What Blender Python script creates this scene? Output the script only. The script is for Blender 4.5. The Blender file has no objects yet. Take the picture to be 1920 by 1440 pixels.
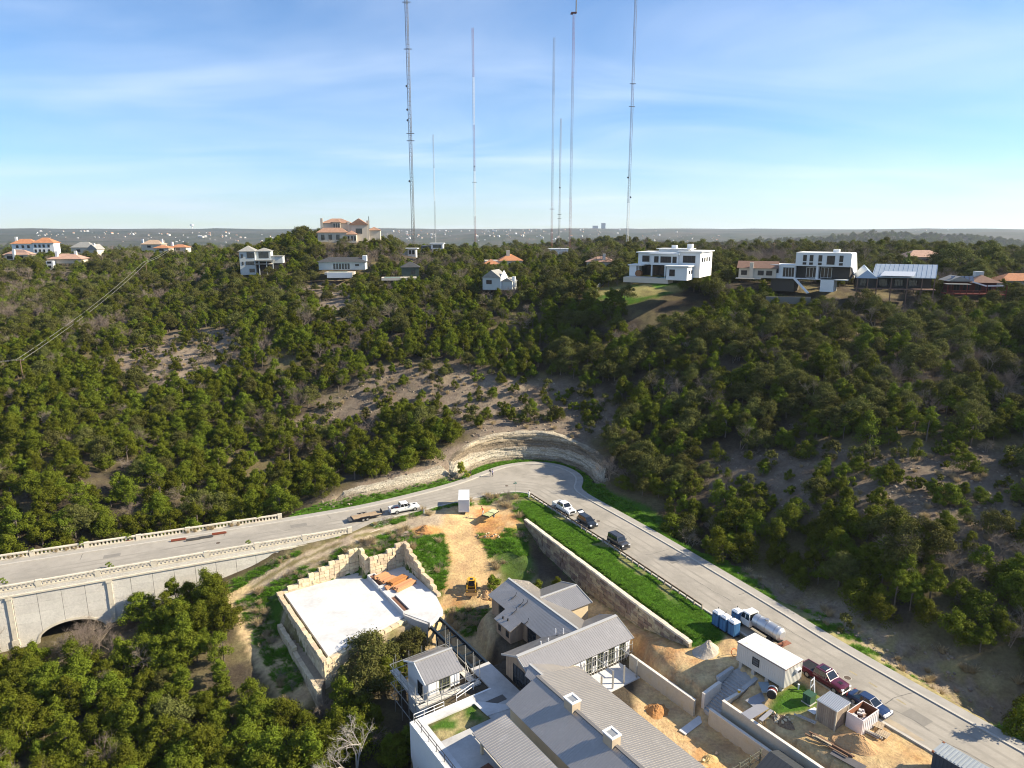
import bpy, bmesh, math, random
import numpy as np
from mathutils import Vector, Matrix, geometry

random.seed(7); rng = np.random.default_rng(11)
scene = bpy.context.scene
COL = scene.collection
rad = math.radians

# ------------------------------------------------------------------ camera
CAM_H, FOC = 55.0, 1300.0
PITCH = math.atan((720 - 428) / FOC)
CP, SP = math.cos(PITCH), math.sin(PITCH)
cam_d = bpy.data.cameras.new('camera')
cam_d.sensor_width = 36.0
cam_d.lens = 36.0 * FOC / 1920.0
cam_d.clip_start, cam_d.clip_end = 0.5, 40000
cam = bpy.data.objects.new('camera', cam_d)
cam.location = (0, 0, CAM_H)
cam.rotation_euler = (rad(90) - PITCH, 0, 0)
COL.objects.link(cam)
scene.camera = cam

# ------------------------------------------------------------------ sky, sun, exposure
SUN_EL, SUN_AZ = rad(31.5), rad(2)          # azimuth measured from +X towards +Y
world = bpy.data.worlds.new('World'); scene.world = world
world.use_nodes = True
nt = world.node_tree; nt.nodes.clear()
wn = nt.nodes.new
out = wn('ShaderNodeOutputWorld'); bg = wn('ShaderNodeBackground')
sky = wn('ShaderNodeTexSky'); sky.sky_type = 'NISHITA'; sky.sun_disc = False
sky.sun_elevation = SUN_EL
sky.sun_rotation = math.pi / 2 - SUN_AZ
sky.altitude = 200; sky.air_density = 1.0; sky.dust_density = 0.0; sky.ozone_density = 4.0
# thin cirrus: noise on the view direction projected on a high plane
tc = wn('ShaderNodeTexCoord'); sep = wn('ShaderNodeSeparateXYZ')
nt.links.new(tc.outputs['Generated'], sep.inputs[0])
mz = wn('ShaderNodeMath'); mz.operation = 'ADD'; mz.inputs[1].default_value = 0.12
nt.links.new(sep.outputs['Z'], mz.inputs[0])
def mdiv(a):
    m = wn('ShaderNodeMath'); m.operation = 'DIVIDE'
    nt.links.new(a, m.inputs[0]); nt.links.new(mz.outputs[0], m.inputs[1]); return m.outputs[0]
cmb = wn('ShaderNodeCombineXYZ')
nt.links.new(mdiv(sep.outputs['X']), cmb.inputs[0]); nt.links.new(mdiv(sep.outputs['Y']), cmb.inputs[1])
mapn = wn('ShaderNodeMapping'); mapn.inputs['Scale'].default_value = (0.55, 1.15, 1); mapn.inputs['Rotation'].default_value = (0, 0, rad(-24))
mapn.inputs['Location'].default_value = (3.3, 1.7, 0)
nt.links.new(cmb.outputs[0], mapn.inputs[0])
n1 = wn('ShaderNodeTexNoise'); n1.inputs['Scale'].default_value = 0.85; n1.inputs['Detail'].default_value = 7; n1.inputs['Roughness'].default_value = 0.5
n1.inputs['Distortion'].default_value = 0.9
nt.links.new(mapn.outputs[0], n1.inputs['Vector'])
n2 = wn('ShaderNodeTexNoise'); n2.inputs['Scale'].default_value = 0.42; n2.inputs['Detail'].default_value = 4
nt.links.new(cmb.outputs[0], n2.inputs['Vector'])
mm = wn('ShaderNodeMath'); mm.operation = 'MULTIPLY'
r1 = wn('ShaderNodeMapRange'); r1.inputs[1].default_value = 0.34; r1.inputs[2].default_value = 0.72
r2 = wn('ShaderNodeMapRange'); r2.inputs[1].default_value = 0.30; r2.inputs[2].default_value = 0.60
nt.links.new(n1.outputs['Fac'], r1.inputs[0]); nt.links.new(n2.outputs['Fac'], r2.inputs[0])
nt.links.new(r1.outputs[0], mm.inputs[0]); nt.links.new(r2.outputs[0], mm.inputs[1])
mm2 = wn('ShaderNodeMath'); mm2.operation = 'MULTIPLY'; mm2.inputs[1].default_value = 0.62
nt.links.new(mm.outputs[0], mm2.inputs[0])
mix = wn('ShaderNodeMix'); mix.data_type = 'RGBA'
nt.links.new(mm2.outputs[0], mix.inputs['Factor'])
tin = wn('ShaderNodeMix'); tin.data_type = 'RGBA'; tin.blend_type = 'MULTIPLY'; tin.inputs['Factor'].default_value = 1.0
tin.inputs['B'].default_value = (0.80, 0.95, 1.10, 1)
nt.links.new(sky.outputs[0], tin.inputs['A'])
hsv = wn('ShaderNodeHueSaturation'); hsv.inputs['Saturation'].default_value = 1.06
nt.links.new(tin.outputs['Result'], hsv.inputs['Color'])
nt.links.new(hsv.outputs[0], mix.inputs['A'])
mix.inputs['B'].default_value = (6.6, 7.4, 8.8, 1)
nt.links.new(mix.outputs['Result'], bg.inputs['Color'])
bg.inputs['Strength'].default_value = 0.071
nt.links.new(bg.outputs[0], out.inputs['Surface'])

sd = bpy.data.lights.new('sun', 'SUN'); sd.energy = 5.0; sd.angle = rad(0.5); sd.color = (1.0, 0.88, 0.68)
sun = bpy.data.objects.new('sun', sd); COL.objects.link(sun)
sdir = Vector((math.cos(SUN_EL) * math.cos(SUN_AZ), math.cos(SUN_EL) * math.sin(SUN_AZ), math.sin(SUN_EL)))
sun.rotation_euler = sdir.to_track_quat('Z', 'Y').to_euler()
sun.location = (120, 60, 160)
vs = scene.view_settings
vs.view_transform = 'Standard'; vs.look = 'None'; vs.exposure = 1.16; vs.gamma = 1.0; vs.use_curve_mapping = False
HAZE_D = 5.5e-5
scene.cycles.use_denoising = True
scene.cycles.pixel_filter_type = 'BLACKMAN_HARRIS'; scene.cycles.filter_width = 1.1
scene.cycles.max_bounces = 6; scene.cycles.volume_bounces = 0
scene.cycles.diffuse_bounces = 2; scene.cycles.glossy_bounces = 2; scene.cycles.transmission_bounces = 3

# ------------------------------------------------------------------ materials
MATS = {}
def mat(name, col, rough=0.8, metal=0.0, spec=0.3, noise=None, bump=None, rnd=0.0, transl=0.0, ramp=None, alpha=None, coat=0.0, tint=None):
    """noise=(scale, amount[,detail]) value variation; bump=(scale, strength, distance); rnd = per-object brightness change;
    tint = (colour, scale, lo, hi) second colour laid over in patches"""
    if name in MATS: return MATS[name]
    m = bpy.data.materials.new(name); m.use_nodes = True
    t = m.node_tree; N = t.nodes; L = t.links
    b = N['Principled BSDF']
    b.inputs['Roughness'].default_value = rough; b.inputs['Metallic'].default_value = metal
    b.inputs['Specular IOR Level'].default_value = spec
    if coat: b.inputs['Coat Weight'].default_value = coat; b.inputs['Coat Roughness'].default_value = 0.06
    cur = None
    rgb = N.new('ShaderNodeRGB'); rgb.outputs[0].default_value = (*col, 1); cur = rgb.outputs[0]
    geo = N.new('ShaderNodeNewGeometry')
    if tint:
        tn = N.new('ShaderNodeTexNoise'); tn.inputs['Scale'].default_value = tint[1]; tn.inputs['Detail'].default_value = 6
        tn.inputs['Roughness'].default_value = 0.62
        L.new(geo.outputs['Position'], tn.inputs['Vector'])
        mr = N.new('ShaderNodeMapRange'); mr.inputs[1].default_value = tint[2]; mr.inputs[2].default_value = tint[3]
        L.new(tn.outputs['Fac'], mr.inputs[0])
        mx = N.new('ShaderNodeMix'); mx.data_type = 'RGBA'
        L.new(mr.outputs[0], mx.inputs['Factor']); L.new(cur, mx.inputs['A']); mx.inputs['B'].default_value = (*tint[0], 1)
        cur = mx.outputs['Result']
    val = None
    def mulv(a, b_):
        if a is None: return b_
        q = N.new('ShaderNodeMath'); q.operation = 'MULTIPLY'; L.new(a, q.inputs[0]); L.new(b_, q.inputs[1]); return q.outputs[0]
    if noise:
        for k, (sc, am) in enumerate(noise if isinstance(noise[0], (tuple, list)) else [noise]):
            tn = N.new('ShaderNodeTexNoise'); tn.inputs['Scale'].default_value = sc; tn.inputs['Detail'].default_value = 5
            tn.inputs['Roughness'].default_value = 0.6
            L.new(geo.outputs['Position'], tn.inputs['Vector'])
            mr = N.new('ShaderNodeMapRange'); mr.inputs[1].default_value = 0.28; mr.inputs[2].default_value = 0.72
            mr.inputs[3].default_value = 1 - am; mr.inputs[4].default_value = 1 + am
            L.new(tn.outputs['Fac'], mr.inputs[0]); val = mulv(val, mr.outputs[0])
    if rnd:
        oi = N.new('ShaderNodeObjectInfo'); mr = N.new('ShaderNodeMapRange')
        mr.inputs[3].default_value = 1 - rnd; mr.inputs[4].default_value = 1 + rnd
        L.new(oi.outputs['Random'], mr.inputs[0]); val = mulv(val, mr.outputs[0])
    if val is not None:
        hs = N.new('ShaderNodeHueSaturation'); L.new(val, hs.inputs['Value']); L.new(cur, hs.inputs['Color']); cur = hs.outputs[0]
        if rnd:
            mr = N.new('ShaderNodeMapRange'); mr.inputs[3].default_value = 0.5 - rnd * 0.07; mr.inputs[4].default_value = 0.5 + rnd * 0.05
            L.new(oi.outputs['Random'], mr.inputs[0]); L.new(mr.outputs[0], hs.inputs['Hue'])
    L.new(cur, b.inputs['Base Color'])
    if bump:
        tn = N.new('ShaderNodeTexNoise'); tn.inputs['Scale'].default_value = bump[0]; tn.inputs['Detail'].default_value = 6
        L.new(geo.outputs['Position'], tn.inputs['Vector'])
        bp = N.new('ShaderNodeBump'); bp.inputs['Strength'].default_value = bump[1]; bp.inputs['Distance'].default_value = bump[2]
        L.new(tn.outputs['Fac'], bp.inputs['Height']); L.new(bp.outputs[0], b.inputs['Normal'])
    if transl:
        tr = N.new('ShaderNodeBsdfTranslucent'); L.new(cur, tr.inputs['Color'])
        ms = N.new('ShaderNodeMixShader'); ms.inputs[0].default_value = transl
        L.new(b.outputs[0], ms.inputs[1]); L.new(tr.outputs[0], ms.inputs[2])
        L.new(ms.outputs[0], N['Material Output'].inputs['Surface'])
    MATS[name] = m
    return m

# ------------------------------------------------------------------ object helpers
def tag(o, label=None, cat=None, group=None, kind=None):
    if label: o['label'] = label
    if cat: o['category'] = cat
    if group: o['group'] = group
    if kind: o['kind'] = kind
    return o
def thing(name, label, cat, loc=(0, 0, 0), rz=0.0, group=None):
    o = bpy.data.objects.new(name, None); COL.objects.link(o)
    o.empty_display_size = 0.3
    o.location = loc; o.rotation_euler = (0, 0, rz)
    return tag(o, label, cat, group)
def root_of(o):
    while o.parent: o = o.parent
    return o
class MB:
    """collects geometry; build() links it as one mesh object"""
    def __init__(s): s.v = []; s.f = []
    def add(s, vs_, fs):
        k = len(s.v); s.v += [tuple(p) for p in vs_]; s.f += [tuple(i + k for i in f) for f in fs]; return s
    def poly(s, pts): return s.add(pts, [tuple(range(len(pts)))])
    def box(s, c, d, rz=0.0, top=1.0):
        x, y, z = d[0] / 2, d[1] / 2, d[2] / 2
        ca, sa = math.cos(rz), math.sin(rz)
        pts = []
        for sz in (-1, 1):
            k = top if sz > 0 else 1.0
            for sx, sy in ((-1, -1), (1, -1), (1, 1), (-1, 1)):
                a, b = sx * x * k, sy * y * k
                pts.append((c[0] + a * ca - b * sa, c[1] + a * sa + b * ca, c[2] + sz * z))
        return s.add(pts, [(3, 2, 1, 0), (4, 5, 6, 7), (0, 1, 5, 4), (1, 2, 6, 5), (2, 3, 7, 6), (3, 0, 4, 7)])
    def beam(s, p, q, w, h, up=(0, 0, 1)):
        p, q = Vector(p), Vector(q); d = (q - p).normalized(); u = Vector(up)
        if abs(d.dot(u)) > 0.98: u = Vector((1, 0, 0))
        a = d.cross(u).normalized() * (w / 2); b = a.cross(d).normalized() * (h / 2)
        pts = [p - a - b, p + a - b, p + a + b, p - a + b, q - a - b, q + a - b, q + a + b, q - a + b]
        return s.add(pts, [(0, 1, 2, 3)[::-1], (4, 5, 6, 7), (0, 1, 5, 4), (1, 2, 6, 5), (2, 3, 7, 6), (3, 0, 4, 7)])
    def tube(s, p, q, r0, r1=None, n=6, caps=True):
        r1 = r0 if r1 is None else r1
        p, q = Vector(p), Vector(q); d = (q - p).normalized(); u = Vector((0, 0, 1)) if abs(d.z) < 0.95 else Vector((1, 0, 0))
        a = d.cross(u).normalized(); b = d.cross(a)
        pts = []
        for c, r in ((p, r0), (q, r1)):
            for i in range(n):
                t = 2 * math.pi * i / n
                pts.append(c + (a * math.cos(t) + b * math.sin(t)) * r)
        fs = [(i, (i + 1) % n, n + (i + 1) % n, n + i)[::-1] for i in range(n)]
        if caps: fs += [tuple(range(n)), tuple(range(2 * n - 1, n - 1, -1))]
        return s.add(pts, fs)
    def prism(s, pts, z0, z1):
        """pts: xy polygon (counter-clockwise); z0/z1 numbers"""
        n = len(pts)
        a = sum(pts[i][0] * pts[(i + 1) % n][1] - pts[(i + 1) % n][0] * pts[i][1] for i in range(n))
        if a < 0: pts = pts[::-1]
        v = [(p[0], p[1], z0) for p in pts] + [(p[0], p[1], z1) for p in pts]
        fs = [(i, (i + 1) % n, n + (i + 1) % n, n + i) for i in range(n)]
        if n <= 4: tris = [tuple(range(n))]
        else: tris = [tuple(t) for t in geometry.tessellate_polygon([[Vector((p[0], p[1], 0)) for p in pts]])]
        for t in tris:
            if len(t) == 3:
                (ax, ay), (bx, by), (cx, cy) = [pts[i][:2] for i in t]
                if (bx - ax) * (cy - ay) - (by - ay) * (cx - ax) < 0: t = t[::-1]
            fs.append(tuple(n + i for i in t)); fs.append(tuple(i for i in t[::-1]))
        return s.add(v, fs)
    def side(s, prof, p0, p1):
        """extrude an (along, z) profile polygon: prof points [(x,z)] in the plane, from offset vector p0 to p1 (functions give xyz)"""
        n = len(prof)
        v = [p0(x, z) for x, z in prof] + [p1(x, z) for x, z in prof]
        return s.add(v, [tuple(range(n))[::-1], tuple(range(n, 2 * n))] + [(i, (i + 1) % n, n + (i + 1) % n, n + i) for i in range(n)])
    def mesh(s, name, m=None, smooth=False, off=None):
        me = bpy.data.meshes.new(name)
        v = s.v if off is None else [tuple(off @ Vector(p)) for p in s.v]
        me.from_pydata(v, [], s.f)
        if m: me.materials.append(m)
        if smooth: me.polygons.foreach_set('use_smooth', [True] * len(me.polygons))
        me.update()
        return me
    def build(s, name, m, parent=None, world=False, smooth=False, kind=None, bevel=0.0, fix=True):
        off = None
        if world and parent is not None:
            r = root_of(parent)
            off = (Matrix.Translation(r.location) @ Matrix.Rotation(r.rotation_euler[2], 4, 'Z')).inverted()
            if parent is not r: off = Matrix.Translation(-Vector(parent.location)) @ off
        me = s.mesh(name, m, smooth, off)
        if fix or bevel:
            bm = bmesh.new(); bm.from_mesh(me)
            bmesh.ops.recalc_face_normals(bm, faces=bm.faces)
            if bevel:
                bmesh.ops.remove_doubles(bm, verts=bm.verts, dist=1e-4)
                es = [e for e in bm.edges if len(e.link_faces) == 2 and e.calc_face_angle(0) > 0.5]
                bmesh.ops.bevel(bm, geom=es, offset=bevel, segments=2, profile=0.6, affect='EDGES', clamp_overlap=True)
            bm.to_mesh(me); bm.free()
        o = bpy.data.objects.new(name, me); COL.objects.link(o)
        if parent is not None: o.parent = parent
        if kind: o['kind'] = kind
        return o
def inst(name, me, parent=None, loc=(0, 0, 0), rz=0.0, scale=None, rot=None):
    o = bpy.data.objects.new(name, me); COL.objects.link(o)
    if parent is not None: o.parent = parent
    o.location = loc
    o.rotation_euler = rot if rot is not None else (0, 0, rz)
    if scale: o.scale = scale
    return o
def copy_tree(o, parent=None):
    c = o.copy(); COL.objects.link(c)
    if parent is not None: c.parent = parent
    for ch in list(o.children):
        copy_tree(ch, c)
    return c

# ------------------------------------------------------------------ photograph pixel -> place
def ray(u, v):
    a, b = (u - 960) / FOC, (720 - v) / FOC
    return (a, CP + b * SP, -SP + b * CP)
def W(u, v, z=0.0):
    d = ray(u, v); t = (z - CAM_H) / d[2]
    return Vector((d[0] * t, d[1] * t, z))
def Y(u, v, y):
    d = ray(u, v); t = y / d[1]
    return Vector((d[0] * t, y, CAM_H + d[2] * t))
def px(x, y, z):
    z = z - CAM_H
    F = y * CP - z * SP; U = y * SP + z * CP
    return 960 + FOC * x / F, 720 - FOC * U / F
def W2(u, v, z=0.0):
    p = W(u, v, z); return (p.x, p.y)

# ------------------------------------------------------------------ numpy helpers
def smooth(a, b, x):
    t = np.clip((x - a) / (b - a), 0, 1); return t * t * (3 - 2 * t)
def inside(poly, x, y):
    x = np.asarray(x, float); y = np.asarray(y, float); r = np.zeros(x.shape, bool); n = len(poly)
    for i in range(n):
        x0, y0 = poly[i][:2]; x1, y1 = poly[(i + 1) % n][:2]
        if y0 == y1: continue
        c = ((y0 > y) != (y1 > y)) & (x < (x1 - x0) * (y - y0) / (y1 - y0) + x0)
        r ^= c
    return r
def dist_line(pts, x, y, closed=False):
    x = np.asarray(x, float); y = np.asarray(y, float); d = np.full(x.shape, 1e9)
    n = len(pts)
    for i in range(n if closed else n - 1):
        ax, ay = pts[i][:2]; bx, by = pts[(i + 1) % n][:2]
        vx, vy = bx - ax, by - ay; L2 = vx * vx + vy * vy + 1e-12
        t = np.clip(((x - ax) * vx + (y - ay) * vy) / L2, 0, 1)
        d = np.minimum(d, np.hypot(x - ax - t * vx, y - ay - t * vy))
    return d
def sdist(poly, x, y):
    d = dist_line(poly, x, y, True)
    return np.where(inside(poly, x, y), -d, d)
def hash2(i, j, k=0):
    h = (i * 374761393 + j * 668265263 + k * 2147483647 + 1013904223) & 0xffffffff
    h = ((h ^ (h >> 13)) * 1274126177) & 0xffffffff
    return ((h ^ (h >> 16)) & 0xffff) / 65535.0
def vnoise(x, y, k=0):
    x = np.asarray(x, float); y = np.asarray(y, float)
    i = np.floor(x).astype(np.int64); j = np.floor(y).astype(np.int64)
    fx, fy = x - i, y - j; fx = fx * fx * (3 - 2 * fx); fy = fy * fy * (3 - 2 * fy)
    a, b, c, d = hash2(i, j, k), hash2(i + 1, j, k), hash2(i, j + 1, k), hash2(i + 1, j + 1, k)
    return (a * (1 - fx) + b * fx) * (1 - fy) + (c * (1 - fx) + d * fx) * fy
def fbm(x, y, k=0, o=4):
    s, a, t = 0, 0.5, 0
    for q in range(o):
        s = s + a * vnoise(x, y, k + q * 7); t += a; a *= 0.5; x = np.asarray(x) * 2.03 + 11.3; y = np.asarray(y) * 2.03 + 5.7
    return s / t
def chaikin(pts, n=2):
    for _ in range(n):
        q = [pts[0]]
        for a, b in zip(pts, pts[1:]):
            q += [(a[0] * .75 + b[0] * .25, a[1] * .75 + b[1] * .25), (a[0] * .25 + b[0] * .75, a[1] * .25 + b[1] * .75)]
        q.append(pts[-1]); pts = q
    return pts
def offset_line(pts, d):
    r = []
    n = len(pts)
    for i in range(n):
        a = Vector(pts[max(i - 1, 0)][:2]); b = Vector(pts[min(i + 1, n - 1)][:2]); t = (b - a).normalized()
        r.append((pts[i][0] - t.y * d, pts[i][1] + t.x * d))
    return r
def strip(mb, L, R, z0, z1):
    """solid ribbon between two polylines of the same length"""
    n = len(L)
    zf = (lambda x, y: z1) if not callable(z1) else z1
    for i in range(n - 1):
        a, b, c, d = L[i], L[i + 1], R[i + 1], R[i]
        v = [(a[0], a[1], z0), (b[0], b[1], z0), (c[0], c[1], z0), (d[0], d[1], z0)] + [(p[0], p[1], zf(*p[:2])) for p in (a, b, c, d)]
        fs = [(4, 7, 6, 5), (0, 4, 5, 1), (2, 6, 7, 3)]
        if i == 0: fs.append((0, 3, 7, 4))
        if i == n - 2: fs.append((1, 5, 6, 2))
        mb.add(v, fs)
# ------------------------------------------------------------------ layout lines (metres; road level = 0)
E1 = Vector((0.827, 0.562)); E2 = Vector((0.562, -0.827))
def ext(p, q, x): t = (x - p[0]) / (q[0] - p[0]); return (x, p[1] + t * (q[1] - p[1]))
OUT_RAW = [ext((-85.5, 106.3), (-34.1, 128.3), -190), (-85.5, 106.3), (-61.5, 116.2), (-34.1, 128.3), (-26.2, 132.9), (-15.0, 141.0), (-9.6, 146.0), (-3.7, 153.1),
           (0.0, 156.0), (5.1, 157.6), (10.1, 156.0), (13.0, 152.4), (14.4, 148.5), (14.0, 145.1), (13.2, 141.9), (14.2, 137.8), (22.9, 123.0), (31.1, 107.8),
           (39.3, 92.0), (43.4, 83.4), (48.3, 74.9), (54.9, 63.9), (84, 13.5)]
OUT = chaikin(OUT_RAW, 2)
INN_RAW = [ext((-79.1, 97.9), (-29.5, 119.6), -190), (-79.1, 97.9), (-29.5, 119.9), (-26.5, 124.2), (-17.3, 130.4), (-8.5, 135.9), (-2.9, 139.0), (0.7, 139.9),
           (3.3, 139.1), (17.9, 113.5), (28.9, 92.4), (42.1, 69.3), (45.1, 64.7), (74.4, 12.0)]
INN = chaikin(INN_RAW[:3], 0) + chaikin(INN_RAW[3:9], 2) + INN_RAW[9:]
ROAD = OUT + INN[::-1]
NEARP = [ext((-79.1, 97.5), (-29.5, 119.4), -190), (-79.1, 97.5), (-29.5, 119.4)]
FARP = [ext((-86.7, 108.0), (-44.5, 125.4), -190), (-86.7, 108.0), (-44.5, 125.4)]
LAWNWALL = [(2.6, 125.3), (5.9, 118.9), (12.6, 106.2), (19.1, 93.8), (24.3, 84.4)]
LAWN = INN_RAW[8:10] + [(28.9, 92.4), (29.8, 86.0), (27.2, 84.2)] + LAWNWALL[::-1] + [(-1.0, 134.5), (-3.2, 138.6), (0.7, 139.9)]
CLIFF_B = chaikin([(-11.8, 146.6), (-10.6, 150.6), (-6.1, 157.6), (1.9, 160.6), (9.9, 159.8), (15.4, 154.6), (17.5, 148.0), (18.3, 143.2)], 2)
UPPER = [(29.1, 79.8), (31.5, 83.0), (40.0, 71.3), (44.0, 64.6), (41.0, 63.5), (36.0, 68.5), (33.0, 74.0)]
BANK = [(-36, 132.8), (-30, 135.8), (-24, 139.4), (-18, 143.4), (-12.8, 147.6)]
# construction site
Z_PAD, Z_PAD2, Z_DECK = -4.5, -4.0, -4.4
PAD_TL, PAD_C, PAD_BL = Vector((-38.7, 105.0)), Vector((-27.3, 112.9)), Vector((-26.4, 87.6))
PAD_W2 = PAD_C + E2 * 3.1                                  # end of the short return wall
P2_C = Vector((-19.6, 114.2)); P2_R = Vector((-12.7, 104.7))
PADPOLY = [PAD_TL - E1 * 1.2, PAD_C, PAD_W2, P2_C, P2_R, Vector((-10.8, 99.6)), Vector((-12.5, 95.6)), Vector((-16.0, 96.0)), PAD_BL + E2 * .3]
PADPOLY = [(p[0], p[1]) for p in PADPOLY]
HOUSEPOLY = [(-4.8, 99.0), (-1.0, 103.5), (3.6, 103.9), (6.0, 100.5), (11.5, 104.5), (15.2, 98.6), (13.0, 94.5), (18.4, 88.6), (18.9, 82.4), (28.8, 68.1), (40, 52),
             (30, 30), (9.6, 42.6), (-12.1, 74.4), (-9.6, 79.4), (-6.5, 84.4), (-1.4, 87.0)]
STAIRPOLY = [(S_[0] * .8271 - S_[1] * .5621, S_[0] * .5621 + S_[1] * .8271) for S_ in ((61.9, 46.8), (68.3, 46.8), (68.3, 49.55), (61.9, 49.2))]
STRIPPOLY = [(25.6, 73.4), (23.4, 74.6), (24.3, 75.7), (25.4, 74.2), (31.0, 66.8), (36.0, 60.2), (33.6, 60.2), (28.9, 66.9)]

# ------------------------------------------------------------------ terrain: thin-plate surface through surveyed points
CT = []
def ct(u, v, z, dz=0.0): p = W(u, v, z); CT.append((p.x, p.y, z + dz))
def cy(u, v, y, dz=-2.6): p = Y(u, v, y); CT.append((p.x, p.y, p.z + dz))   # pixel of the tree tops at distance y
for u, v, z in [(700, 1000, -.4), (600, 1030, -1.2), (500, 1080, -3.4), (470, 1115, -5.2), (480, 1170, -7.4), (520, 1230, -8.8), (560, 1290, -9.5),
                (0, 1440, -13), (300, 1440, -12.5), (620, 1440, -12), (150, 1300, -11.5), (0, 1240, -10), (100, 1195, -9.4), (250, 1200, -9), (350, 1180, -7.4), (450, 1130, -5.4),
                (700, 1260, -9.3), (640, 1300, -9.6), (800, 1225, -8.4), (860, 1160, -6.6), (905, 1110, -4.6), (880, 1080, -4), (860, 1000, -1.6), (850, 965, -.2),
                (800, 985, -.4), (950, 960, -.3), (955, 1050, -3.2), (1000, 1085, -4.6), (1060, 1120, -4.9), (1110, 1120, -4.6), (1150, 1150, -3.6), (1220, 1190, -2.1),
                (1300, 1225, -.7), (1350, 1212, -.3), (1250, 1240, -1.8), (1200, 1222, -2.6), (1340, 1285, -1.4), (1420, 1330, -1.0), (1470, 1400, -1.4),
                (1550, 1385, -.3), (1600, 1430, -.3), (1700, 1430, 0), (1560, 1330, -.1), (1480, 1310, -.3), (700, 1350, -11.5), (745, 1420, -12.5), (790, 1040, -1.6), (820, 1080, -3.4),
                (760, 990, -.5), (250, 1330, -11.8), (450, 1330, -11)]:
    ct(u, v, z)
# along the bridge wall foot, both sides of the road
CT += [(-62.4, 103.6, -7.6), (-55.3, 106.6, -6.0), (-48.6, 109.7, -4.0), (-38.7, 114.3, -1.3), (-31, 117.6, -.3), (-80, 94, -10), (-110, 80, -10), (-160, 60, -10),
       (-92, 108, -9), (-75, 117, -8), (-62, 121, -6), (-52, 125, -3), (-44, 128, -1), (-36, 131, 0), (-130, 92, -9), (-180, 75, -9)]
for x, y in [(-26, 134.5), (-15, 143), (20, 131), (25, 122), (33, 108), (41, 92.5), (50, 76), (60, 60), (80, 25), (0, 147), (8, 150), (5, 140), (14, 123), (25, 102), (38, 80), (47, 64)]:
    CT.append((x, y, 0.0))
for x, y in [(4.4, 121), (8, 114), (14, 102.5)]: CT.append((x, y, -.3))
# cut above the bend and the bank to its left
for p in [(-13.5, 153, 4.6), (-9.5, 160.5, 5.8), (-4.0, 163.5, 6.6), (2.5, 164.6, 6.8), (11.5, 163.6, 6.6), (18.2, 158.5, 5.4), (20.5, 150, 4.2), (21.5, 143, 2.5),
          (-18, 148, 3.2), (-24, 144, 2.6), (-32, 138, 2.2), (-40, 133.6, .8)]: CT.append(p)
# hillsides by distance
for u, v, y in [(960, 750, 178), (960, 700, 187), (960, 640, 204), (960, 590, 221), (960, 540, 243), (960, 505, 275), (960, 478, 380),
                (800, 760, 176), (800, 690, 190), (800, 620, 211), (800, 560, 237), (800, 510, 285), (790, 480, 380),
                (640, 860, 158), (640, 780, 172), (640, 700, 188), (640, 620, 212), (640, 560, 240), (640, 510, 290), (600, 475, 315),
                (500, 930, 139), (500, 850, 156), (500, 760, 176), (500, 680, 196), (500, 600, 228), (500, 540, 270), (490, 507, 292),
                (300, 980, 126), (300, 900, 139), (300, 800, 162), (300, 700, 192), (300, 620, 232), (300, 550, 290), (300, 500, 370), (300, 472, 460),
                (60, 1010, 117), (60, 930, 127), (60, 830, 150), (60, 730, 183), (60, 640, 222), (60, 570, 280), (60, 520, 350), (60, 488, 430),
                (1130, 760, 170), (1130, 690, 184), (1130, 620, 200), (1130, 570, 214), (1130, 520, 240), (1130, 488, 290), (1130, 472, 380),
                (1300, 1000, 119), (1300, 920, 128), (1300, 840, 141), (1300, 760, 157), (1300, 680, 172), (1300, 610, 188), (1300, 555, 207), (1300, 500, 250), (1300, 475, 330),
                (1500, 1100, 98), (1500, 1010, 107), (1500, 920, 117), (1500, 820, 134), (1500, 720, 152), (1500, 640, 172), (1500, 570, 197), (1560, 530, 212), (1500, 490, 270), (1500, 468, 360),
                (1720, 1220, 82), (1720, 1120, 88), (1720, 1010, 97), (1720, 900, 110), (1720, 800, 127), (1720, 700, 148), (1720, 620, 172), (1720, 560, 198), (1720, 500, 250), (1720, 465, 350),
                (1900, 1320, 74), (1900, 1200, 80), (1900, 1080, 89), (1900, 960, 100), (1900, 850, 115), (1900, 740, 135), (1900, 650, 157), (1900, 580, 182), (1900, 510, 235), (1900, 465, 340)]:
    cy(u, v, y)
for u, v, y, d in [(640, 445, 340, -2), (560, 447, 335, -3), (700, 452, 340, -3), (760, 466, 345, -3), (640, 470, 312, -3), (500, 468, 350, -2), (640, 447, 380, -2), (640, 460, 430, -6)]: cy(u, v, y, d)
CT += [(90, 40, 4), (120, 70, 22), (130, 100, 34), (150, 160, 44), (160, 240, 42), (-170, 130, -4), (-190, 220, 8), (-230, 330, 24), (-60, 60, -13), (-20, 50, -13), (-100, 40, -12),
       (0, 20, -13), (60, 0, 0), (100, 0, 8), (-150, 0, -10), (0, -60, -10), (20, 55, -4.5), (40, 45, -1.5), (-250, 450, 37), (250, 330, 40), (260, 450, 37), (100, 460, 36), (0, 480, 36), (-120, 480, 36)]
CTa = np.array(CT)
def tps_k(r2): return 0.5 * r2 * np.log(r2 + 1e-9)
def tps_fit(P, lam):
    n = len(P); S = 100.0
    X = P[:, :2] / S
    d2 = ((X[:, None] - X[None]) ** 2).sum(-1)
    A = np.zeros((n + 3, n + 3)); A[:n, :n] = tps_k(d2) + lam * np.eye(n)
    A[:n, n] = 1; A[:n, n + 1:] = X; A[n, :n] = 1; A[n + 1:, :n] = X.T
    b = np.zeros(n + 3); b[:n] = P[:, 2]
    return X, np.linalg.solve(A, b), S
TX, TC, TS = tps_fit(CTa, 0.0006)
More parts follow.
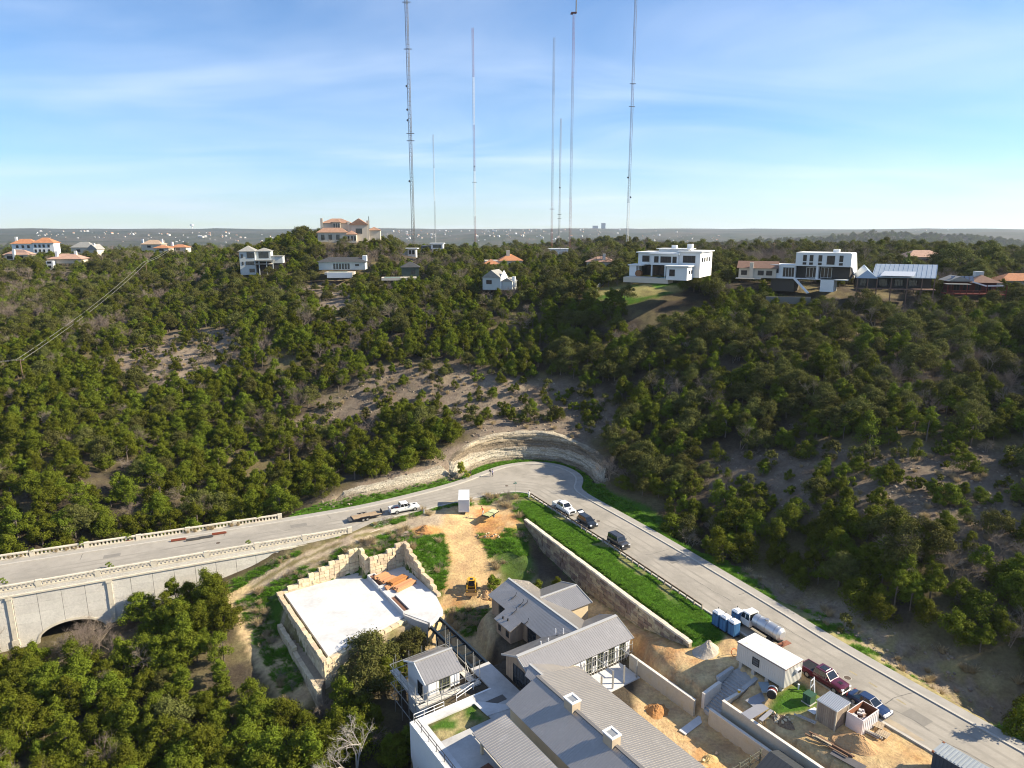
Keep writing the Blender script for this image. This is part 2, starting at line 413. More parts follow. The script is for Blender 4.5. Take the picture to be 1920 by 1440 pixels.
def tps(x, y):
    x = np.asarray(x, float) / TS; y = np.asarray(y, float) / TS
    r = TC[-3] + TC[-2] * x + TC[-1] * y
    for i in range(len(TX)):
        r = r + TC[i] * tps_k((x - TX[i, 0]) ** 2 + (y - TX[i, 1]) ** 2)
    return r
FR_R = [0, 400, 650, 1000, 1500, 2400, 3300, 4700, 6600, 8200, 12000]
FR_Z = [36, 36, 30, 0, -34, -42, -24, 8, 44, 46, 10]
def far(x, y):
    r = np.hypot(x, y); az = np.degrees(np.arctan2(x, np.maximum(y, 1)))
    z = np.interp(r, FR_R, FR_Z)
    k = smooth(500, 2500, r)
    z = z + k * (fbm(x / 520, y / 380, 3) - .5) * (50 + r * 0.006) * np.clip(1.5 - r / 6500, .30, 1)
    z = z + 46 * np.exp(-((az - 27) / 8.0) ** 2) * np.exp(-((r - 3200) / 1100) ** 2)      # darker ridge at the right
    z = z + 30 * np.exp(-((az - 17) / 6.0) ** 2) * np.exp(-((r - 1900) / 500) ** 2)
    z = z + 14 * np.exp(-((az - 8) / 5.0) ** 2) * np.exp(-((r - 780) / 170) ** 2)
    z = np.minimum(z, 56 + 8 * np.clip((az - 10) / 16, 0, 1))
    return z
def _wb():
    q = []; zb = [-.9, -3.6, -4.75, -3.3, -.7]
    for i in range(4):
        for k in range(16):
            f_ = k / 16; q.append((LAWNWALL[i][0] * (1 - f_) + LAWNWALL[i + 1][0] * f_, LAWNWALL[i][1] * (1 - f_) + LAWNWALL[i + 1][1] * f_, zb[i] * (1 - f_) + zb[i + 1] * f_))
    return np.array(q)
WB = _wb()
def hz(x, y, detail=True):
    x = np.asarray(x, float); y = np.asarray(y, float)
    w = smooth(400, 520, np.hypot(x * 1.25, y))
    w = np.maximum(w, smooth(170, 330, np.abs(x) - np.maximum(0, y) * .45))
    z = np.clip(tps(np.clip(x, -420, 420), np.clip(y, -120, 640)), -16, 58)
    rough = smooth(1.0, 9, sdist(ROAD, x, y))
    if detail: z = z + rough * ((fbm(x / 9, y / 9, 5) - .5) * 1.5 + (fbm(x / 2.2, y / 2.2, 9) - .5) * 0.4)
    tz = z / 1.05 + .8 * fbm(x / 11, y / 11, 55); fr_ = tz - np.floor(tz)
    if detail: z = z - rough * smooth(3, 7, z) * .42 * (smooth(.0, .8, fr_) - fr_)      # ledges of the layered hillside
    z = z * (1 - w) + far(x, y) * w
    # road bed
    d = sdist(ROAD, x, y)
    b = smooth(-47, -40, x)                              # the bridge carries the road west of here
    wide = smooth(-32, -26, x)
    inn = dist_line(INN, x, y) < dist_line(OUT, x, y)
    a0 = np.where(inn, np.where(x < -30, .1, 1.2), 2.2); a1 = np.where(inn, np.where(x < -30, 1.4, 4.5), 4.6)
    bed = (1 - np.clip((d - a0) / (a1 - a0), 0, 1)) * b
    bed = bed * bed * (3 - 2 * bed)
    z = z * (1 - bed) + (-0.08) * bed
    cb = inside(CLIFF_B + [(13.2, 141.0), (8, 138), (-6, 138)], x, y)          # foot of the rock cut
    z = np.where(cb & (x > -12), np.minimum(z, .06 + .03 * fbm(x, y, 3)), z)
    behind = (dist_line(CLIFF_B, x, y) < 2.7) & ~cb & (d > 2.2)
    z = np.where(behind, np.minimum(z, -.3), z)
    z = np.where(inside(BANK + offset_line(BANK, 1.9)[::-1], x, y), np.minimum(z, -.2), z)
    under = (d < 0.4) & (x < -40)
    z = np.where(under, np.minimum(z, -1.4 - 5 * smooth(-48, -56, x)), z)
    # low ground in front of the lawn wall
    ii = np.argmin((x[..., None] - WB[:, 0]) ** 2 + (y[..., None] - WB[:, 1]) ** 2, axis=-1) if x.size < 2e6 else 0
    dw = np.hypot(x - WB[ii, 0], y - WB[ii, 1])
    k = 1 - smooth(1.6, 6.5, dw); z = z * (1 - k) + (WB[ii, 2] + .12 * (fbm(x / 2, y / 2, 8) - .5)) * k
    # lawn shelf behind its wall
    dl = sdist(LAWN, x, y)
    k = 1 - smooth(-1.5, -.75, dl); z = z * (1 - k) + (-0.12 - .14 * smooth(0, 14, dist_line(INN, x, y))) * k
    # levelled ground of the building site
    k = 1 - smooth(-.3, .5, sdist(PADPOLY, x, y)); z = z * (1 - k) + (Z_PAD - .6) * k
    k = 1 - smooth(-.2, .6, sdist(HOUSEPOLY, x, y)); z = z * (1 - k) + (-4.56 + .16 * (fbm(x / 3, y / 3, 2) - .5)) * k
    k = 1 - smooth(-.2, .4, sdist(STRIPPOLY, x, y)); z = z * (1 - k) + (-3.9) * k
    k = 1 - smooth(-.3, .6, sdist(UPPER, x, y)); z = z * (1 - k) + (-.14 + .1 * (fbm(x / 2, y / 2, 6) - .5)) * k
    k = 1 - smooth(-.1, .5, sdist(STAIRPOLY, x, y)); z = z * (1 - k) + np.minimum(z, -4.0) * k
    return z
def hz1(x, y): return float(hz(np.array([x]), np.array([y]))[0])
def hitmany(pts, y0=60, y1=900):
    """where the pixel rays meet the terrain"""
    ys = np.concatenate([np.arange(y0, 330, 1.0), np.arange(330, y1, 4.0)])
    res = []
    for u, v in pts:
        d = ray(u, v); xs = ys * d[0] / d[1]; zs = CAM_H + ys * d[2] / d[1]
        g = hz(xs, ys, False); k = np.argmax(g >= zs)
        if g[k] < zs[k]: k = len(ys) - 1
        res.append((float(xs[k]), float(ys[k])))
    return res
def ground_at(u, v): x, y = hitmany([(u, v)])[0]; return Vector((x, y, hz1(x, y)))

# ------------------------------------------------------------------ ground sheet with the colours of what lies on it
def axis(a, b, step, far_, g=1.13):
    r = list(np.arange(a, b + 1e-6, step))
    s = step; x = b; R = []
    while x < far_: s *= g; x += s; R.append(x)
    return r, R
cx, rx = axis(-112, 92, 0.8, 9500); _, lx = axis(0, 112, 0.8, 11000)
XS = np.array([-v for v in lx[::-1]] + cx + rx)
c0, _ = axis(52, 190, 0.8, 191); c1, r1y = axis(191, 300, 1.6, 9500, 1.07)
YS = np.array([-400, -200, -100, -50, -20, 0, 15, 25, 33, 40, 46, 49.5] + c0 + c1 + r1y)
GX, GY = np.meshgrid(XS, YS)
gx, gy = GX.ravel(), GY.ravel()
gz = hz(gx, gy)
nx_, ny_ = len(XS), len(YS)

CLEAR = {k: hitmany(p) for k, p in dict(
    left=[(180, 692), (235, 655), (300, 640), (350, 608), (440, 622), (455, 660), (452, 692), (420, 708), (360, 716), (330, 735), (262, 728), (215, 708)],
    mid=[(560, 735), (640, 742), (700, 690), (760, 684), (850, 690), (960, 705), (1050, 712), (1110, 735), (1165, 770), (1150, 815), (1090, 835), (1040, 806), (940, 800),
         (880, 812), (820, 790), (760, 770), (700, 800), (620, 800), (560, 825), (545, 800), (600, 770)],
    bank=[(600, 935), (700, 900), (800, 868), (860, 835), (930, 790), (1060, 800), (1110, 830), (1130, 880), (1100, 900), (1060, 815), (940, 815), (880, 850), (870, 900), (700, 945), (600, 965)],
    right=[(1250, 900), (1380, 850), (1520, 835), (1660, 850), (1760, 838), (1920, 845), (1920, 1090), (1820, 1060), (1700, 1020), (1560, 985), (1430, 960), (1330, 935)],
    cut=[(1350, 1060), (1420, 1075), (1520, 1110), (1640, 1180), (1780, 1230), (1920, 1290), (1920, 1400), (1760, 1310), (1600, 1215), (1480, 1140), (1390, 1095)],
    up=[(560, 540), (640, 520), (680, 560), (660, 600), (600, 600)]).items()}
PATHS = dict(
    track=([W2(430, 1125, -5.5), W2(500, 1082, -3.4), W2(580, 1040, -1.4), W2(660, 1015, -.8), W2(740, 990, -.5), W2(800, 975, -.3), W2(860, 968, -.2)], 1.0),
    low=([W2(445, 1120, -5.6), W2(470, 1165, -7.4), W2(490, 1205, -8.4), W2(520, 1250, -9.2), W2(560, 1300, -9.6)], 2.1),
    ramp=([W2(862, 960, -.2), W2(858, 990, -1.2), W2(868, 1020, -2.2), W2(885, 1060, -3.6), W2(895, 1110, -4.6)], 2.9))
def Lin(r, g, b): return np.array([r, g, b])
C_LITTER_SHADE, C_CLEAR, C_GRASS, C_LAWN = Lin(.070, .056, .040), Lin(.205, .162, .122), Lin(.055, .115, .014), Lin(.036, .108, .007)  # leaf litter colour also holds the black shade between the trees
C_DIRT, C_ORANGE, C_PATH, C_ROCK, C_DRY, C_SAND = Lin(.47, .325, .165), Lin(.42, .22, .085), Lin(.36, .29, .205), Lin(.40, .34, .25), Lin(.24, .20, .095), Lin(.50, .375, .21)
n_a, n_b, n_c = fbm(gx / 7, gy / 7, 21), fbm(gx / 1.6, gy / 1.6, 31), fbm(gx / 26, gy / 26, 41)
colr = np.tile(C_LITTER_SHADE, (len(gx), 1)); 
def lay(mask, c):
    global colr
    m = np.clip(mask, 0, 1)[:, None]; colr = colr * (1 - m) + c * m
def soft(poly, w=1.5, amp=2.0):
    return 1 - smooth(-w, w, sdist(poly, gx, gy) + (n_a - .5) * amp * 2 + (n_b - .5) * amp)
lay(smooth(.42, .62, n_a) * .6, C_DRY * .7)
farw = smooth(380, 600, np.hypot(gx, gy))
for k in ('left', 'mid', 'right', 'up'): lay(soft(CLEAR[k], 3, 3) * (.75 + .25 * n_b), C_CLEAR * (.82 if k == 'right' else 1))
lay(soft(CLEAR['cut'], 2, 2), Lin(.25, .20, .14)); lay(soft(CLEAR['cut'], 2, 2) * smooth(.5, .62, n_b), C_DRY)
lay(soft(CLEAR['bank'], 2, 2), C_CLEAR * 1.05)
# open ground between road, pad and house
SITE = [(-31, 118.5), (-26, 123.5), (-17, 130.3), (-8, 135.6), (-3, 138.6), (1, 139.4), (2.5, 125), (3, 112), (6, 104), (-3, 104), (-6, 98), (-12, 95), (-15, 97), (-27, 85), (-31, 84), (-42, 100), (-49, 108.5)]
lay(soft(SITE, 1.2, .8), C_DRY * .9); lay(soft(SITE, 1, .8) * smooth(.40, .56, n_a), C_GRASS * .95)
lay(soft(SITE, 1, .8) * smooth(.56, .66, n_b) * .8, C_PATH)
DUG = [W2(u, v, z) for u, v, z in [(760, 990, -.4), (830, 958, -.2), (905, 945, -.2), (960, 955, -.3), (985, 985, -1), (960, 1010, -1.6), (900, 1000, -1.6), (930, 1090, -4.4), (930, 1130, -5.4), (820, 1130, -4.6), (845, 1060, -3.4), (830, 1005, -1.4), (780, 1010, -1)]]
lay(soft(DUG, .8, .9), C_DIRT * .95); lay(soft(DUG, .8, .9) * smooth(.48, .6, n_a), C_ORANGE)
lay(soft([W2(u, v, z) for u, v, z in [(950, 990, -.9), (985, 980, -.7), (1000, 1090, -4.6), (950, 1085, -4.4), (925, 1030, -2.4)]], .8, 1) * .85, C_GRASS * .9)
for nm, (ln, hw) in PATHS.items():
    d = dist_line(ln, gx, gy) + (n_b - .5) * 1.0
    if nm == 'track':
        lay(1 - smooth(1.5, 2.3, d), C_DRY * .8); lay((1 - smooth(.35, .6, np.abs(d - .85))), C_PATH * 1.15)
        lay((1 - smooth(1.6, 3, d)) * smooth(-26, -20, gx), C_PATH)
    else: lay(1 - smooth(hw - .4, hw + .5, d), (C_SAND if nm == 'low' else C_DIRT) * 1.02)
lay(soft([W2(u, v, z) for u, v, z in [(790, 1190, -7), (830, 1140, -5), (930, 1130, -5), (935, 1190, -7), (930, 1240, -8.5), (800, 1230, -8.4)]], .8, 1), C_SAND * .85)
YARD = [(12.6, 104.6), (18, 95.4), (23.6, 84.6), (29.4, 86.3), (32, 84), (37, 78), (45.4, 64.6), (60, 40), (40, 30), (20, 45), (14, 70), (17, 82), (17, 89), (11, 96)]
lay(soft(YARD, .6, .5), C_DIRT * 1.04); lay(soft(YARD, .6, .5) * smooth(.52, .66, n_a) * .7, C_ORANGE * 1.15); lay(soft(YARD, .6, .5) * smooth(.54, .66, n_b) * .5, C_SAND * 1.2)
lay(soft([W2(u, v, -.2) for u, v in [(1455, 1300), (1500, 1280), (1530, 1300), (1545, 1325), (1500, 1335), (1440, 1330)]], .5, .4), C_GRASS * 1.1)
BED = [(-10.4, 73.8), (-8.4, 70.9), (-2.6, 75.4), (-4.8, 78.0)]
lay(soft(BED, .3, .3), C_DRY * 1.3); lay(soft(BED, .3, .3) * smooth(.5, .58, n_b), C_GRASS)
# lawn shelf and verges
lay(1 - smooth(-.2, .3, sdist(LAWN, gx, gy)), C_LAWN * (0.9 + .2 * n_b[:, None]))
lay((1 - smooth(-.2, .3, sdist(LAWN, gx, gy))) * smooth(.60, .70, fbm(gx / 5, gy / 5, 77)) * .7, C_DRY * .9)
dO = dist_line(OUT, gx, gy); outside = (sdist(ROAD, gx, gy) > 0) & (dist_line(INN, gx, gy) > dO)
vw = 2.6 + 3.2 * np.exp(-((gy - 126) / 12) ** 2) * (gx > 10) + n_a * 1.6
lay(outside * (1 - smooth(vw, vw + .9, dO)) * (gx > -50) , C_GRASS * 1.05); lay(outside * (1 - smooth(vw, vw + .9, dO)) * (gx > 12) * smooth(104, 84, gy) * smooth(.40, .52, n_b), C_DRY * 1.1)
# ridge lawns
for poly, c in [([(1112, 566), (1140, 525), (1200, 520), (1300, 524), (1280, 548), (1240, 560), (1180, 572)], Lin(.24, .215, .085)), ([(1440, 562), (1500, 560), (1510, 568), (1440, 572)], C_GRASS * 1.6),
                ([(1020, 535), (1090, 515), (1130, 515), (1110, 535)], C_GRASS)]:
    hp = hitmany(poly); lay(soft(hp, 1, 1.5), c); lay(soft(hp, 1, 1.5) * smooth(.5, .6, n_a), C_GRASS * 1.2)
lay(farw, Lin(.045, .052, .030)); lay(farw * smooth(.45, .6, fbm(gx / 130, gy / 130, 44)) * .8, Lin(.085, .075, .055))
vv = np.column_stack([gx, gy, gz])
idx = np.arange(nx_ * ny_).reshape(ny_, nx_)
quads = np.stack([idx[:-1, :-1], idx[:-1, 1:], idx[1:, 1:], idx[1:, :-1]], -1).reshape(-1, 4)
me = bpy.data.meshes.new('ground'); me.vertices.add(len(vv)); me.vertices.foreach_set('co', vv.ravel())
me.loops.add(quads.size); me.loops.foreach_set('vertex_index', quads.ravel())
me.polygons.add(len(quads)); me.polygons.foreach_set('loop_start', np.arange(0, quads.size, 4)); me.polygons.foreach_set('loop_total', np.full(len(quads), 4))
me.polygons.foreach_set('use_smooth', np.ones(len(quads), bool)); me.update(calc_edges=True)
ca = me.color_attributes.new('soil', 'FLOAT_COLOR', 'POINT')
ca.data.foreach_set('color', np.column_stack([colr, np.ones(len(colr))]).ravel())
gm = bpy.data.materials.new('soil'); gm.use_nodes = True
t = gm.node_tree; N, L = t.nodes, t.links; b = N['Principled BSDF']; b.inputs['Roughness'].default_value = .95; b.inputs['Specular IOR Level'].default_value = .1
at = N.new('ShaderNodeVertexColor'); at.layer_name = 'soil'; geo = N.new('ShaderNodeNewGeometry')
def tex(scale, detail=6, rough=.65):
    q = N.new('ShaderNodeTexNoise'); q.inputs['Scale'].default_value = scale; q.inputs['Detail'].default_value = detail; q.inputs['Roughness'].default_value = rough
    L.new(geo.outputs['Position'], q.inputs['Vector']); return q.outputs['Fac']
ta, tb = tex(2.4), tex(.45)
def mrange(a, lo, hi, o0, o1):
    q = N.new('ShaderNodeMapRange'); q.inputs[1].default_value = lo; q.inputs[2].default_value = hi; q.inputs[3].default_value = o0; q.inputs[4].default_value = o1; L.new(a, q.inputs[0]); return q.outputs[0]
mu = N.new('ShaderNodeMath'); mu.operation = 'MULTIPLY'; L.new(mrange(ta, .3, .7, .76, 1.24), mu.inputs[0]); L.new(mrange(tb, .3, .7, .8, 1.2), mu.inputs[1])
mu2 = N.new('ShaderNodeMath'); mu2.operation = 'MULTIPLY'; L.new(mu.outputs[0], mu2.inputs[0]); L.new(mrange(tex(.013, 7, .7), .35, .65, .7, 1.3), mu2.inputs[1])
mu = mu2
hs = N.new('ShaderNodeHueSaturation'); L.new(at.outputs['Color'], hs.inputs['Color']); L.new(mu.outputs[0], hs.inputs['Value'])
mrh = mrange(tb, .3, .7, .488, .512); L.new(mrh, hs.inputs['Hue']); L.new(hs.outputs[0], b.inputs['Base Color'])
bp = N.new('ShaderNodeBump'); bp.inputs['Strength'].default_value = .7; bp.inputs['Distance'].default_value = .18; L.new(ta, bp.inputs['Height']); L.new(bp.outputs[0], b.inputs['Normal'])
me.materials.append(gm)
ground = bpy.data.objects.new('ground', me); COL.objects.link(ground); tag(ground, kind='structure')
# ------------------------------------------------------------------ road, kerbs, walks
M_ROAD = mat('asphalt', (.33, .302, .258), .9, noise=[(.12, .08), (.6, .08), (6, .07)], bump=(40, .15, .01), tint=((.255, .235, .20), .16, .44, .66))
M_CONC = mat('concrete', (.44, .41, .36), .85, noise=[(.8, .10), (9, .06)], bump=(25, .2, .01))
M_WALK = mat('walk_concrete', (.33, .31, .275), .9, noise=[(.7, .12), (8, .07)])
M_IRON = mat('cast_iron', (.10, .075, .055), .7, noise=(9, .2))
def clip_line(pts, a, b):
    """part of a polyline between x=a and x=b (or index slice)"""
    return pts[a:b]
rp = [p for p in OUT if p[0] > -150] ; ip = [p for p in INN if p[0] > -150]
rp = [ext(OUT[0], OUT[1], -150)] + rp; ip = [ext(INN[0], INN[1], -150)] + ip
mb = MB(); mb.prism(rp + ip[::-1], -.35, 0.0)
road = mb.build('road', M_ROAD); tag(road, kind='structure')
mb = MB(); strip(mb, offset_line(rp, .32), rp, -.3, .13); o = mb.build('kerb', M_CONC); tag(o, kind='structure')
mb = MB(); strip(mb, offset_line(rp, 1.75), offset_line(rp, .325), -.3, .12); o = mb.build('pavement', M_WALK); tag(o, kind='structure')
# joints of the walk: separate slabs every 1.6 m show as grooves
kin = [p for p in ip if p[0] > -29]
mb = MB(); strip(mb, kin, offset_line(kin, -.34), -.3, .10); o = mb.build('kerb', M_CONC); tag(o, kind='structure')
def manhole(u, v, r=.42):
    p = W(u, v, 0); t = thing('manhole_cover', None, None, (p.x, p.y, 0))
    mb = MB(); mb.tube((0, 0, -.05), (0, 0, .012), r, n=16); mb.build('cover', M_IRON, t)
    mb = MB()
    for i in range(16):
        a, b_ = 2 * math.pi * i / 16, 2 * math.pi * (i + 1) / 16
        mb.add([(r * math.cos(a), r * math.sin(a), .008), (r * math.cos(b_), r * math.sin(b_), .008), (1.16 * r * math.cos(b_), 1.16 * r * math.sin(b_), .006), (1.16 * r * math.cos(a), 1.16 * r * math.sin(a), .006)], [(0, 1, 2, 3)])
    mb.build('ring', M_CONC, t); return t
for u, v, lab in [(1589, 1271, 'rusty round manhole cover in the road beside the maroon pickup'), (1122, 977, 'small brown manhole cover beside the black hatchback'),
                  (950, 911, 'dark manhole cover in the road near the street name sign'), (409, 1018, 'round manhole cover on the bridge roadway')]:
    tag(manhole(u, v), lab, 'manhole cover', 'manhole covers set in the road')
M_YEL = mat('worn_yellow_paint', (.31, .265, .165), .9, noise=(5, .25))
for u, v in [(1637, 1284), (1690, 1316), (1600, 1262)]:
    p = W(u, v); d = Vector((.484, -.875)); n = Vector((.875, .484))
    mb = MB(); q = [Vector((p.x, p.y)) + d * a * .55 + n * b_ * .14 for a, b_ in ((-1, -1), (1, -1), (1, 1), (-1, 1))]
    mb.poly([(k.x, k.y, .004) for k in q]); o = mb.build('road_marking', M_YEL, fix=False); tag(o, kind='structure')

# wheel tracks, repairs, sealed cracks and dirt carried on to the road
M_TRACK = mat('tyre_track', (.275, .252, .215), .85, noise=[(.25, .10), (3, .08)])
for o0 in (1.3, 2.75, 4.3, 5.8):
    mb = MB(); A_, B_ = offset_line(INN, o0), offset_line(INN, o0 + .42); A_, B_ = [q for q in A_ if -118 < q[0]], [q for q in B_ if -118 < q[0]]; n_ = min(len(A_), len(B_)); A_, B_ = A_[-n_:], B_[-n_:]
    for i in range(n_ - 1): mb.poly([(q[0], q[1], .003) for q in (A_[i], A_[i + 1], B_[i + 1], B_[i])])
    tag(mb.build('wheel_track', M_TRACK, fix=False), kind='structure')
M_PATCH = mat('asphalt_patch', (.215, .20, .175), .9, noise=[(1, .1), (8, .1)]); M_CRACK = mat('sealed_crack', (.09, .085, .08), .8); M_DUST = mat('road_dust', (.36, .30, .22), .95, noise=[(1.5, .12)])
def on_road(pts, z, name, m):
    mb = MB(); mb.poly([(p[0], p[1], z) for p in pts]); o = mb.build(name, m, fix=False); tag(o, kind='structure')
rq = random.Random(21)
for u, v, l, w in [(1255, 1048, 3.2, 1.6), (1720, 1345, 2.6, 1.8), (905, 925, 2.4, 1.2), (560, 985, 3.0, 1.4), (210, 1042, 2.6, 1.3), (1090, 920, 2.2, 1.4)]:
    p = W(u, v); d = Vector((.484, -.875)) if u > 1000 else Vector((.92, .39)); n = Vector((-d.y, d.x)); p = Vector((p.x, p.y))
    on_road([p + d * l * a / 2 + n * w * b_ / 2 for a, b_ in ((-1, -1), (1, -1), (1, 1), (-1, 1))], .004, 'road_patch', M_PATCH)
for u, v, L_, ang in [(1300, 1085, 8, -61), (1450, 1165, 6, -58), (1600, 1290, 9, -64), (1210, 1040, 5, 25), (1385, 1115, 6, 30), (1660, 1320, 6, 28), (1760, 1385, 7, -62), (700, 958, 10, 26), (500, 1000, 9, 23), (300, 1032, 9, 23), (1010, 900, 7, 40), (980, 890, 6, -15), (1140, 985, 7, -60), (150, 1050, 5, 110), (420, 1005, 5, 112), (620, 972, 5, 115)]:
    p = W(u, v); p = Vector((p.x, p.y)); a = rad(ang); pts = [p]
    for i in range(10): a += rq.uniform(-.35, .35); a += (rad(ang) - a) * .4; pts.append(pts[-1] + Vector((math.cos(a), math.sin(a))) * L_ / 10)
    cm = MB()
    for q0, q1 in zip(pts, pts[1:]):
        n = (q1 - q0).normalized(); n = Vector((-n.y, n.x)) * rq.uniform(.02, .045); cm.poly([(k.x, k.y, .006) for k in (q0 - n, q1 - n, q1 + n, q0 + n)])
    tag(cm.build('road_crack', M_CRACK, fix=False), kind='structure')
for u, v, l, w in [(870, 938, 2.4, .9), (900, 934, 2.0, .7), (840, 942, 1.6, .6), (1690, 1366, 2.6, .5)]:
    p = W(u, v); p = Vector((p.x, p.y)); a0 = rad(-58) if u > 1000 else rad(30); on_road([p + Vector((math.cos(a0) * math.cos(t_) * l - math.sin(a0) * math.sin(t_) * w, math.sin(a0) * math.cos(t_) * l + math.cos(a0) * math.sin(t_) * w)) * rq.uniform(.6, 1.1) for t_ in [2 * math.pi * i / 16 for i in range(16)]], .008, 'road_dirt', M_DUST)
# ------------------------------------------------------------------ bridge
M_PANEL = mat('split_face_concrete', (.60, .565, .50), .95, noise=[(.35, .10), (3, .10), (14, .12)], bump=(6, .7, .08), rnd=.05)
M_PAR = mat('cast_stone', (.60, .54, .43), .9, noise=[(.6, .10), (7, .08)], tint=((.42, .37, .29), .9, .5, .75))
M_DARKC = mat('arch_shade_concrete', (.10, .095, .085), .95, noise=(2, .2))  # dark concrete; the shade inside the arch is put into its colour
nd = (Vector(NEARP[1]) - Vector(NEARP[0])).normalized(); nn = Vector((nd.y, -nd.x))      # nn points to the camera side
def near_pt(x): t = (x - NEARP[1][0]) / nd.x; return Vector(NEARP[1]) + nd * t
bridge = thing('bridge', 'long pale concrete road bridge with panelled side wall and low dark arch', 'bridge', (*near_pt(-60), 0))
def face(s, out_=0.0, z=0): p = near_pt(-60) + nd * s + nn * out_; return (p.x, p.y, z)
PW = 3.25
s_end = (-31.5 + 60) / nd.x; cols = [(-26 + i) * PW for i in range(60) if (-26 + i) * PW + PW < s_end + .1]
AX = None
for u in range(60, 240):                          # arch centre: where the wall meets pixel column 138
    pass
p = W(138, 1165, -8.2); best = min((abs(px(*face(s * .1, 0, -8.2))[0] - 138), s * .1) for s in range(-400, 0)); AX = best[1]
AR, ASP, ARISE = 4.9, -9.6, 2.9
def arch_z(s):
    q = abs(s - AX) / AR
    return ASP + ARISE * math.sqrt(max(0, 1 - q ** 2.0)) if q < 1 else None
for s in cols:
    z1 = -.95; p = near_pt(-60) + nd * (s + PW / 2)
    gmin = min(hz1(*(near_pt(-60) + nd * (s + k * PW) + nn * .5)) for k in (0, .5, 1)) - 1.2
    zb = max(gmin, -14); k = 0
    zz = z1
    inside_arch = any(arch_z(s + PW * q / 6) for q in range(7))
    while zz > zb + .3:
        z0 = max(zz - 1.62, zb)
        if inside_arch and z0 < -6.3:
            pts = [(s + .03, zz), (s + PW - .03, zz)]
            lo = [(s + .03 + (PW - .06) * q / 8, max(arch_z(s + PW * q / 8) or zb, zb)) for q in range(9)][::-1]
            lo = [(a, min(b_, zz - .02)) for a, b_ in lo]
            mb = MB(); mb.side((pts + lo)[::-1], lambda a, z: face(a, .25, z), lambda a, z: face(a, 0, z)); mb.build('wall_panel', M_PANEL, bridge, world=True)
            break
        w = random.uniform(-.012, .012)
        mb = MB(); mb.side([(s + .03, z0 + .03), (s + PW - .03, z0 + .03), (s + PW - .03, zz), (s + .03, zz)], lambda a, z: face(a, .25 + w, z), lambda a, z: face(a, 0, z)); mb.build('wall_panel', M_PANEL, bridge, world=True)
        zz = z0
# backing wall, deck, coping, vault
def seg_wall(mb, a, b_, z0, z1, o0, o1): mb.side([(a, z0), (b_, z0), (b_, z1), (a, z1)], lambda q, z: face(q, o1, z), lambda q, z: face(q, o0, z))
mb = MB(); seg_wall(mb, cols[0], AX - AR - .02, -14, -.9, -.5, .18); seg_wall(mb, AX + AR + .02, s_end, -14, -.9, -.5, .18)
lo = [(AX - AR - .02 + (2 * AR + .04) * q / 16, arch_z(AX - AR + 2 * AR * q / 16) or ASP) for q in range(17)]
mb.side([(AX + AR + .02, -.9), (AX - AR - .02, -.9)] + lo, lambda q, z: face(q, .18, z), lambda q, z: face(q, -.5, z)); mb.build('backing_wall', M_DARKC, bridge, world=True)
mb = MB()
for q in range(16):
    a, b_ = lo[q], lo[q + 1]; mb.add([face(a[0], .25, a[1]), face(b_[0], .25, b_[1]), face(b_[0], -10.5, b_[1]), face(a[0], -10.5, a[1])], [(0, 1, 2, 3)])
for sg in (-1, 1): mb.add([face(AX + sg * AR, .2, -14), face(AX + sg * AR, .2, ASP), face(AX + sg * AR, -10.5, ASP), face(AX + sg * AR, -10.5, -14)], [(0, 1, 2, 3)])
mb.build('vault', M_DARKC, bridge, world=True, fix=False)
mb = MB()
for q in range(16):
    a, b_ = lo[q], lo[q + 1]
    def outp(pt, k=.38): dx, dz = pt[0] - AX, (pt[1] - ASP) * (AR / ARISE); l = math.hypot(dx, dz) + 1e-6; return (pt[0] + dx / l * k, pt[1] + dz / l * k)
    c_, d_ = outp(b_), outp(a); mb.side([a, b_, c_, d_], lambda q_, z: face(q_, .33, z), lambda q_, z: face(q_, .2, z))
mb.build('arch_ring', M_PAR, bridge, world=True)
mb = MB(); seg_wall(mb, cols[0], s_end, -.9, -.62, -.3, .42); mb.build('coping', M_PAR, bridge, world=True)
mb = MB(); seg_wall(mb, cols[0], s_end, -.62, -.02, -.4, .26); mb.build('edge_beam', M_PANEL, bridge, world=True)
for up in (208, 22):
    s = min((abs(px(*face(q * .1, .4, -4))[0] - up), q * .1) for q in range(-500, 100))[1]
    mb = MB()
    for k, (z0, z1, w) in enumerate([(-14, -8.2, .5), (-8.2, -1.3, .34), (-1.3, -.95, .45)]): seg_wall(mb, s - w, s + w, z0, z1, 0, .42 + .06 * (k != 1))
    mb.build('pilaster', M_PAR, bridge, world=True)
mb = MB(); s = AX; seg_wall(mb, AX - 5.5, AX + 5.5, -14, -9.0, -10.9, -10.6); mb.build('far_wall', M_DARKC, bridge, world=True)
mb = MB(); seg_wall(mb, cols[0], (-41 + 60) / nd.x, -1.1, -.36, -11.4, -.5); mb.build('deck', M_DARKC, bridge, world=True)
mb = MB(); seg_wall(mb, cols[0], (-43 + 60) / nd.x, -14, -.3, -12.2, -11.5); mb.build('far_side_wall', M_PANEL, bridge, world=True)

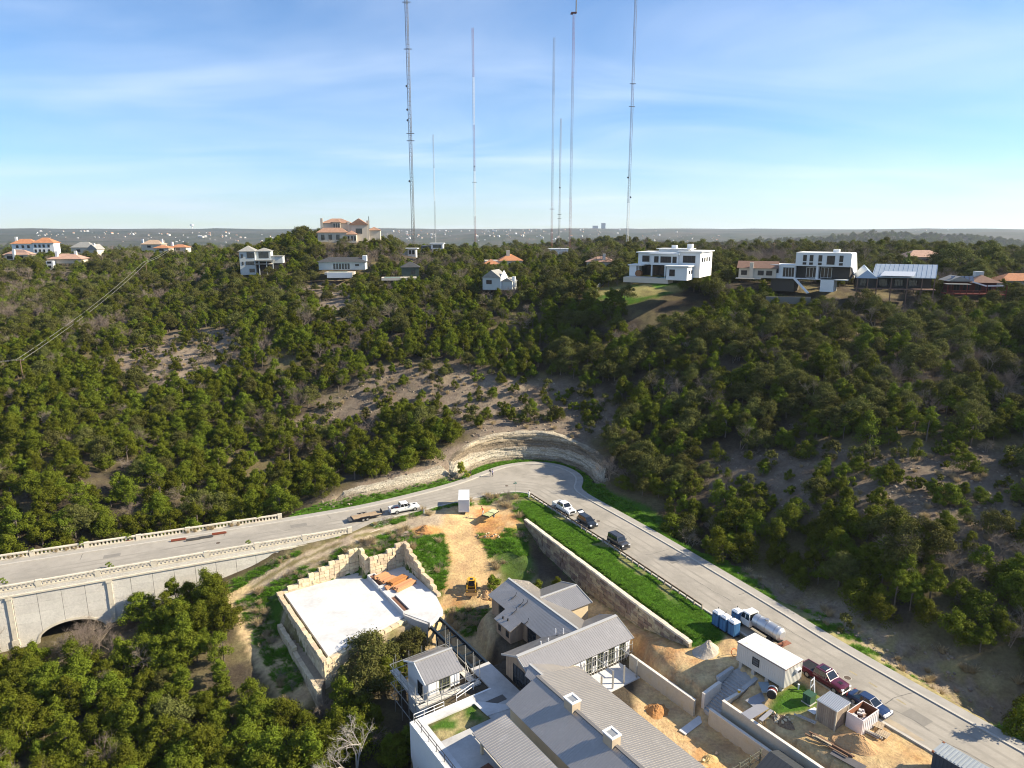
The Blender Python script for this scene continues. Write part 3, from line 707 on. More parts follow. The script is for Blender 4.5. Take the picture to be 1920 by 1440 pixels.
# parapets: pillars, rails, rows of balusters
def parapet(line, x0, x1, label, step):
    a, b_ = Vector(line[1]), Vector(line[2]); d = (b_ - a).normalized(); n = Vector((-d.y, d.x))
    end = a + d * ((x1 - a.x) / d.x); L_ = (x1 - x0) / d.x; rz = math.atan2(d.y, d.x)
    t = thing('bridge_parapet', label, 'parapet', (end.x, end.y, 0), rz + math.pi)    # local +x runs back from the end
    pil = MB().box((0, 0, .54), (.78, .5, 1.08)); pil.box((0, 0, 1.11), (.84, .56, .07)); pm = pil.mesh('pillar', M_PAR)
    k = 0; q = .45
    base = MB().box((0, 0, .14), (step - .85, .42, .28)).mesh('base_rail', M_PAR)
    top = MB().box((0, 0, .98), (step - .85, .46, .2)).mesh('top_rail', M_PAR)
    bal = MB(); nb = int((step - .95) / .58)
    for i in range(nb):
        xx = -(step - .95) / 2 + .29 + i * (step - .95) / nb
        bal.box((xx, 0, .38), (.30, .26, .2)); bal.box((xx, 0, .58), (.24, .2, .2)); bal.box((xx, 0, .78), (.30, .26, .2))
    bmz = bal.mesh('balusters', M_PAR)
    while q < L_:
        inst('pillar', pm, t, (q, 0, 0)); c = q + step / 2
        inst('base_rail', base, t, (c, 0, 0)); inst('top_rail', top, t, (c, 0, 0)); o = inst('baluster_row', bmz, t, (c, 0, 0)); o['kind'] = 'stuff'
        q += step
    return t
parapet(NEARP, -112, -29.6, 'near stone parapet with balusters along the bridge edge above the arch', 8.1)
parapet(FARP, -125, -44.5, 'far stone parapet with balusters on the forest side of the bridge', 8.1)

# ------------------------------------------------------------------ rock cut round the bend
def rock_material():
    m = bpy.data.materials.new('layered_limestone'); m.use_nodes = True; t = m.node_tree; N, L = t.nodes, t.links; b = N['Principled BSDF']
    b.inputs['Roughness'].default_value = .95; b.inputs['Specular IOR Level'].default_value = .1
    geo = N.new('ShaderNodeNewGeometry'); sp = N.new('ShaderNodeSeparateXYZ'); L.new(geo.outputs['Position'], sp.inputs[0])
    n = N.new('ShaderNodeTexNoise'); n.inputs['Scale'].default_value = .35; n.inputs['Detail'].default_value = 6; L.new(geo.outputs['Position'], n.inputs['Vector'])
    q = N.new('ShaderNodeMath'); q.operation = 'MULTIPLY_ADD'; q.inputs[1].default_value = 1.3; L.new(n.outputs['Fac'], q.inputs[0]); L.new(sp.outputs['Z'], q.inputs[2])
    cb = N.new('ShaderNodeCombineXYZ'); L.new(q.outputs[0], cb.inputs[2])
    n2 = N.new('ShaderNodeTexNoise'); n2.noise_dimensions = '3D'; n2.inputs['Scale'].default_value = 2.3; n2.inputs['Detail'].default_value = 3; L.new(cb.outputs[0], n2.inputs['Vector'])
    cr = N.new('ShaderNodeValToRGB'); e = cr.color_ramp.elements; e[0].position = .30; e[0].color = (.17, .145, .115, 1); e[1].position = .70; e[1].color = (.58, .55, .49, 1)
    k = e.new(.42); k.color = (.33, .30, .25, 1); k = e.new(.54); k.color = (.47, .43, .36, 1); L.new(n2.outputs['Fac'], cr.inputs[0])
    n3 = N.new('ShaderNodeTexNoise'); n3.inputs['Scale'].default_value = 3.5; n3.inputs['Detail'].default_value = 8; L.new(geo.outputs['Position'], n3.inputs['Vector'])
    mr = N.new('ShaderNodeMapRange'); mr.inputs[1].default_value = .3; mr.inputs[2].default_value = .7; mr.inputs[3].default_value = .42; mr.inputs[4].default_value = 1.0; L.new(n3.outputs['Fac'], mr.inputs[0])
    zr_ = N.new('ShaderNodeMapRange'); zr_.inputs[1].default_value = 0; zr_.inputs[2].default_value = 7.2; L.new(q.outputs[0], zr_.inputs[0])
    band = N.new('ShaderNodeValToRGB'); L.new(zr_.outputs[0], band.inputs[0]); be = band.color_ramp.elements; be[0].position = .10; be[0].color = (.55, .5, .42, 1); be[1].position = 1; be[1].color = (1.15, 1.1, .98, 1)
    for po, co in ((.22, (.8, .75, .66, 1)), (.30, (1.35, 1.33, 1.25, 1)), (.46, (1.3, 1.27, 1.18, 1)), (.53, (.62, .55, .47, 1)), (.70, (.6, .53, .44, 1)), (.78, (1.2, 1.1, .92, 1))): k = be.new(po); k.color = co
    bm_ = N.new('ShaderNodeMix'); bm_.data_type = 'RGBA'; bm_.blend_type = 'MULTIPLY'; bm_.inputs['Factor'].default_value = 1; L.new(cr.outputs[0], bm_.inputs['A']); L.new(band.outputs[0], bm_.inputs['B'])
    hs = N.new('ShaderNodeHueSaturation'); L.new(bm_.outputs['Result'], hs.inputs['Color']); L.new(mr.outputs[0], hs.inputs['Value']); L.new(hs.outputs[0], b.inputs['Base Color'])
    bp = N.new('ShaderNodeBump'); bp.inputs['Strength'].default_value = .8; bp.inputs['Distance'].default_value = .15; L.new(n3.outputs['Fac'], bp.inputs['Height']); L.new(bp.outputs[0], b.inputs['Normal'])
    return m
M_ROCK = rock_material()
def rock_face(line, back, layers, seed, zb=-.4, depth=1.0):
    """terraced face: base line, leaning back by `back` metres up to the terrain above"""
    n = int(sum(math.dist(a, b_) for a, b_ in zip(line, line[1:])) / .45)
    pts = []; acc = [0]
    for a, b_ in zip(line, line[1:]): acc.append(acc[-1] + math.dist(a, b_))
    for i in range(n + 1):
        s = acc[-1] * i / n; k = max(j for j in range(len(line) - 1) if acc[j] <= s + 1e-6); f_ = (s - acc[k]) / (acc[k + 1] - acc[k] + 1e-9)
        pts.append((line[k][0] + (line[k + 1][0] - line[k][0]) * f_, line[k][1] + (line[k + 1][1] - line[k][1]) * f_))
    r = np.random.default_rng(seed); mb = MB(); rows = []
    for i, p in enumerate(pts):
        a = Vector(pts[max(i - 2, 0)]); b_ = Vector(pts[min(i + 2, n)]); t_ = (b_ - a).normalized(); nrm = Vector((-t_.y, t_.x))
        e = Vector(p) + nrm * (back + .5); zt = hz1(e.x, e.y) + .12; edge = min(1, i / 5, (n - i) / 5)
        zt = zb + (zt - zb) * (.25 + .75 * edge) if edge < 1 else zt
        col_ = []
        for l in range(layers):
            f0, f1 = l / layers, (l + 1) / layers
            ins = (fbm(np.array([i * .11 + l * 5.3]), np.array([l * 3.7]), seed)[0] - .5) * .9 * depth + (hash2(i // 3, l, seed) - .5) * .22 * depth
            o_ = back * (f0 ** .9) + ins + (.18 if l % 3 == 0 else 0)
            q = Vector(p) + nrm * o_
            col_ += [(q.x, q.y, zb + (zt - zb) * f0), (q.x + nrm.x * .06, q.y + nrm.y * .06, zb + (zt - zb) * (f1 - .03))]
        q = Vector(p) + nrm * (back + .3); col_.append((q.x, q.y, zt)); q = Vector(p) + nrm * (back + 1.9); col_.append((q.x, q.y, hz1(q.x, q.y) - .15))
        rows.append(col_)
    m_ = len(rows[0])
    mb.add([p for c in rows for p in c], [(i * m_ + j, i * m_ + j + 1, (i + 1) * m_ + j + 1, (i + 1) * m_ + j) for i in range(n) for j in range(m_ - 1)])
    o = mb.build('rock_face', M_ROCK, fix=False); o.data.flip_normals(); return tag(o, kind='structure')
rock_face(CLIFF_B, 2.6, 15, 4)
rock_face(BANK, 1.8, 6, 9, -.2, .7)

# ------------------------------------------------------------------ stone pieces
M_LIME = mat('cream_limestone', (.56, .46, .31), .92, noise=[(1.2, .14), (6, .16)], bump=(5, .6, .06), rnd=.16, tint=((.42, .30, .16), 1.1, .55, .8))
M_BROWN = mat('weathered_limestone', (.285, .215, .145), .95, noise=[(1.2, .2), (6, .2)], bump=(5, .8, .08), rnd=.42, tint=((.42, .36, .27), .8, .55, .75))
M_CAP = mat('cap_stone', (.60, .53, .42), .9, noise=[(2, .12)], bump=(6, .5, .04), rnd=.10)
def block_mesh(name, m, seed, j=.06):
    r = random.Random(seed); mb = MB().box((0, 0, 0), (1, 1, 1)); me_ = mb.mesh(name, m)
    bm = bmesh.new(); bm.from_mesh(me_); bmesh.ops.bevel(bm, geom=list(bm.edges), offset=.05, segments=1, affect='EDGES')
    for v in bm.verts: v.co += Vector((r.uniform(-j, j), r.uniform(-j, j), r.uniform(-j, j))) * .6
    bmesh.ops.recalc_face_normals(bm, faces=bm.faces); bm.to_mesh(me_); bm.free(); return me_
BLK = {k: [block_mesh('stone', m, i * 7 + hash(k) % 5) for i in range(4)] for k, m in (('lime', M_LIME), ('brown', M_BROWN), ('cap', M_CAP))}
def stone_wall(t, name, key, p, q, zb, zt, course, lmin, lmax, thick, seed, cap=None, budget=9999):
    """courses of separate stones from xy p to q; zb/zt are functions of the fraction along; stones are parts of t"""
    r = random.Random(seed); p, q = Vector(p), Vector(q); L_ = (q - p).length; d = (q - p) / L_; rz = math.atan2(d.y, d.x)
    lo = min(zb(i / 20) for i in range(21)); hi = max(zt(i / 20) for i in range(21)); n = int(math.ceil((hi - lo) / course)); cnt = 0
    ro = root_of(t); inv = (Matrix.Translation(ro.location) @ Matrix.Rotation(ro.rotation_euler[2], 4, 'Z')).inverted()
    for k in range(n):
        z1 = hi - k * course; z0 = z1 - course; s = -r.uniform(0, .5)
        while s < L_ - .1:
            l = r.uniform(lmin, lmax); e = min(s + l, L_); a = max(s, 0); s = s + l
            if e - a < .12: continue
            f_ = (a + e) / 2 / L_
            if z1 > zt(f_) + course * .55 or z1 < zb(f_) - .05: continue
            c = p + d * ((a + e) / 2); n_ = Vector((-d.y, d.x)) * r.uniform(-.05, .05)
            loc = inv @ Vector((c.x + n_.x, c.y + n_.y, (z0 + z1) / 2))
            inst(name, r.choice(BLK[key]), t, loc, rz - ro.rotation_euler[2] + r.uniform(-.01, .01), ((e - a) * .97, thick, course * .94)); cnt += 1
    return cnt
# retaining wall under the lawn
lw = thing('retaining_wall', 'long brown stone retaining wall below the bright green lawn strip', 'wall', (*LAWNWALL[2], 0))
cnt = 0
for i, (a, b_) in enumerate(zip(LAWNWALL, LAWNWALL[1:])):
    a, b_ = Vector(a), Vector(b_); d = (b_ - a).normalized(); fr = Vector((d.y, -d.x))
    zb = lambda f_, a=a, b_=b_, fr=fr: hz1(*(a + (b_ - a) * f_ + fr * 1.0)) - .25
    cnt += stone_wall(lw, 'stone', 'brown', a, b_, zb, lambda f_: -.22, .58, .9, 1.9, .55, 20 + i)
    L_ = (b_ - a).length; s = 0; inv = Matrix.Translation(-lw.location)
    while s < L_:
        l = random.uniform(.9, 1.5); e = min(s + l, L_); c = a + d * ((s + e) / 2)
        inst('cap_stone', random.choice(BLK['cap']), lw, inv @ Vector((c.x, c.y, -.02 + random.uniform(-.03, .03))), math.atan2(d.y, d.x), ((e - s) * .98, .72, .3)); s += l
print('lawn wall stones', cnt)
# ------------------------------------------------------------------ road-side rail fence
M_FENCE = mat('shaded_brown_rail_wood', (.13, .085, .055), .85, noise=(6, .2), rnd=.1)  # brown wood, its colour darkened for the shaded side of the rails
M_POST = mat('sunlit_post_wood', (.34, .28, .21), .85, noise=(6, .2), rnd=.1)  # same fence wood, sunlight on the posts put into a paler colour
fl = [Vector((3.9, 137.0)), Vector((17.4, 113.2)), Vector((28.4, 92.2))]
fence = thing('rail_fence', 'low wooden post and rail fence between the lawn strip and the road', 'fence', (*fl[1], 0))
postm = MB().box((0, 0, .1), (.15, .15, 1.9)).box((0, 0, 1.07), (.17, .17, .05)).mesh('post', M_POST)
tot = [0, (fl[1] - fl[0]).length, (fl[1] - fl[0]).length + (fl[2] - fl[1]).length]
def fpt(s):
    return fl[0] + (fl[1] - fl[0]) * (s / tot[1]) if s < tot[1] else fl[1] + (fl[2] - fl[1]) * ((s - tot[1]) / (tot[2] - tot[1]))
s = 0; ps = []
while s <= tot[2]: ps.append(fpt(s)); s += 1.68
for i, p in enumerate(ps):
    inst('post', postm, fence, Vector((p.x, p.y, -.25)) - fence.location, math.atan2(-.875, .484))
    if i: 
        q = ps[i - 1]; mb = MB().beam((q.x, q.y, .66), (p.x, p.y, .66), .09, .26); mb.build('rail', M_FENCE, fence, world=True)
# ------------------------------------------------------------------ trees
M_JUN = mat('juniper_leaves', (.108, .132, .013), .85, spec=.06, noise=[(.35, .22), (1.6, .30)], rnd=.30, transl=.22)
M_OAK = mat('oak_leaves', (.105, .110, .030), .85, spec=.06, noise=[(.35, .2), (1.6, .30)], rnd=.26, transl=.22)
M_SPRING = mat('fresh_leaves', (.26, .29, .03), .75, spec=.2, noise=[(.8, .2)], rnd=.15, transl=.3)
M_BARK = mat('bark', (.16, .13, .105), .95, noise=(4, .25))
M_TWIG = mat('bare_twigs', (.29, .235, .185), .95, noise=(1, .15), rnd=.22)
M_PALE = mat('pale_dead_twigs', (.46, .42, .37), .95, noise=(1, .15), rnd=.1)
def quads_mesh(name, m, P, extra=None):
    """P: (n,4,3) array of quads"""
    n = len(P); me_ = bpy.data.meshes.new(name); me_.vertices.add(n * 4); me_.vertices.foreach_set('co', P.reshape(-1).astype(np.float32))
    me_.loops.add(n * 4); me_.loops.foreach_set('vertex_index', np.arange(n * 4)); me_.polygons.add(n)
    me_.polygons.foreach_set('loop_start', np.arange(0, n * 4, 4)); me_.polygons.foreach_set('loop_total', np.full(n, 4)); me_.update(calc_edges=True)
    if m: me_.materials.append(m)
    return me_
def leaf_quads(C, Nrm, size, r, lng=1.7):
    n = len(C); up = r.normal(size=(n, 3)); a = np.cross(Nrm, up); a /= np.linalg.norm(a, axis=1, keepdims=True) + 1e-9
    b_ = np.cross(Nrm, a); b_ /= np.linalg.norm(b_, axis=1, keepdims=True) + 1e-9
    s = (size * r.uniform(.55, 1.35, n))[:, None]; l = lng * r.uniform(.8, 1.2, n)[:, None]
    return np.stack([C - a * s * l, C - b_ * s * .8 + a * s * r.uniform(-.3, .3, n)[:, None], C + a * s * l * .9, C + b_ * s * .8 + a * s * r.uniform(-.3, .3, n)[:, None]], 1)
def crown(h, w, nclump, nleaf, leaf, seed, base=.16, flat=1.0, cone=.4, open_=0.0):
    r = np.random.default_rng(seed); Q = []; cl = []
    lean = r.normal(size=2) * .12 * w
    tries = 0
    while len(cl) < nclump:
        tries += 1
        zf = r.uniform(base, 1) ** .9; prof = (1 - cone * zf) * math.sin(math.pi * min(1, .22 + .78 * zf) ** .9) ** .6
        ang = r.uniform(0, 2 * math.pi); rr = prof * w / 2 * math.sqrt(r.uniform(.12, 1)) * (1 + .28 * math.sin(2 * ang + seed) + .18 * math.sin(3 * ang + seed * 2.1))
        c = np.array([math.cos(ang) * rr + lean[0] * zf, math.sin(ang) * rr + lean[1] * zf, zf * h * .93]); cr = w * r.uniform(.115, .195) * (1.15 - .45 * zf)
        if tries < 4000 and any(np.linalg.norm(c - k) < (cr + s) * (.42 + open_) for k, s in cl): continue
        cl.append((c, cr))
    for c, cr in cl:
        d = r.normal(size=(nleaf, 3)); d[:, 2] = d[:, 2] * .85 + .22; d /= np.linalg.norm(d, axis=1, keepdims=True)
        rad_ = cr * (.55 + .55 * r.random(nleaf) ** .6); rad_ *= 1 + .22 * np.sin(d[:, 0] * 9 + seed) * np.sin(d[:, 1] * 8) * np.sin(d[:, 2] * 9)
        spray = r.random(nleaf) < .16; rad_ = np.where(spray, rad_ * r.uniform(1.1, 1.55, nleaf), rad_); d[:, 2] = np.where(spray, np.abs(d[:, 2]) + .25, d[:, 2])
        P = c + d * rad_[:, None] * np.array([1, 1, .85 * flat])
        nrm = d + r.normal(size=(nleaf, 3)) * .55 + np.array([0, 0, .25])
        nrm /= np.linalg.norm(nrm, axis=1, keepdims=True)
        Q.append(leaf_quads(P, nrm, leaf, r))
    return np.concatenate(Q), cl
def trunk_mb(h, w, cl, seed, r0=.16, nlimb=6):
    r = random.Random(seed); mb = MB(); top = Vector((r.uniform(-.3, .3), r.uniform(-.3, .3), h * .62)); mid = Vector((r.uniform(-.2, .2), r.uniform(-.2, .2), h * .3))
    mb.tube((0, 0, -.8), mid, r0, r0 * .75, 6, False); mb.tube(mid, top, r0 * .75, r0 * .35, 5, False)
    for c, s in r.sample(cl, min(nlimb, len(cl))): mb.tube(mid.lerp(top, r.uniform(0, .8)), Vector(c), r0 * .4, r0 * .12, 4, False)
    return mb
def twig_quads(h, w, seed, lev=4, first=.42, wid=.05, spread=.75, nk=4):
    """bare branching crown as thin flat blades, crossed in pairs"""
    r = random.Random(seed); segs = []
    def grow(p, d, l, wd, k):
        q = p + d * l; segs.append((p, q, wd))
        if k == 0: return
        for _ in range(nk if k > 1 else nk + 2):
            nd_ = (d + Vector((r.gauss(0, spread), r.gauss(0, spread), r.gauss(.12, spread * .6)))).normalized()
            f_ = r.uniform(.45, 1.0); grow(p + d * l * f_, nd_, l * r.uniform(.5, .8), wd * .55, k - 1)
    nst = r.choice((1, 2, 2, 3))
    for _ in range(nst):
        d = Vector((r.gauss(0, .28), r.gauss(0, .28), 1)).normalized(); grow(Vector((r.uniform(-.2, .2), r.uniform(-.2, .2), -.3)), d, h * first, wid * 2.4, lev)
    A = np.array([s[0] for s in segs]); B = np.array([s[1] for s in segs]); Wd = np.array([s[2] for s in segs])[:, None]
    sc = h / max(B[:, 2].max(), .1); A *= sc; B *= sc
    D = B - A; D /= np.linalg.norm(D, axis=1, keepdims=True) + 1e-9; U = np.cross(D, np.random.default_rng(seed).normal(size=D.shape)); U /= np.linalg.norm(U, axis=1, keepdims=True) + 1e-9
    V = np.cross(D, U); q1 = np.stack([A - U * Wd / 2, A + U * Wd / 2, B + U * Wd / 3, B - U * Wd / 3], 1); q2 = np.stack([A - V * Wd / 2, A + V * Wd / 2, B + V * Wd / 3, B - V * Wd / 3], 1)
    return np.concatenate([q1, q2])
PROTO = {'juniper': [], 'oak': [], 'bare': [], 'shrub': []}
for i in range(7):
    h, w = [(5.6, 5.0), (6.6, 5.4), (5.0, 5.6), (7.2, 5.2), (4.6, 4.2), (6.0, 6.2), (5.4, 4.4)][i]
    Q, cl = crown(h, w, 18 + (i % 3) * 5, 250, .088, 100 + i, cone=.42 if i % 2 else .25)
    PROTO['juniper'].append((quads_mesh('juniper_crown', M_JUN, Q), trunk_mb(h, w, cl, i).mesh('juniper_trunk', M_BARK), h, w))
for i in range(4):
    h, w = [(6.2, 7.4), (5.4, 6.2), (7.2, 8.0), (6.6, 6.4)][i]
    Q, cl = crown(h, w, 26 + 3 * i, 220, .095, 200 + i, base=.3, cone=.12, flat=.85, open_=.08)
    PROTO['oak'].append((quads_mesh('oak_crown', M_OAK, Q), trunk_mb(h, w, cl, 50 + i, .2, 9).mesh('oak_trunk', M_BARK), h, w))
for i in range(5):
    h, w = [(6.5, 5), (7.8, 6), (5.2, 4.6), (7.0, 5.4), (4.4, 4.2)][i]
    PROTO['bare'].append((quads_mesh('twig_crown', M_TWIG, twig_quads(h, w, 300 + i, 4, .36, .062, .62)), MB().tube((0, 0, -.8), (0, 0, h * .35), .15, .09, 6, False).mesh('bare_trunk', M_BARK), h, w))
for i in range(4):
    h, w = [(1.7, 2.0), (2.3, 2.4), (1.3, 1.8), (2.8, 2.6)][i]
    Q, cl = crown(h, w, 8 + i, 90, .085, 400 + i, base=.08, cone=.2, open_=.05)
    PROTO['shrub'].append((quads_mesh('shrub_foliage', M_OAK if i % 2 else M_JUN, Q), trunk_mb(h, w, cl, 70 + i, .06, 4).mesh('shrub_stem', M_BARK), h, w))
KEEP = []        # (x, y, r): circles kept free of trees (houses etc.)
NOTREE = []      # polygons in xy
NOVIEW = []      # pixel boxes (u0, v0, u1, v1) of things that trees must not cover, with their distance
# ------------------------------------------------------------------ building site: own axes X (up the page to the right) and Y (away)
SR = math.atan2(E1.y, E1.x); cS, sS = math.cos(SR), math.sin(SR)
def S(X, Y_, z=0.0): return Vector((X * cS - Y_ * sS, X * sS + Y_ * cS, z))
class SB(MB):
    """builder in site axes"""
    def build(s, name, m, parent=None, **k):
        s.v = [tuple(S(*p)) for p in s.v]; return MB.build(s, name, m, parent, world=parent is not None, **k)
    def bx(s, x0, x1, y0, y1, z0, z1): return s.box(((x0 + x1) / 2, (y0 + y1) / 2, (z0 + z1) / 2), (abs(x1 - x0), abs(y1 - y0), abs(z1 - z0)))
def sthing(name, label, cat, X, Y_, z=0, group=None): return thing(name, label, cat, S(X, Y_, z), SR, group)

M_SLAB = mat('white_slab_concrete', (.55, .55, .545), .8, noise=[(.25, .08), (2, .06)], tint=((.42, .41, .39), .22, .5, .75), bump=(20, .1, .01))
M_DECK = mat('deck_concrete', (.45, .44, .42), .8, noise=[(.4, .12), (4, .07)], tint=((.33, .32, .31), .3, .5, .75))
M_WHITE = mat('white_render', (.76, .76, .75), .8, noise=(.6, .04))
M_WRAP = mat('white_wall_wrap', (.80, .80, .80), .6, noise=(1.5, .05))
M_ROOF = mat('grey_metal_roof', (.43, .405, .375), .36, .65, .4, noise=[(.35, .05), (3, .05)], tint=((.53, .505, .47), .5, .55, .75))
M_SEAM = mat('roof_seam', (.41, .385, .355), .4, .7)
M_RIDGE = mat('ridge_flashing', (.42, .42, .41), .5, .1)
M_TAN = mat('tan_cedar_boards', (.36, .26, .175), .8, noise=[(1.2, .12), (7, .1)], rnd=.08)
M_BUFF = mat('buff_wall', (.55, .45, .30), .85, noise=(1, .06))
M_GLASS = mat('dark_window_glass', (.025, .03, .035), .08, spec=.7)
M_FRAME = mat('black_window_frame', (.03, .03, .032), .5)
M_STEEL = mat('galvanised_steel', (.42, .42, .40), .45, .6, noise=(4, .1))
M_PLANK = mat('scaffold_plank', (.52, .49, .43), .85, noise=(3, .12), rnd=.1)
M_LUMBER = mat('fresh_orange_lumber', (.52, .27, .13), .75, noise=(5, .1), rnd=.12)
M_LUMB2 = mat('pale_lumber', (.56, .36, .20), .75, noise=(5, .1), rnd=.1)
M_BLUE = mat('blue_black_steel', (.022, .035, .05), .5, .3)

def window(parent, X0, X1, z0, z1, axis, at, out_, nm=2, nh=0, fm=None, gm=None):
    """window on a wall: axis 'X' = wall runs along X at Y=at, 'Y' = along Y at X=at; out_ = outward sign"""
    fm = fm or M_FRAME; gm = gm or M_GLASS
    def p(a, d, z): return (a, at + d * out_, z) if axis == 'X' else (at + d * out_, a, z)
    def bar(mb, a0, a1, b0, b1, d0, d1):
        q0, q1 = p(a0, d0, b0), p(a1, d1, b1); mb.bx(min(q0[0], q1[0]), max(q0[0], q1[0]), min(q0[1], q1[1]), max(q0[1], q1[1]), b0, b1)
    mb = SB(); t = .09
    bar(mb, X0, X1, z0, z0 + t, -.05, .06); bar(mb, X0, X1, z1 - t, z1, -.05, .06); bar(mb, X0, X0 + t, z0 + t, z1 - t, -.05, .06); bar(mb, X1 - t, X1, z0 + t, z1 - t, -.05, .06)
    for i in range(1, nm): a = X0 + (X1 - X0) * i / nm; bar(mb, a - .035, a + .035, z0 + t, z1 - t, -.03, .045)
    for i in range(1, nh + 1): b_ = z0 + (z1 - z0) * i / (nh + 1); bar(mb, X0 + t, X1 - t, b_ - .03, b_ + .03, -.03, .04)
    f_ = mb.build('window', fm, parent)
    mb = SB(); bar(mb, X0 + t, X1 - t, z0 + t, z1 - t, -.03, .015)
    mb.build('pane', gm, f_)
    return f_
def slope_roof(parent, r0, r1, e0, e1, spacing=.34, thick=.14, name='roof_slope', rib=.018, m=None):
    """one roof plane from ridge r0->r1 to eave e0->e1 (site coords), with standing seams"""
    r0, r1, e0, e1 = map(Vector, (r0, r1, e0, e1)); n = (r1 - r0).cross(e0 - r0).normalized()
    if n.z < 0: n = -n
    d = n * thick; mb = SB(); mb.add([r0, r1, e1, e0, r0 - d, r1 - d, e1 - d, e0 - d], [(0, 1, 2, 3), (7, 6, 5, 4), (0, 4, 5, 1), (1, 5, 6, 2), (2, 6, 7, 3), (3, 7, 4, 0)])
    o = mb.build(name, m or M_ROOF, parent)
    L_ = (r1 - r0).length; k = int(L_ / spacing); mb = SB()
    for i in range(k + 1):
        f_ = (i + .5) / (k + 1); a, b_ = r0.lerp(r1, f_), e0.lerp(e1, f_); mb.beam(a + n * .012, b_ + n * .012, rib, rib * 1.1, up=n)
    s = mb.build('standing_seams', m or M_SEAM, o); s['kind'] = 'stuff'
    return o
def ridge_cap(parent, r0, r1, w=.34, m=None):
    r0, r1 = Vector(r0), Vector(r1); mb = SB(); mb.beam(r0 + Vector((0, 0, .03)), r1 + Vector((0, 0, .03)), w, .09); return mb.build('ridge_cap', m or M_RIDGE, parent)
def boards(parent, a0, a1, z0, z1f, axis, at, out_, w=.34, m=None, name='board', holes=(), depth=.05):
    """vertical boards on a wall"""
    n = max(1, int(round((a1 - a0) / w))); w = (a1 - a0) / n
    for i in range(n):
        x0, x1 = a0 + i * w + .012, a0 + (i + 1) * w - .012; c = (x0 + x1) / 2; zz = z1f(c) if callable(z1f) else z1f
        parts_ = [(z0, zz)]
        for (h0, h1, g0, g1) in holes:
            if h0 < c < h1: parts_ = [q for a, b_ in parts_ for q in ((a, min(b_, g0)), (max(a, g1), b_)) if q[1] - q[0] > .05]
        for a, b_ in parts_:
            mb = SB()
            if axis == 'X': mb.bx(x0, x1, at, at + depth * out_ * random.uniform(.8, 1.1), a, b_)
            else: mb.bx(at, at + depth * out_ * random.uniform(.8, 1.1), x0, x1, a, b_)
            mb.build(name, m or M_TAN, parent)

# ---------------- garage pad
pad = sthing('concrete_pad', 'large white concrete slab of a new garage, bare and sunlit', 'slab', 34, 98, Z_PAD)
mb = SB(); mb.prism([(27.75, 87.6), (41.2, 90.7), (41.2, 105.4), (40.7, 108.4), (27.75, 108.4)], Z_PAD - .5, Z_PAD); mb.build('slab', M_SLAB, pad)
pad2 = sthing('upper_slab', 'smaller raised concrete slab carrying the orange lumber, with a ramp towards the house', 'slab', 45, 98, Z_PAD2)
mb = SB(); mb.prism([(41.25, 90.9), (43.4, 86.2), (46.8, 88.3), (48.0, 93.0), (48.0, 105.1), (41.25, 105.1)], Z_PAD2 - .9, Z_PAD2); mb.build('slab', M_SLAB, pad2)
for y0, y1 in ((90.8, 96.4), (100.4, 105.2)):
    mb = SB(); mb.bx(41.1, 41.3, y0, y1, Z_PAD - .3, Z_PAD2 + .32); mb.bx(42.3, 42.5, y0, y1, Z_PAD2 - .2, Z_PAD2 + .32); mb.bx(41.3, 42.3, y0, y0 + .2, Z_PAD2 - .2, Z_PAD2 + .32); mb.bx(41.3, 42.3, y1 - .2, y1, Z_PAD2 - .2, Z_PAD2 + .32)
    mb.build('planter_kerb', M_SLAB, pad2)
    mb = SB(); mb.bx(41.3, 42.3, y0 + .2, y1 - .2, Z_PAD2, Z_PAD2 + .08); mb.build('planter_soil', mat('red_soil', (.16, .08, .05), .95, noise=(6, .3)), pad2)
mb = SB(); mb.prism([(43.1, 86.4), (42.2, 88.4), (41.2, 90.6), (41.0, 90.5), (41.9, 88.1), (42.9, 86.0)], -8.5, Z_PAD2 - .02); mb.build('curved_edge_wall', M_DECK, pad2)
def ramp_steps(a, b_, n): return lambda f_: a + (b_ - a) * min(n - 1, int(f_ * n)) / (n - 1)
def swall(label, p, q, zb, zt, key='lime', seed=1, course=.6, name='stone_wall', thick=.7, lmin=.8, lmax=1.5):
    P, Q = S(*p), S(*q); c = (P + Q) / 2; t = thing(name, label, 'wall', (c.x, c.y, 0), SR)
    N_ = 24; hs_ = [zt((i + .5) / N_) for i in range(N_)]; b0 = min(zb(i / 10) for i in range(11)); hs_ = [b0 + round((h - b0) / course) * course for h in hs_]; i = 0
    while i < N_:                                    # one flat-topped run of courses per step
        j = i
        while j < N_ and abs(hs_[j] - hs_[i]) < .01: j += 1
        a, b_ = P.lerp(Q, i / N_), P.lerp(Q, j / N_); stone_wall(t, 'stone', key, (a.x, a.y), (b_.x, b_.y), lambda f_, i=i, j=j: zb((i + (j - i) * f_) / N_), lambda f_, h=hs_[i]: h - .05, course, lmin, lmax, thick, seed + i); i = j
    return t
swall('cream stone wall stepping down along the back left edge of the big white slab', (26.6, 108.85), (41.0, 108.85), lambda f_: Z_PAD - .3, ramp_steps(Z_PAD + .35, .25, 8), seed=3)
swall('short tall cream stone return wall between the two slabs', (41.35, 108.6), (41.35, 105.7), lambda f_: Z_PAD - .3, lambda f_: .25 - 1.2 * f_, seed=5)
swall('tall cream stone wall behind the orange lumber stacks', (41.7, 105.5), (48.2, 105.5), lambda f_: Z_PAD2 - .3, ramp_steps(-.95, .3, 4), seed=7)
swall('long shaded stone wall right of the lumber stepping down to the dug slope', (48.5, 105.7), (48.5, 92.6), lambda f_: Z_PAD2 - .3, ramp_steps(.3, Z_PAD2 + .3, 9), seed=9)
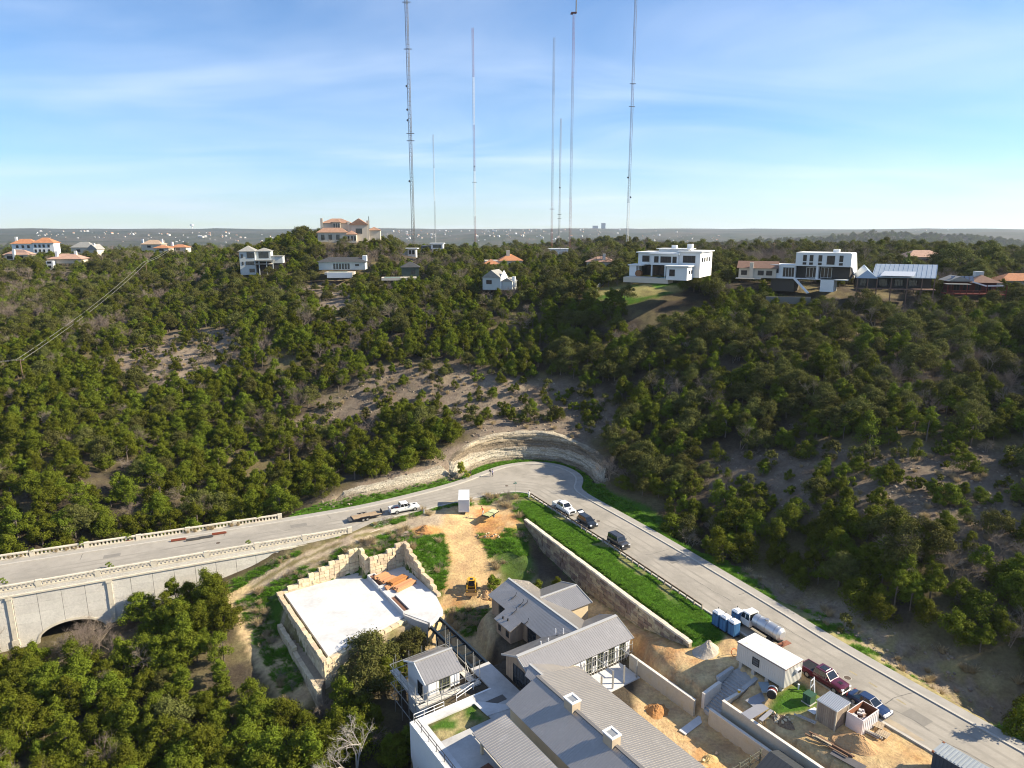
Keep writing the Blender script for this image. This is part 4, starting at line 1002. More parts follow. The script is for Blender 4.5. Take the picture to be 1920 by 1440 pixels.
swall('low stone parapet along the left edge of the white slab', (26.95, 108.3), (26.95, 86.7), lambda f_: -7.4, lambda f_: Z_PAD + .16, seed=11, course=.62)
swall('lower stone terrace wall beneath the slab parapet, above the dirt path', (25.3, 103.5), (25.3, 84.6), lambda f_: hz1(*S(24.3, 103.5 - 18.9 * f_).xy) - .3, lambda f_: -6.7 - .6 * f_, seed=13, course=.62)
swall('sunlit stone wall under the front edge of the white slab behind the oak', (26.7, 86.9), (41.2, 90.2), lambda f_: -8.9, lambda f_: Z_PAD - .08, seed=15, course=.62)
mb = SB(); mb.prism([(25.6, 84.9), (26.7, 86.5), (26.7, 104.5), (25.6, 104.5)], -9.6, -7.3); tag(mb.build('terrace', mat('terrace_soil', (.26, .21, .15), .95, noise=(1.5, .2), bump=(3, .6, .1))), kind='structure')
# lumber
lum = [(43.1, 102.3, 0, 2.6, 3.0, 5, 'topmost wide stack of orange boards against the stone wall'), (44.6, 100.2, .08, 3.6, 1.3, 6, 'darker orange bundle of joists in the middle of the lumber'),
       (44.9, 98.4, .05, 4.2, 1.5, 4, 'long pale orange boards nearest the planter kerb'), (42.6, 99.4, -.1, 1.6, 1.1, 3, 'short orange offcuts lying at the edge of the slab')]
for k, (X, Yc, a, l, w, n, lab) in enumerate(lum):
    t = thing('lumber_stack', lab, 'lumber', S(X, Yc, Z_PAD2), SR + a + rad(12), 'orange lumber stacks on the upper slab')
    r_ = random.Random(k + 3)
    for lay_ in range(n):
        nb = int(w / .28)
        for i in range(nb):
            l2 = l * r_.uniform(.82, 1.0); mb = MB().box((r_.uniform(-.2, .2), -w / 2 + (i + .5) * w / nb, .08 + lay_ * .14), (l2, .24, .12)); mb.build('plank', M_LUMBER if (k != 1) else mat('deep_orange_lumber', (.42, .19, .065), .75, noise=(5, .1), rnd=.1), t)
# ---------------- steel footbridge
fb = sthing('footbridge_frame', 'pair of blue black steel beams spanning from the slab ramp to the house', 'bridge', 44.6, 80, -4.9)
for X in (43.6, 45.9):
    mb = SB(); mb.bx(X - .16, X + .16, 71.2, 88.6, -4.72, -4.66); mb.bx(X - .16, X + .16, 71.2, 88.6, -5.22, -5.16); mb.bx(X - .03, X + .03, 71.2, 88.6, -5.16, -4.72); mb.build('beam', M_BLUE, fb)
for i in range(7):
    mb = SB(); mb.bx(43.75, 45.75, 72.2 + i * 2.5, 72.35 + i * 2.5, -5.1, -4.85); mb.build('cross_beam', M_BLUE, fb)
for X, Yp in ((43.6, 84.5), (45.9, 84.5)):
    mb = SB(); mb.bx(X - .12, X + .12, Yp - .12, Yp + .12, -9.5, -5.25); mb.build('column', M_BLUE, fb)

# ---------------- houses under construction: common eave height
ZE, ZR = -1.5, .16
FL = -4.45
# house A: long metal roof running away from the camera, left lean-to
hA = sthing('house', 'house with the farthest long grey metal roof, tan boards over a white basement', 'house', 56.7, 76, FL)
xr, half = 56.7, 3.95; yA0, yA1 = 84.4, 66.7
zl = lambda X: ZR + .04 - (abs(X - xr)) * (ZR - ZE) / half
slope_roof(hA, (xr, yA0, ZR + .04), (xr, yA1 - .2, ZR + .04), (xr - half, yA0, ZE + .04), (xr - half, yA1 + 3.4, ZE + .04))
slope_roof(hA, (xr, yA0, ZR + .04), (xr, yA1 - .2, ZR + .04), (xr + half, yA0, ZE + .04), (xr + half, yA1 + 3.4, ZE + .04))
slope_roof(hA, (xr - half, 79.4, ZE + .05), (xr - half, 75.1, ZE + .05), (xr - 6.05, 79.4, zl(xr - 6.05)), (xr - 6.05, 75.1, zl(xr - 6.05)), name='lean_to_roof')
ridge_cap(hA, (xr, yA0 + .05, ZR + .05), (xr, yA1 + .3, ZR + .05))
xl = xr - half + .45
mb = SB(); mb.bx(xl, xr + half - .4, 66.9, yA0 - .45, -9.6, -4.7); mb.build('basement_wall', M_WHITE, hA)
mb = SB(); mb.side([(xl + .05, -4.7), (xr + half - .45, -4.7), (xr + half - .45, ZE - .1), (xr, ZR - .2), (xl + .05, ZE - .1)], lambda a, z: (a, 67.0, z), lambda a, z: (a, yA0 - .5, z)); mb.build('wall_core', M_TAN, hA)
boards(hA, 79.3, yA0 - .45, -4.7, ZE - .12, 'Y', xl + .05, -1, .42, holes=[(80.0, 82.0, -3.9, -2.0)])
window(hA, 80.0, 82.0, -3.9, -2.0, 'Y', xl + .04, -1, 3)
boards(hA, 70.4, 75.1, -4.7, ZE - .12, 'Y', xl + .05, -1, .42, holes=[(72.2, 74.4, -4.4, -2.0)])
window(hA, 72.2, 74.4, -4.4, -2.0, 'Y', xl + .04, -1, 3)
mb = SB(); mb.bx(xr - 5.75, xl, 75.35, 79.2, -9.6, -4.7); mb.build('lean_to_basement', M_WHITE, hA)
zt = zl(xr - 5.75) - .2
mb = SB(); mb.side([(xr - 5.7, -4.7), (xl, -4.7), (xl, zl(xl) - .18), (xr - 5.7, zt)], lambda a, z: (a, 75.4, z), lambda a, z: (a, 79.15, z)); mb.build('lean_to_wall', M_TAN, hA)
boards(hA, 75.4, 79.15, -4.7, zt, 'Y', xr - 5.7, -1, .42, holes=[(75.9, 76.6, -3.9, -2.9), (77.9, 78.6, -3.9, -2.9)])
for a in (75.9, 77.9): window(hA, a, a + .7, -3.9, -2.9, 'Y', xr - 5.71, -1, 1)
for a in (75.9, 77.6): window(hA, a, a + .7, -7.2, -6.0, 'Y', xr - 5.76, -1, 1)
boards(hA, xr - 5.7, xl, -4.7, lambda c: zl(c) - .2, 'X', 75.4, -1, .42)
for i, (X, Yp, L_) in enumerate([(xr - 1.5, 80.2, 1.2), (xr - 1.7, 78.0, 1.7), (xr - 1.3, 77.4, 1.3), (xr - 3.2, 77.6, 1.1), (xr - 3.4, 74.3, 1.1)]):
    mb = SB(); z = zl(X) + .12; mb.beam((X - .9, Yp - .05, zl(X - .9) + .1), (X, Yp, z), .07, .07); mb.beam((X, Yp, z), (X + .1, Yp - .05, z + .5), .06, .06); mb.build('roof_bracket', M_FRAME, hA)
for X, Yp in ((xr - 5.2, 78.2), (xr - 5.0, 77.2), (xr - 2.6, 68.4)):
    mb = SB(); mb.tube((X, Yp, zl(X) - .1), (X, Yp, zl(X) + .28), .14, n=8); mb.build('vent_pipe', M_FRAME, hA)
# side wing of house A
hw = sthing('house_wing', 'small gabled wing with buff wall beside the retaining wall', 'house', 62, 77.4, FL)
slope_roof(hw, (57.6, 77.4, -.3), (64.9, 77.4, -.3), (58.4, 73.5, ZE), (64.9, 73.5, ZE)); slope_roof(hw, (57.6, 77.4, -.3), (64.9, 77.4, -.3), (58.4, 81.3, ZE), (64.9, 81.3, ZE))
ridge_cap(hw, (57.8, 77.4, -.29), (65.0, 77.4, -.29))
mb = SB(); mb.side([(73.9, -5), (80.9, -5), (80.9, ZE - .12), (77.4, -.5), (73.9, ZE - .12)], lambda a, z: (60.2, a, z), lambda a, z: (64.5, a, z)); mb.build('wall', M_BUFF, hw)
mb = SB(); mb.beam((64.95, 77.4, -.32), (64.95, 73.45, ZE - .02), .08, .26); mb.beam((64.95, 77.4, -.32), (64.95, 81.35, ZE - .02), .08, .26); mb.build('barge_board', M_RIDGE, hw)
# house B: cross roof with the white unfinished front
hB = sthing('house', 'house with streaked grey gable roof, cedar gable end and unfinished white front', 'house', 55, 66.6, FL)
yr, hb = 66.6, 3.7; B0, B1 = 46.0, 63.6
slope_roof(hB, (B0, yr, ZR), (B1, yr, ZR), (B0, yr - hb, ZE), (B1, yr - hb, ZE), .36); slope_roof(hB, (B0, yr, ZR), (B1, yr, ZR), (B0, yr + hb, ZE), (B1, yr + hb, ZE), .36)
ridge_cap(hB, (B0, yr, ZR + .01), (B1, yr, ZR + .01), .5)
for X in (B0 + .02, B1 - .02):
    for sg in (-1, 1): mb = SB(); mb.beam((X, yr, ZR - .06), (X, yr + sg * hb, ZE - .06), .07, .24); mb.build('barge_board', M_RIDGE, hB)
mb = SB(); mb.side([(yr - hb + .5, FL - .4), (yr + hb - .5, FL - .4), (yr + hb - .5, ZE), (yr, ZR - .3), (yr - hb + .5, ZE)], lambda a, z: (B0 + .5, a, z), lambda a, z: (B1 - .5, a, z)); mb.build('wall_core', M_WRAP, hB)
gz_ = lambda a: ZR - .25 - abs(a - yr) * (ZR - ZE) / hb
boards(hB, yr - hb + .5, yr + hb - .5, FL - .3, gz_, 'Y', B0 + .5, -1, .34, holes=[(yr - 2.35, yr + 1.5, FL - .2, -1.75)])
window(hB, yr - 2.35, yr + 1.5, FL - .2, -1.75, 'Y', B0 + .49, -1, 5, 1)
# front: white panels, dark openings, steel studs
yf = yr - hb + .5
for i in range(9):
    X = 54.3 + i * 1.02
    if i % 2 == 0:
        mb = SB(); mb.bx(X, X + .82, yf - .07, yf - .02, FL + .15, ZE - .25); mb.build('wrap_panel', M_WRAP, hB)
        if i in (2, 4): window(hB, X + .15, X + .62, FL + 1.0, FL + 2.3, 'X', yf - .08, -1, 2, 2)
    else: window(hB, X - .1, X + .92, FL + .1, ZE - .3, 'X', yf - .03, -1, 2, 3, fm=mat('olive_frame', (.16, .17, .10), .6))
for i in range(19):
    X = 54.2 + i * .5; mb = SB(); mb.bx(X, X + .07, yf - .62, yf - .55, FL + .05, ZE - .3); mb.build('stud', M_STEEL, hB)
for z in (FL + 1.1, FL + 2.2): mb = SB(); mb.bx(54.2, 63.3, yf - .66, yf - .62, z, z + .06); mb.build('stud_rail', M_STEEL, hB)
for X, Yp in [(xr - .3, 68.3), (xr - 1.2, 68.9)]: mb = SB(); mb.tube((X - 1.5, Yp - .3, -.5), (X - 1.5, Yp - .3, .35), .07, n=6); mb.build('vent_pipe', M_WRAP, hB)
for X in (50.6, 51.9): mb = SB(); mb.tube((X, 67.5, -.4), (X, 67.5, .25), .08, n=6); mb.build('vent_pipe', M_WRAP, hB)
# terrace frame in front of B
tf = sthing('terrace_frame', 'row of slim steel posts on the sunlit terrace slab before the white front', 'frame', 58, 60, FL)
mb = SB(); mb.bx(53.8, 61.0, 58.9, 62.9, FL - .3, FL + .06); mb.build('terrace_slab', M_SLAB, tf)
for X in (54.3, 56.3, 58.3, 60.6):
    mb = SB(); mb.bx(X - .09, X + .09, 59.1, 59.28, FL + .06, FL + 2.75); mb.build('post', M_STEEL, tf)
for X in (56.3, 60.6): mb = SB(); mb.bx(X - .05, X + .05, 59.3, 62.4, FL + 2.6, FL + 2.72); mb.build('top_beam', M_STEEL, tf)
# house C: the large roof in front
hC = sthing('house', 'house with the biggest roof at the lower edge, two square chimneys on its ridge', 'house', 46, 48, FL)
xc = 45.6; zc = .45; y0, y1 = 61.5, 28
slope_roof(hC, (xc, y0, zc), (xc, y1, zc), (xc - 4.75, y0, ZE), (xc - 4.75, y1, ZE), .3)
slope_roof(hC, (xc, y0, zc), (xc, y1, zc), (xc + 7.8, y0 + 1.3, -1.95), (xc + 7.8, y1, -1.95), .3)
ridge_cap(hC, (xc, y0 + .05, zc + .01), (xc, y1, zc + .01), .42, mat('dark_ridge', (.15, .145, .145), .6, .0))
mb = SB(); mb.side([(xc - 4.3, FL - .5), (xc + 7.2, FL - .5), (xc + 7.2, -2.1), (xc, zc - .25), (xc - 4.3, ZE - .15)], lambda a, z: (a, y1, z), lambda a, z: (a, y0 - .35, z)); mb.build('wall', M_BUFF, hC)
slope_roof(hC, (46.6, 61.6, .02), (46.6, 64.6, .02), (45.2, 61.6, -.55), (45.2, 63.6, -.55), .4, name='link_roof', thick=.1)
slope_roof(hC, (46.6, 61.55, .02), (46.6, 64.6, .02), (53.35, 62.75, -1.93), (52.9, 63.4, -1.9), .36, name='link_roof', thick=.1)
ridge_cap(hC, (46.6, 61.5, .03), (46.6, 64.5, .03), .3)
for yc in (54.6, 47.8):
    mb = SB(); mb.bx(xc - .62, xc + .62, yc - .75, yc + .75, zc - .9, zc + 1.0); o = mb.build('chimney', mat('chimney_cladding', (.47, .38, .27), .85, noise=(2, .08)), hC)
    mb = SB(); 
    for a0, a1, b0, b1 in ((-.7, .7, -.83, -.6), (-.7, .7, .6, .83), (-.7, -.45, -.6, .6), (.45, .7, -.6, .6)): mb.bx(xc + a0, xc + a1, yc + b0, yc + b1, zc + 1.0, zc + 1.14)
    mb.build('chimney_cap', M_WRAP, o)
    mb = SB(); mb.bx(xc - .45, xc + .45, yc - .6, yc + .6, zc + 1.0, zc + 1.05); mb.build('flue_grille', M_STEEL, o)
# flat roof D
hD = sthing('carport', 'flat pale metal canopy roof on posts beside the big roof', 'canopy', 37.5, 50, FL)
slope_roof(hD, (39.95, 60.2, -1.72), (39.95, 28, -1.72), (35.2, 60.0, -1.95), (35.2, 28, -1.95), .36, rib=.035)
for Yp in (59.0, 53.5): mb = SB(); mb.bx(35.75, 36.05, Yp - .15, Yp + .15, FL, -2.1); mb.build('post', M_BUFF, hD)
mb = SB(); mb.bx(35.4, 39.8, 59.7, 59.95, -2.15, -1.98); mb.build('edge_beam', M_TAN, hD)
# deck and its tall white retaining wall
dk = sthing('deck', 'grey concrete terrace with tall white outer wall at the lower left', 'terrace', 38, 60, Z_DECK)
for x0, x1, y0, y1 in ((31.5, 32.9, 28, 68.2), (32.9, 40.0, 67.0, 68.2), (40.0, 45.9, 60.5, 68.2), (32.9, 40.0, 28, 63.4), (40.0, 41.2, 28, 60.5), (43.0, 45.9, 68.2, 73.4)):
    mb = SB(); mb.bx(x0, x1, y0, y1, Z_DECK - .5, Z_DECK + .02); mb.build('paving_slab', M_SLAB if (x1 - x0 < 1.5 or y1 - y0 < 1.5) else M_DECK, dk)
mb = SB(); mb.bx(31.25, 31.5, 28, 68.4, -16, Z_DECK + .08); mb.build('outer_wall', M_WHITE, dk)
mb = SB(); mb.bx(31.5, 43.0, 68.2, 68.45, -15, Z_DECK + .05); mb.build('end_wall', M_WHITE, dk)
mb = SB(); mb.prism([(40.3, 66.9), (43.8, 63.6), (43.4, 63.5), (39.8, 64.0), (39.6, 66.9)], Z_DECK + .02, Z_DECK + .09); mb.build('pale_plank_sheet', M_SLAB, dk)
mb = SB(); mb.bx(40.6, 43.6, 69.2 - 3.9, 66.4, Z_DECK + .02, Z_DECK + .05); mb.build('dark_mat', mat('dark_board', (.12, .11, .10), .9), dk)
mb = SB(); mb.box((34.5, 56.4, Z_DECK + .06), (2.6, 1.6, .1), .1); tag(mb.build('plywood_sheet', mat('brown_plywood', (.17, .075, .045), .8, noise=(4, .15))), 'dark brown plywood sheet lying on the shaded terrace by the canopy', 'board')
def railing(label, pts, h=1.05, m=None, step=1.9):
    t = thing('railing', label, 'railing', S(*pts[0]), SR); m = m or M_FRAME
    for a, b_ in zip(pts, pts[1:]):
        a, b_ = Vector(a), Vector(b_); n = max(1, int((b_ - a).length / step))
        for i in range(n + 1):
            q = a.lerp(b_, i / n); mb = SB(); mb.tube(q, q + Vector((0, 0, h)), .035, n=5); mb.build('post', m, t)
        for k in (.5, 1.0): mb = SB(); mb.beam(a + Vector((0, 0, h * k)), b_ + Vector((0, 0, h * k)), .06, .06); mb.build('rail', m, t)
    return t
railing('dark safety railing along the top of the tall white terrace wall', [(31.7, 68.0, Z_DECK), (31.7, 45, Z_DECK)])
railing('white board railing between the terrace and the scaffolding', [(31.8, 68.3, Z_DECK), (36.0, 68.3, Z_DECK)], 1.0, M_WRAP, 1.4)
railing('white board railing in the corner by the cedar gable', [(38.0, 68.6, Z_DECK), (41.0, 69.4, Z_DECK)], 1.0, M_WRAP, 1.5)

# ---------------- cottage wrapped in scaffolding
ct_ = sthing('cottage', 'small white cottage with grey gable roof wrapped in scaffolding', 'house', 38, 74.6, -9)
yq, hq = 74.6, 3.2
slope_roof(ct_, (35.0, yq, -1.0), (40.7, yq, -1.0), (35.0, yq - hq, -2.5), (40.7, yq - hq, -2.5), .42); slope_roof(ct_, (35.0, yq, -1.0), (40.7, yq, -1.0), (35.0, yq + hq, -2.5), (40.7, yq + hq, -2.5), .42)
ridge_cap(ct_, (34.95, yq, -.98), (40.75, yq, -.98), .3)
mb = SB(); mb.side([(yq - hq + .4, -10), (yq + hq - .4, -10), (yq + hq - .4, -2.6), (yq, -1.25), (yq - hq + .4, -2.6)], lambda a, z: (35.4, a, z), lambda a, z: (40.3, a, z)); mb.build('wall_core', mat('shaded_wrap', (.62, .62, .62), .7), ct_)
for a0, a1 in ((35.5, 37.1), (38.8, 40.2)): mb = SB(); mb.bx(a0, a1, yq - hq + .3, yq - hq + .38, -4.5, -2.75); mb.build('wrap_panel', M_WRAP, ct_)
window(ct_, 37.15, 38.75, -4.5, -2.8, 'X', yq - hq + .38, -1, 3, 1, fm=mat('olive_frame', (.16, .17, .10), .6))
window(ct_, 72.9, 74.4, -5.6, -3.6, 'Y', 35.38, -1, 2, 1)
mb = SB(); mb.beam((34.98, yq, -1.06), (34.98, yq - hq, -2.56), .07, .22); mb.beam((34.98, yq, -1.06), (34.98, yq + hq, -2.56), .07, .22); mb.build('barge_board', M_WRAP, ct_)
sc = sthing('scaffolding', 'grey tube scaffolding with plank decks around the small white cottage', 'scaffolding', 38, 74.6, -9)
sx = [32.9, 34.5, 36.5, 38.5, 40.8, 42.3]; ring = [(x, 69.9) for x in sx[1:]] + [(x, 79.3) for x in sx[1:]] + [(33.6, y) for y in (71.5, 73.6, 75.8, 78)] + [(42.3, y) for y in (71.5, 73.6, 75.8, 78)] + [(x, 71.1) for x in sx[1:]]
for x, y in ring:
    top_ = -2.2 + (1.4 if x > 41 else 0) + random.uniform(-.3, .4); mb = SB(); mb.tube((x, y, -10), (x, y, top_), .045, n=5); mb.build('standard', M_STEEL, sc)
for z in (-8.2, -6.3, -4.45, -3.5):
    for a, b_ in (((33.4, 69.9), (42.5, 69.9)), ((33.6, 69.9), (33.6, 79.3)), ((42.3, 69.9), (42.3, 79.3)), ((33.6, 79.3), (42.3, 79.3)), ((34.3, 71.1), (42.5, 71.1))):
        mb = SB(); mb.beam((*a, z), (*b_, z), .07, .07); mb.build('ledger', M_STEEL, sc)
for i in range(5):
    for (x0, y0, x1, y1) in ((33.4 + i * 1.86, 70.0, 33.4 + (i + 1) * 1.84, 71.0), (33.7, 70.6 + i * 1.75, 34.6, 70.6 + (i + 1) * 1.72), (41.3, 70.6 + i * 1.75, 42.2, 70.6 + (i + 1) * 1.72)):
        for k in range(3):
            w = (y1 - y0) / 3 if x1 - x0 > y1 - y0 else (x1 - x0) / 3; mb = SB()
            if x1 - x0 > y1 - y0: mb.bx(x0, x1, y0 + k * w, y0 + (k + 1) * w - .03, -4.42, -4.36)
            else: mb.bx(x0 + k * w, x0 + (k + 1) * w - .03, y0, y1, -4.42, -4.36)
            mb.build('plank', M_PLANK, sc)
for x, y0, y1 in ((42.3, 69.9, 73.6), (33.6, 69.9, 73.6)): mb = SB(); mb.beam((x, y0, -8), (x, y1, -3.2), .05, .05); mb.build('brace', M_STEEL, sc)
for a, b_ in (((34.5, 69.85), (38.5, 69.85)), ((42.35, 75), (42.35, 79))): mb = SB(); mb.beam((*a, -9), (*b_, -4.6), .05, .05); mb.build('brace', M_STEEL, sc)
mb = SB(); mb.beam((41.9, 78.9, -10), (41.9, 78.0, -1.2), .05, .05); mb.beam((42.3, 78.9, -10), (42.3, 78.0, -1.2), .05, .05)
for i in range(24): mb.beam((41.9, 78.9 - i * .036, -9.6 + i * .36), (42.3, 78.9 - i * .036, -9.6 + i * .36), .04, .04)
mb.build('ladder', M_STEEL, sc)
mb = SB(); mb.bx(41.2, 41.5, 75.2, 76.0, -4.3, -2.4); mb.bx(40.95, 41.2, 75.3, 75.5, -4.3, -2.2); tag(mb.build('tool_board', mat('yellow_plastic', (.62, .36, .03), .5)), 'yellow plastic boards leaning on the scaffold at the cottage corner', 'board')

# ---------------- low walls, stairs
def low_wall(label, segs, z0, z1, th=.32):
    x, y = segs[0][:2]; t = sthing('low_wall', label, 'wall', x, y, z0)
    for (xa, ya, xb, yb) in segs:
        mb = SB()
        if abs(xb - xa) < abs(yb - ya): mb.bx(xa - th / 2, xa + th / 2, ya, yb, z0, z1)
        else: mb.bx(xa, xb, ya - th / 2, ya + th / 2, z0, z1)
        mb.build('wall', mat('wall_concrete', (.50, .45, .36), .9, noise=[(.8, .1), (6, .08)], tint=((.40, .32, .18), .8, .5, .8)), t)
        mb = SB()
        if abs(xb - xa) < abs(yb - ya): mb.bx(xa - th / 2 - .03, xa + th / 2 + .03, min(ya, yb) - .02, max(ya, yb) + .02, z1 + .002, z1 + .10)
        else: mb.bx(min(xa, xb) - .02, max(xa, xb) + .02, ya - th / 2 - .03, ya + th / 2 + .03, z1 + .004, z1 + .102)
        mb.build('coping', mat('wall_top', (.66, .60, .52), .85, noise=(2, .08)), t)
    return t
low_wall('long low concrete wall running from the white house front to the stairs', [(61.3, 61.2, 61.3, 49.7)], -5, -2.35)
low_wall('inner low concrete wall in front of the rebar posts', [(61.6, 47.6, 61.6, 33)], -5, -2.35)
low_wall('outer low concrete wall turning a corner at the stairs', [(62.8, 46.7, 62.8, 31), (62.98, 46.54, 66.4, 46.54)], -4.5, -1.15)
st = sthing('stairs', 'wide concrete stairs between side walls below the site office', 'stairs', 65, 48, -4)
n = 14
for i in range(n):
    x0 = 62.2 + i * .42; z1 = -3.65 + (i + 1) * .19; mb = SB(); mb.bx(x0, x0 + .44, 46.95 + (.0 if i < 5 else .1), 49.0 + (0 if i < 5 else .5), -4.6, z1); mb.build('step', mat('grey_concrete', (.40, .395, .385), .85, noise=[(1, .1)]), st)
mb = SB(); mb.side([(62.3, -4.5), (65.4, -4.5), (65.4, -1.1), (64.9, -1.1), (62.3, -1.5)], lambda a, z: (a, 49.05, z), lambda a, z: (a, 49.5, z)); mb.build('side_wall', mat('wall_top', (.66, .60, .52)), st)
mb = SB(); mb.side([(65.45, -4.5), (68.4, -4.5), (68.4, -.4), (65.45, -.7)], lambda a, z: (a, 49.55, z), lambda a, z: (a, 50.0, z)); mb.build('side_wall', mat('grey_concrete', (.40, .395, .385)), st)
mb = SB(); mb.side([(66.45, -3.5), (69.0, -3.5), (69.0, -.35), (66.45, -.9)], lambda a, z: (a, 46.3, z), lambda a, z: (a, 46.85, z)); mb.build('side_wall', mat('grey_concrete', (.40, .395, .385)), st)
mb = SB(); mb.bx(68.05, 69.6, 46.9, 49.5, -2, -.72); mb.build('landing', mat('grey_concrete', (.40, .395, .385)), st)
# white bucket on the wall corner
p = S(65.6, 46.55, -1.05); t = thing('bucket', 'small yellow bucket on the corner of the low concrete wall', 'bucket', p)
MB().tube((0, 0, 0), (0, 0, .36), .17, .21, 12).build('shell', mat('yellow_plastic', (.62, .36, .03)), t); MB().tube((0, 0, .34), (0, 0, .37), .19, .19, 12).build('contents', M_WRAP, t)
# dark roof at the lower edge and steel frame next to it
hE = sthing('garden_shed', 'small dark roofed shed cut off by the lower edge below the walls', 'shed', 60.2, 34, FL)
slope_roof(hE, (60.2, 38.2, -1.0), (60.2, 28, -1.0), (57.0, 38.2, -2.2), (57.0, 28, -2.2), .5, m=mat('dark_roof', (.055, .06, .065), .5, .2)); slope_roof(hE, (60.2, 38.2, -1.0), (60.2, 28, -1.0), (62.0, 38.2, -1.7), (62.0, 28, -1.7), .5, m=mat('dark_roof', (.055, .06, .065)))
mb = SB(); mb.bx(57.4, 61.4, 28, 37.8, -5, -2.2); mb.build('wall', M_BUFF, hE)
rf = sthing('steel_frame', 'open steel post frame with thin rods in the sandy yard', 'frame', 57.5, 40, FL)
for X, Yp in ((60.6, 39.6), (58.8, 39.6), (57.0, 39.6), (55.8, 39.6)):
    mb = SB(); mb.bx(X - .06, X + .06, Yp - .06, Yp + .06, -4.6, -1.9); mb.build('post', mat('grey_green_steel', (.17, .18, .14), .6, .3), rf)
for z in (-2.1, -2.6, -3.2): mb = SB(); mb.beam((55.6, 39.6, z), (61.0, 39.6, z), .04, .04); mb.build('rod', mat('grey_green_steel', (.17, .18, .14)), rf)
for X in (56.2, 57.6, 59.2, 60.4): mb = SB(); mb.beam((X, 39.6, -2.2), (X + .1, 36.2, -2.2), .04, .04); mb.build('rod', mat('grey_green_steel', (.17, .18, .14)), rf)
mb = SB(); mb.box((60.0, 48.6, -4.42), (4.6, 1.0, .1), .1); tag(mb.build('plank_walkway', M_SLAB), 'pale concrete walk board crossing the sandy yard to the stairs', 'board')
# ------------------------------------------------------------------ houses on the ridge
M_STUC = mat('white_stucco', (.74, .74, .72), .85, noise=(.3, .04))
M_CREAM = mat('cream_stucco', (.55, .49, .40), .85, noise=(.3, .06))
M_GREYW = mat('pale_grey_siding', (.46, .49, .48), .8, noise=(.4, .05))
M_ORANGE = mat('orange_roof_tiles', (.40, .18, .09), .85, noise=[(.5, .15), (2.2, .2)])
M_TERRA = mat('muted_terracotta', (.32, .19, .13), .85, noise=[(.5, .15), (2.2, .2)])
M_PINK = mat('faded_pink_tiles', (.38, .24, .18), .85, noise=[(.5, .12), (2.2, .15)])
M_BROWNR = mat('brown_shingle', (.19, .115, .085), .9, noise=[(1, .15)])
M_GREYR = mat('grey_shingle', (.27, .265, .245), .9, noise=[(1, .15)])
M_DKR = mat('charcoal_shingle', (.055, .057, .06), .8, noise=(1, .15))
M_SHADE_DKWOOD = mat('porch_shade_dark_wood', (.05, .045, .04), .9)  # shade of porches and recesses put into the colour; also dark lodge timber
M_REDW = mat('red_deck_wood', (.20, .045, .03), .8, noise=(3, .2))
M_POOL = mat('pool_water', (.05, .30, .32), .08, spec=.6)
M_BLUER = mat('blue_grey_metal', (.36, .41, .45), .35, .4, noise=(.6, .08))
def bx(mb, x0, x1, y0, y1, z0, z1): return mb.box(((x0 + x1) / 2, (y0 + y1) / 2, (z0 + z1) / 2), (abs(x1 - x0), abs(y1 - y0), abs(z1 - z0)))
def block(t, x0, x1, y0, y1, z0, z1, m=None, name='wall'): return bx(MB(), x0, x1, y0, y1, z0, z1).build(name, m or M_STUC, t)
def flat(t, x0, x1, y0, y1, z, m=None, o=.5, th=.3, name='roof'): return bx(MB(), x0 - o, x1 + o, y0 - o, y1 + o, z, z + th).build(name, m or M_STUC, t)
def hip(t, x0, x1, y0, y1, z, h, m, o=.5, name='roof', gable=False):
    x0, x1, y0, y1 = x0 - o, x1 + o, y0 - o, y1 + o; w, d = x1 - x0, y1 - y0; mb = MB()
    if w >= d: k = 0 if gable else d / 2; a, b_ = (x0 + k, (y0 + y1) / 2, z + h), (x1 - k, (y0 + y1) / 2, z + h)
    else: k = 0 if gable else w / 2; a, b_ = ((x0 + x1) / 2, y0 + k, z + h), ((x0 + x1) / 2, y1 - k, z + h)
    if w >= d: mb.add([(x0, y0, z), (x1, y0, z), (x1, y1, z), (x0, y1, z), a, b_], [(0, 1, 5, 4), (2, 3, 4, 5), (3, 0, 4), (1, 2, 5), (3, 2, 1, 0)])
    else: mb.add([(x0, y0, z), (x1, y0, z), (x1, y1, z), (x0, y1, z), a, b_], [(0, 1, 4), (1, 2, 5, 4), (2, 3, 5), (3, 0, 4, 5), (3, 2, 1, 0)])
    return mb.build(name, m, t)
def win(t, x0, x1, z0, z1, y, nm=1, fm=None, side=None):
    """front window at y (faces -y) or, side=x, on the wall facing +x at x=side with x0..x1 along y"""
    def B(mb, a0, a1, b0, b1, d0, d1): return bx(mb, a0, a1, y - d1, y - d0, b0, b1) if side is None else bx(mb, side + d0, side + d1, a0, a1, b0, b1)
    mb = MB(); e = .1; B(mb, x0, x1, z0, z0 + e, -.1, .08); B(mb, x0, x1, z1 - e, z1, -.1, .08); B(mb, x0, x0 + e, z0 + e, z1 - e, -.1, .08); B(mb, x1 - e, x1, z0 + e, z1 - e, -.1, .08)
    for i in range(1, nm): a = x0 + (x1 - x0) * i / nm; B(mb, a - .05, a + .05, z0 + e, z1 - e, -.1, .07)
    f_ = mb.build('window', fm or M_FRAME, t); mb = MB(); B(mb, x0 + e, x1 - e, z0 + e, z1 - e, -.06, .02); mb.build('pane', M_GLASS, f_); return f_
def house_at(label, u, v, y, rz=0.0, name='house', cat='house', keep=None, view=None, strength=.75, drop=0.0):
    p = Y(u, v, y); t = thing(name, label, cat, p, rad(rz)); t['px'] = 0
    del t['px']
    k = FOC / (y * CP - (p.z - CAM_H) * SP)
    if keep: KEEP.append((p.x, p.y + 2, keep))
    if view: NOVIEW.append((*view, y + 3, strength * .80))
    return t
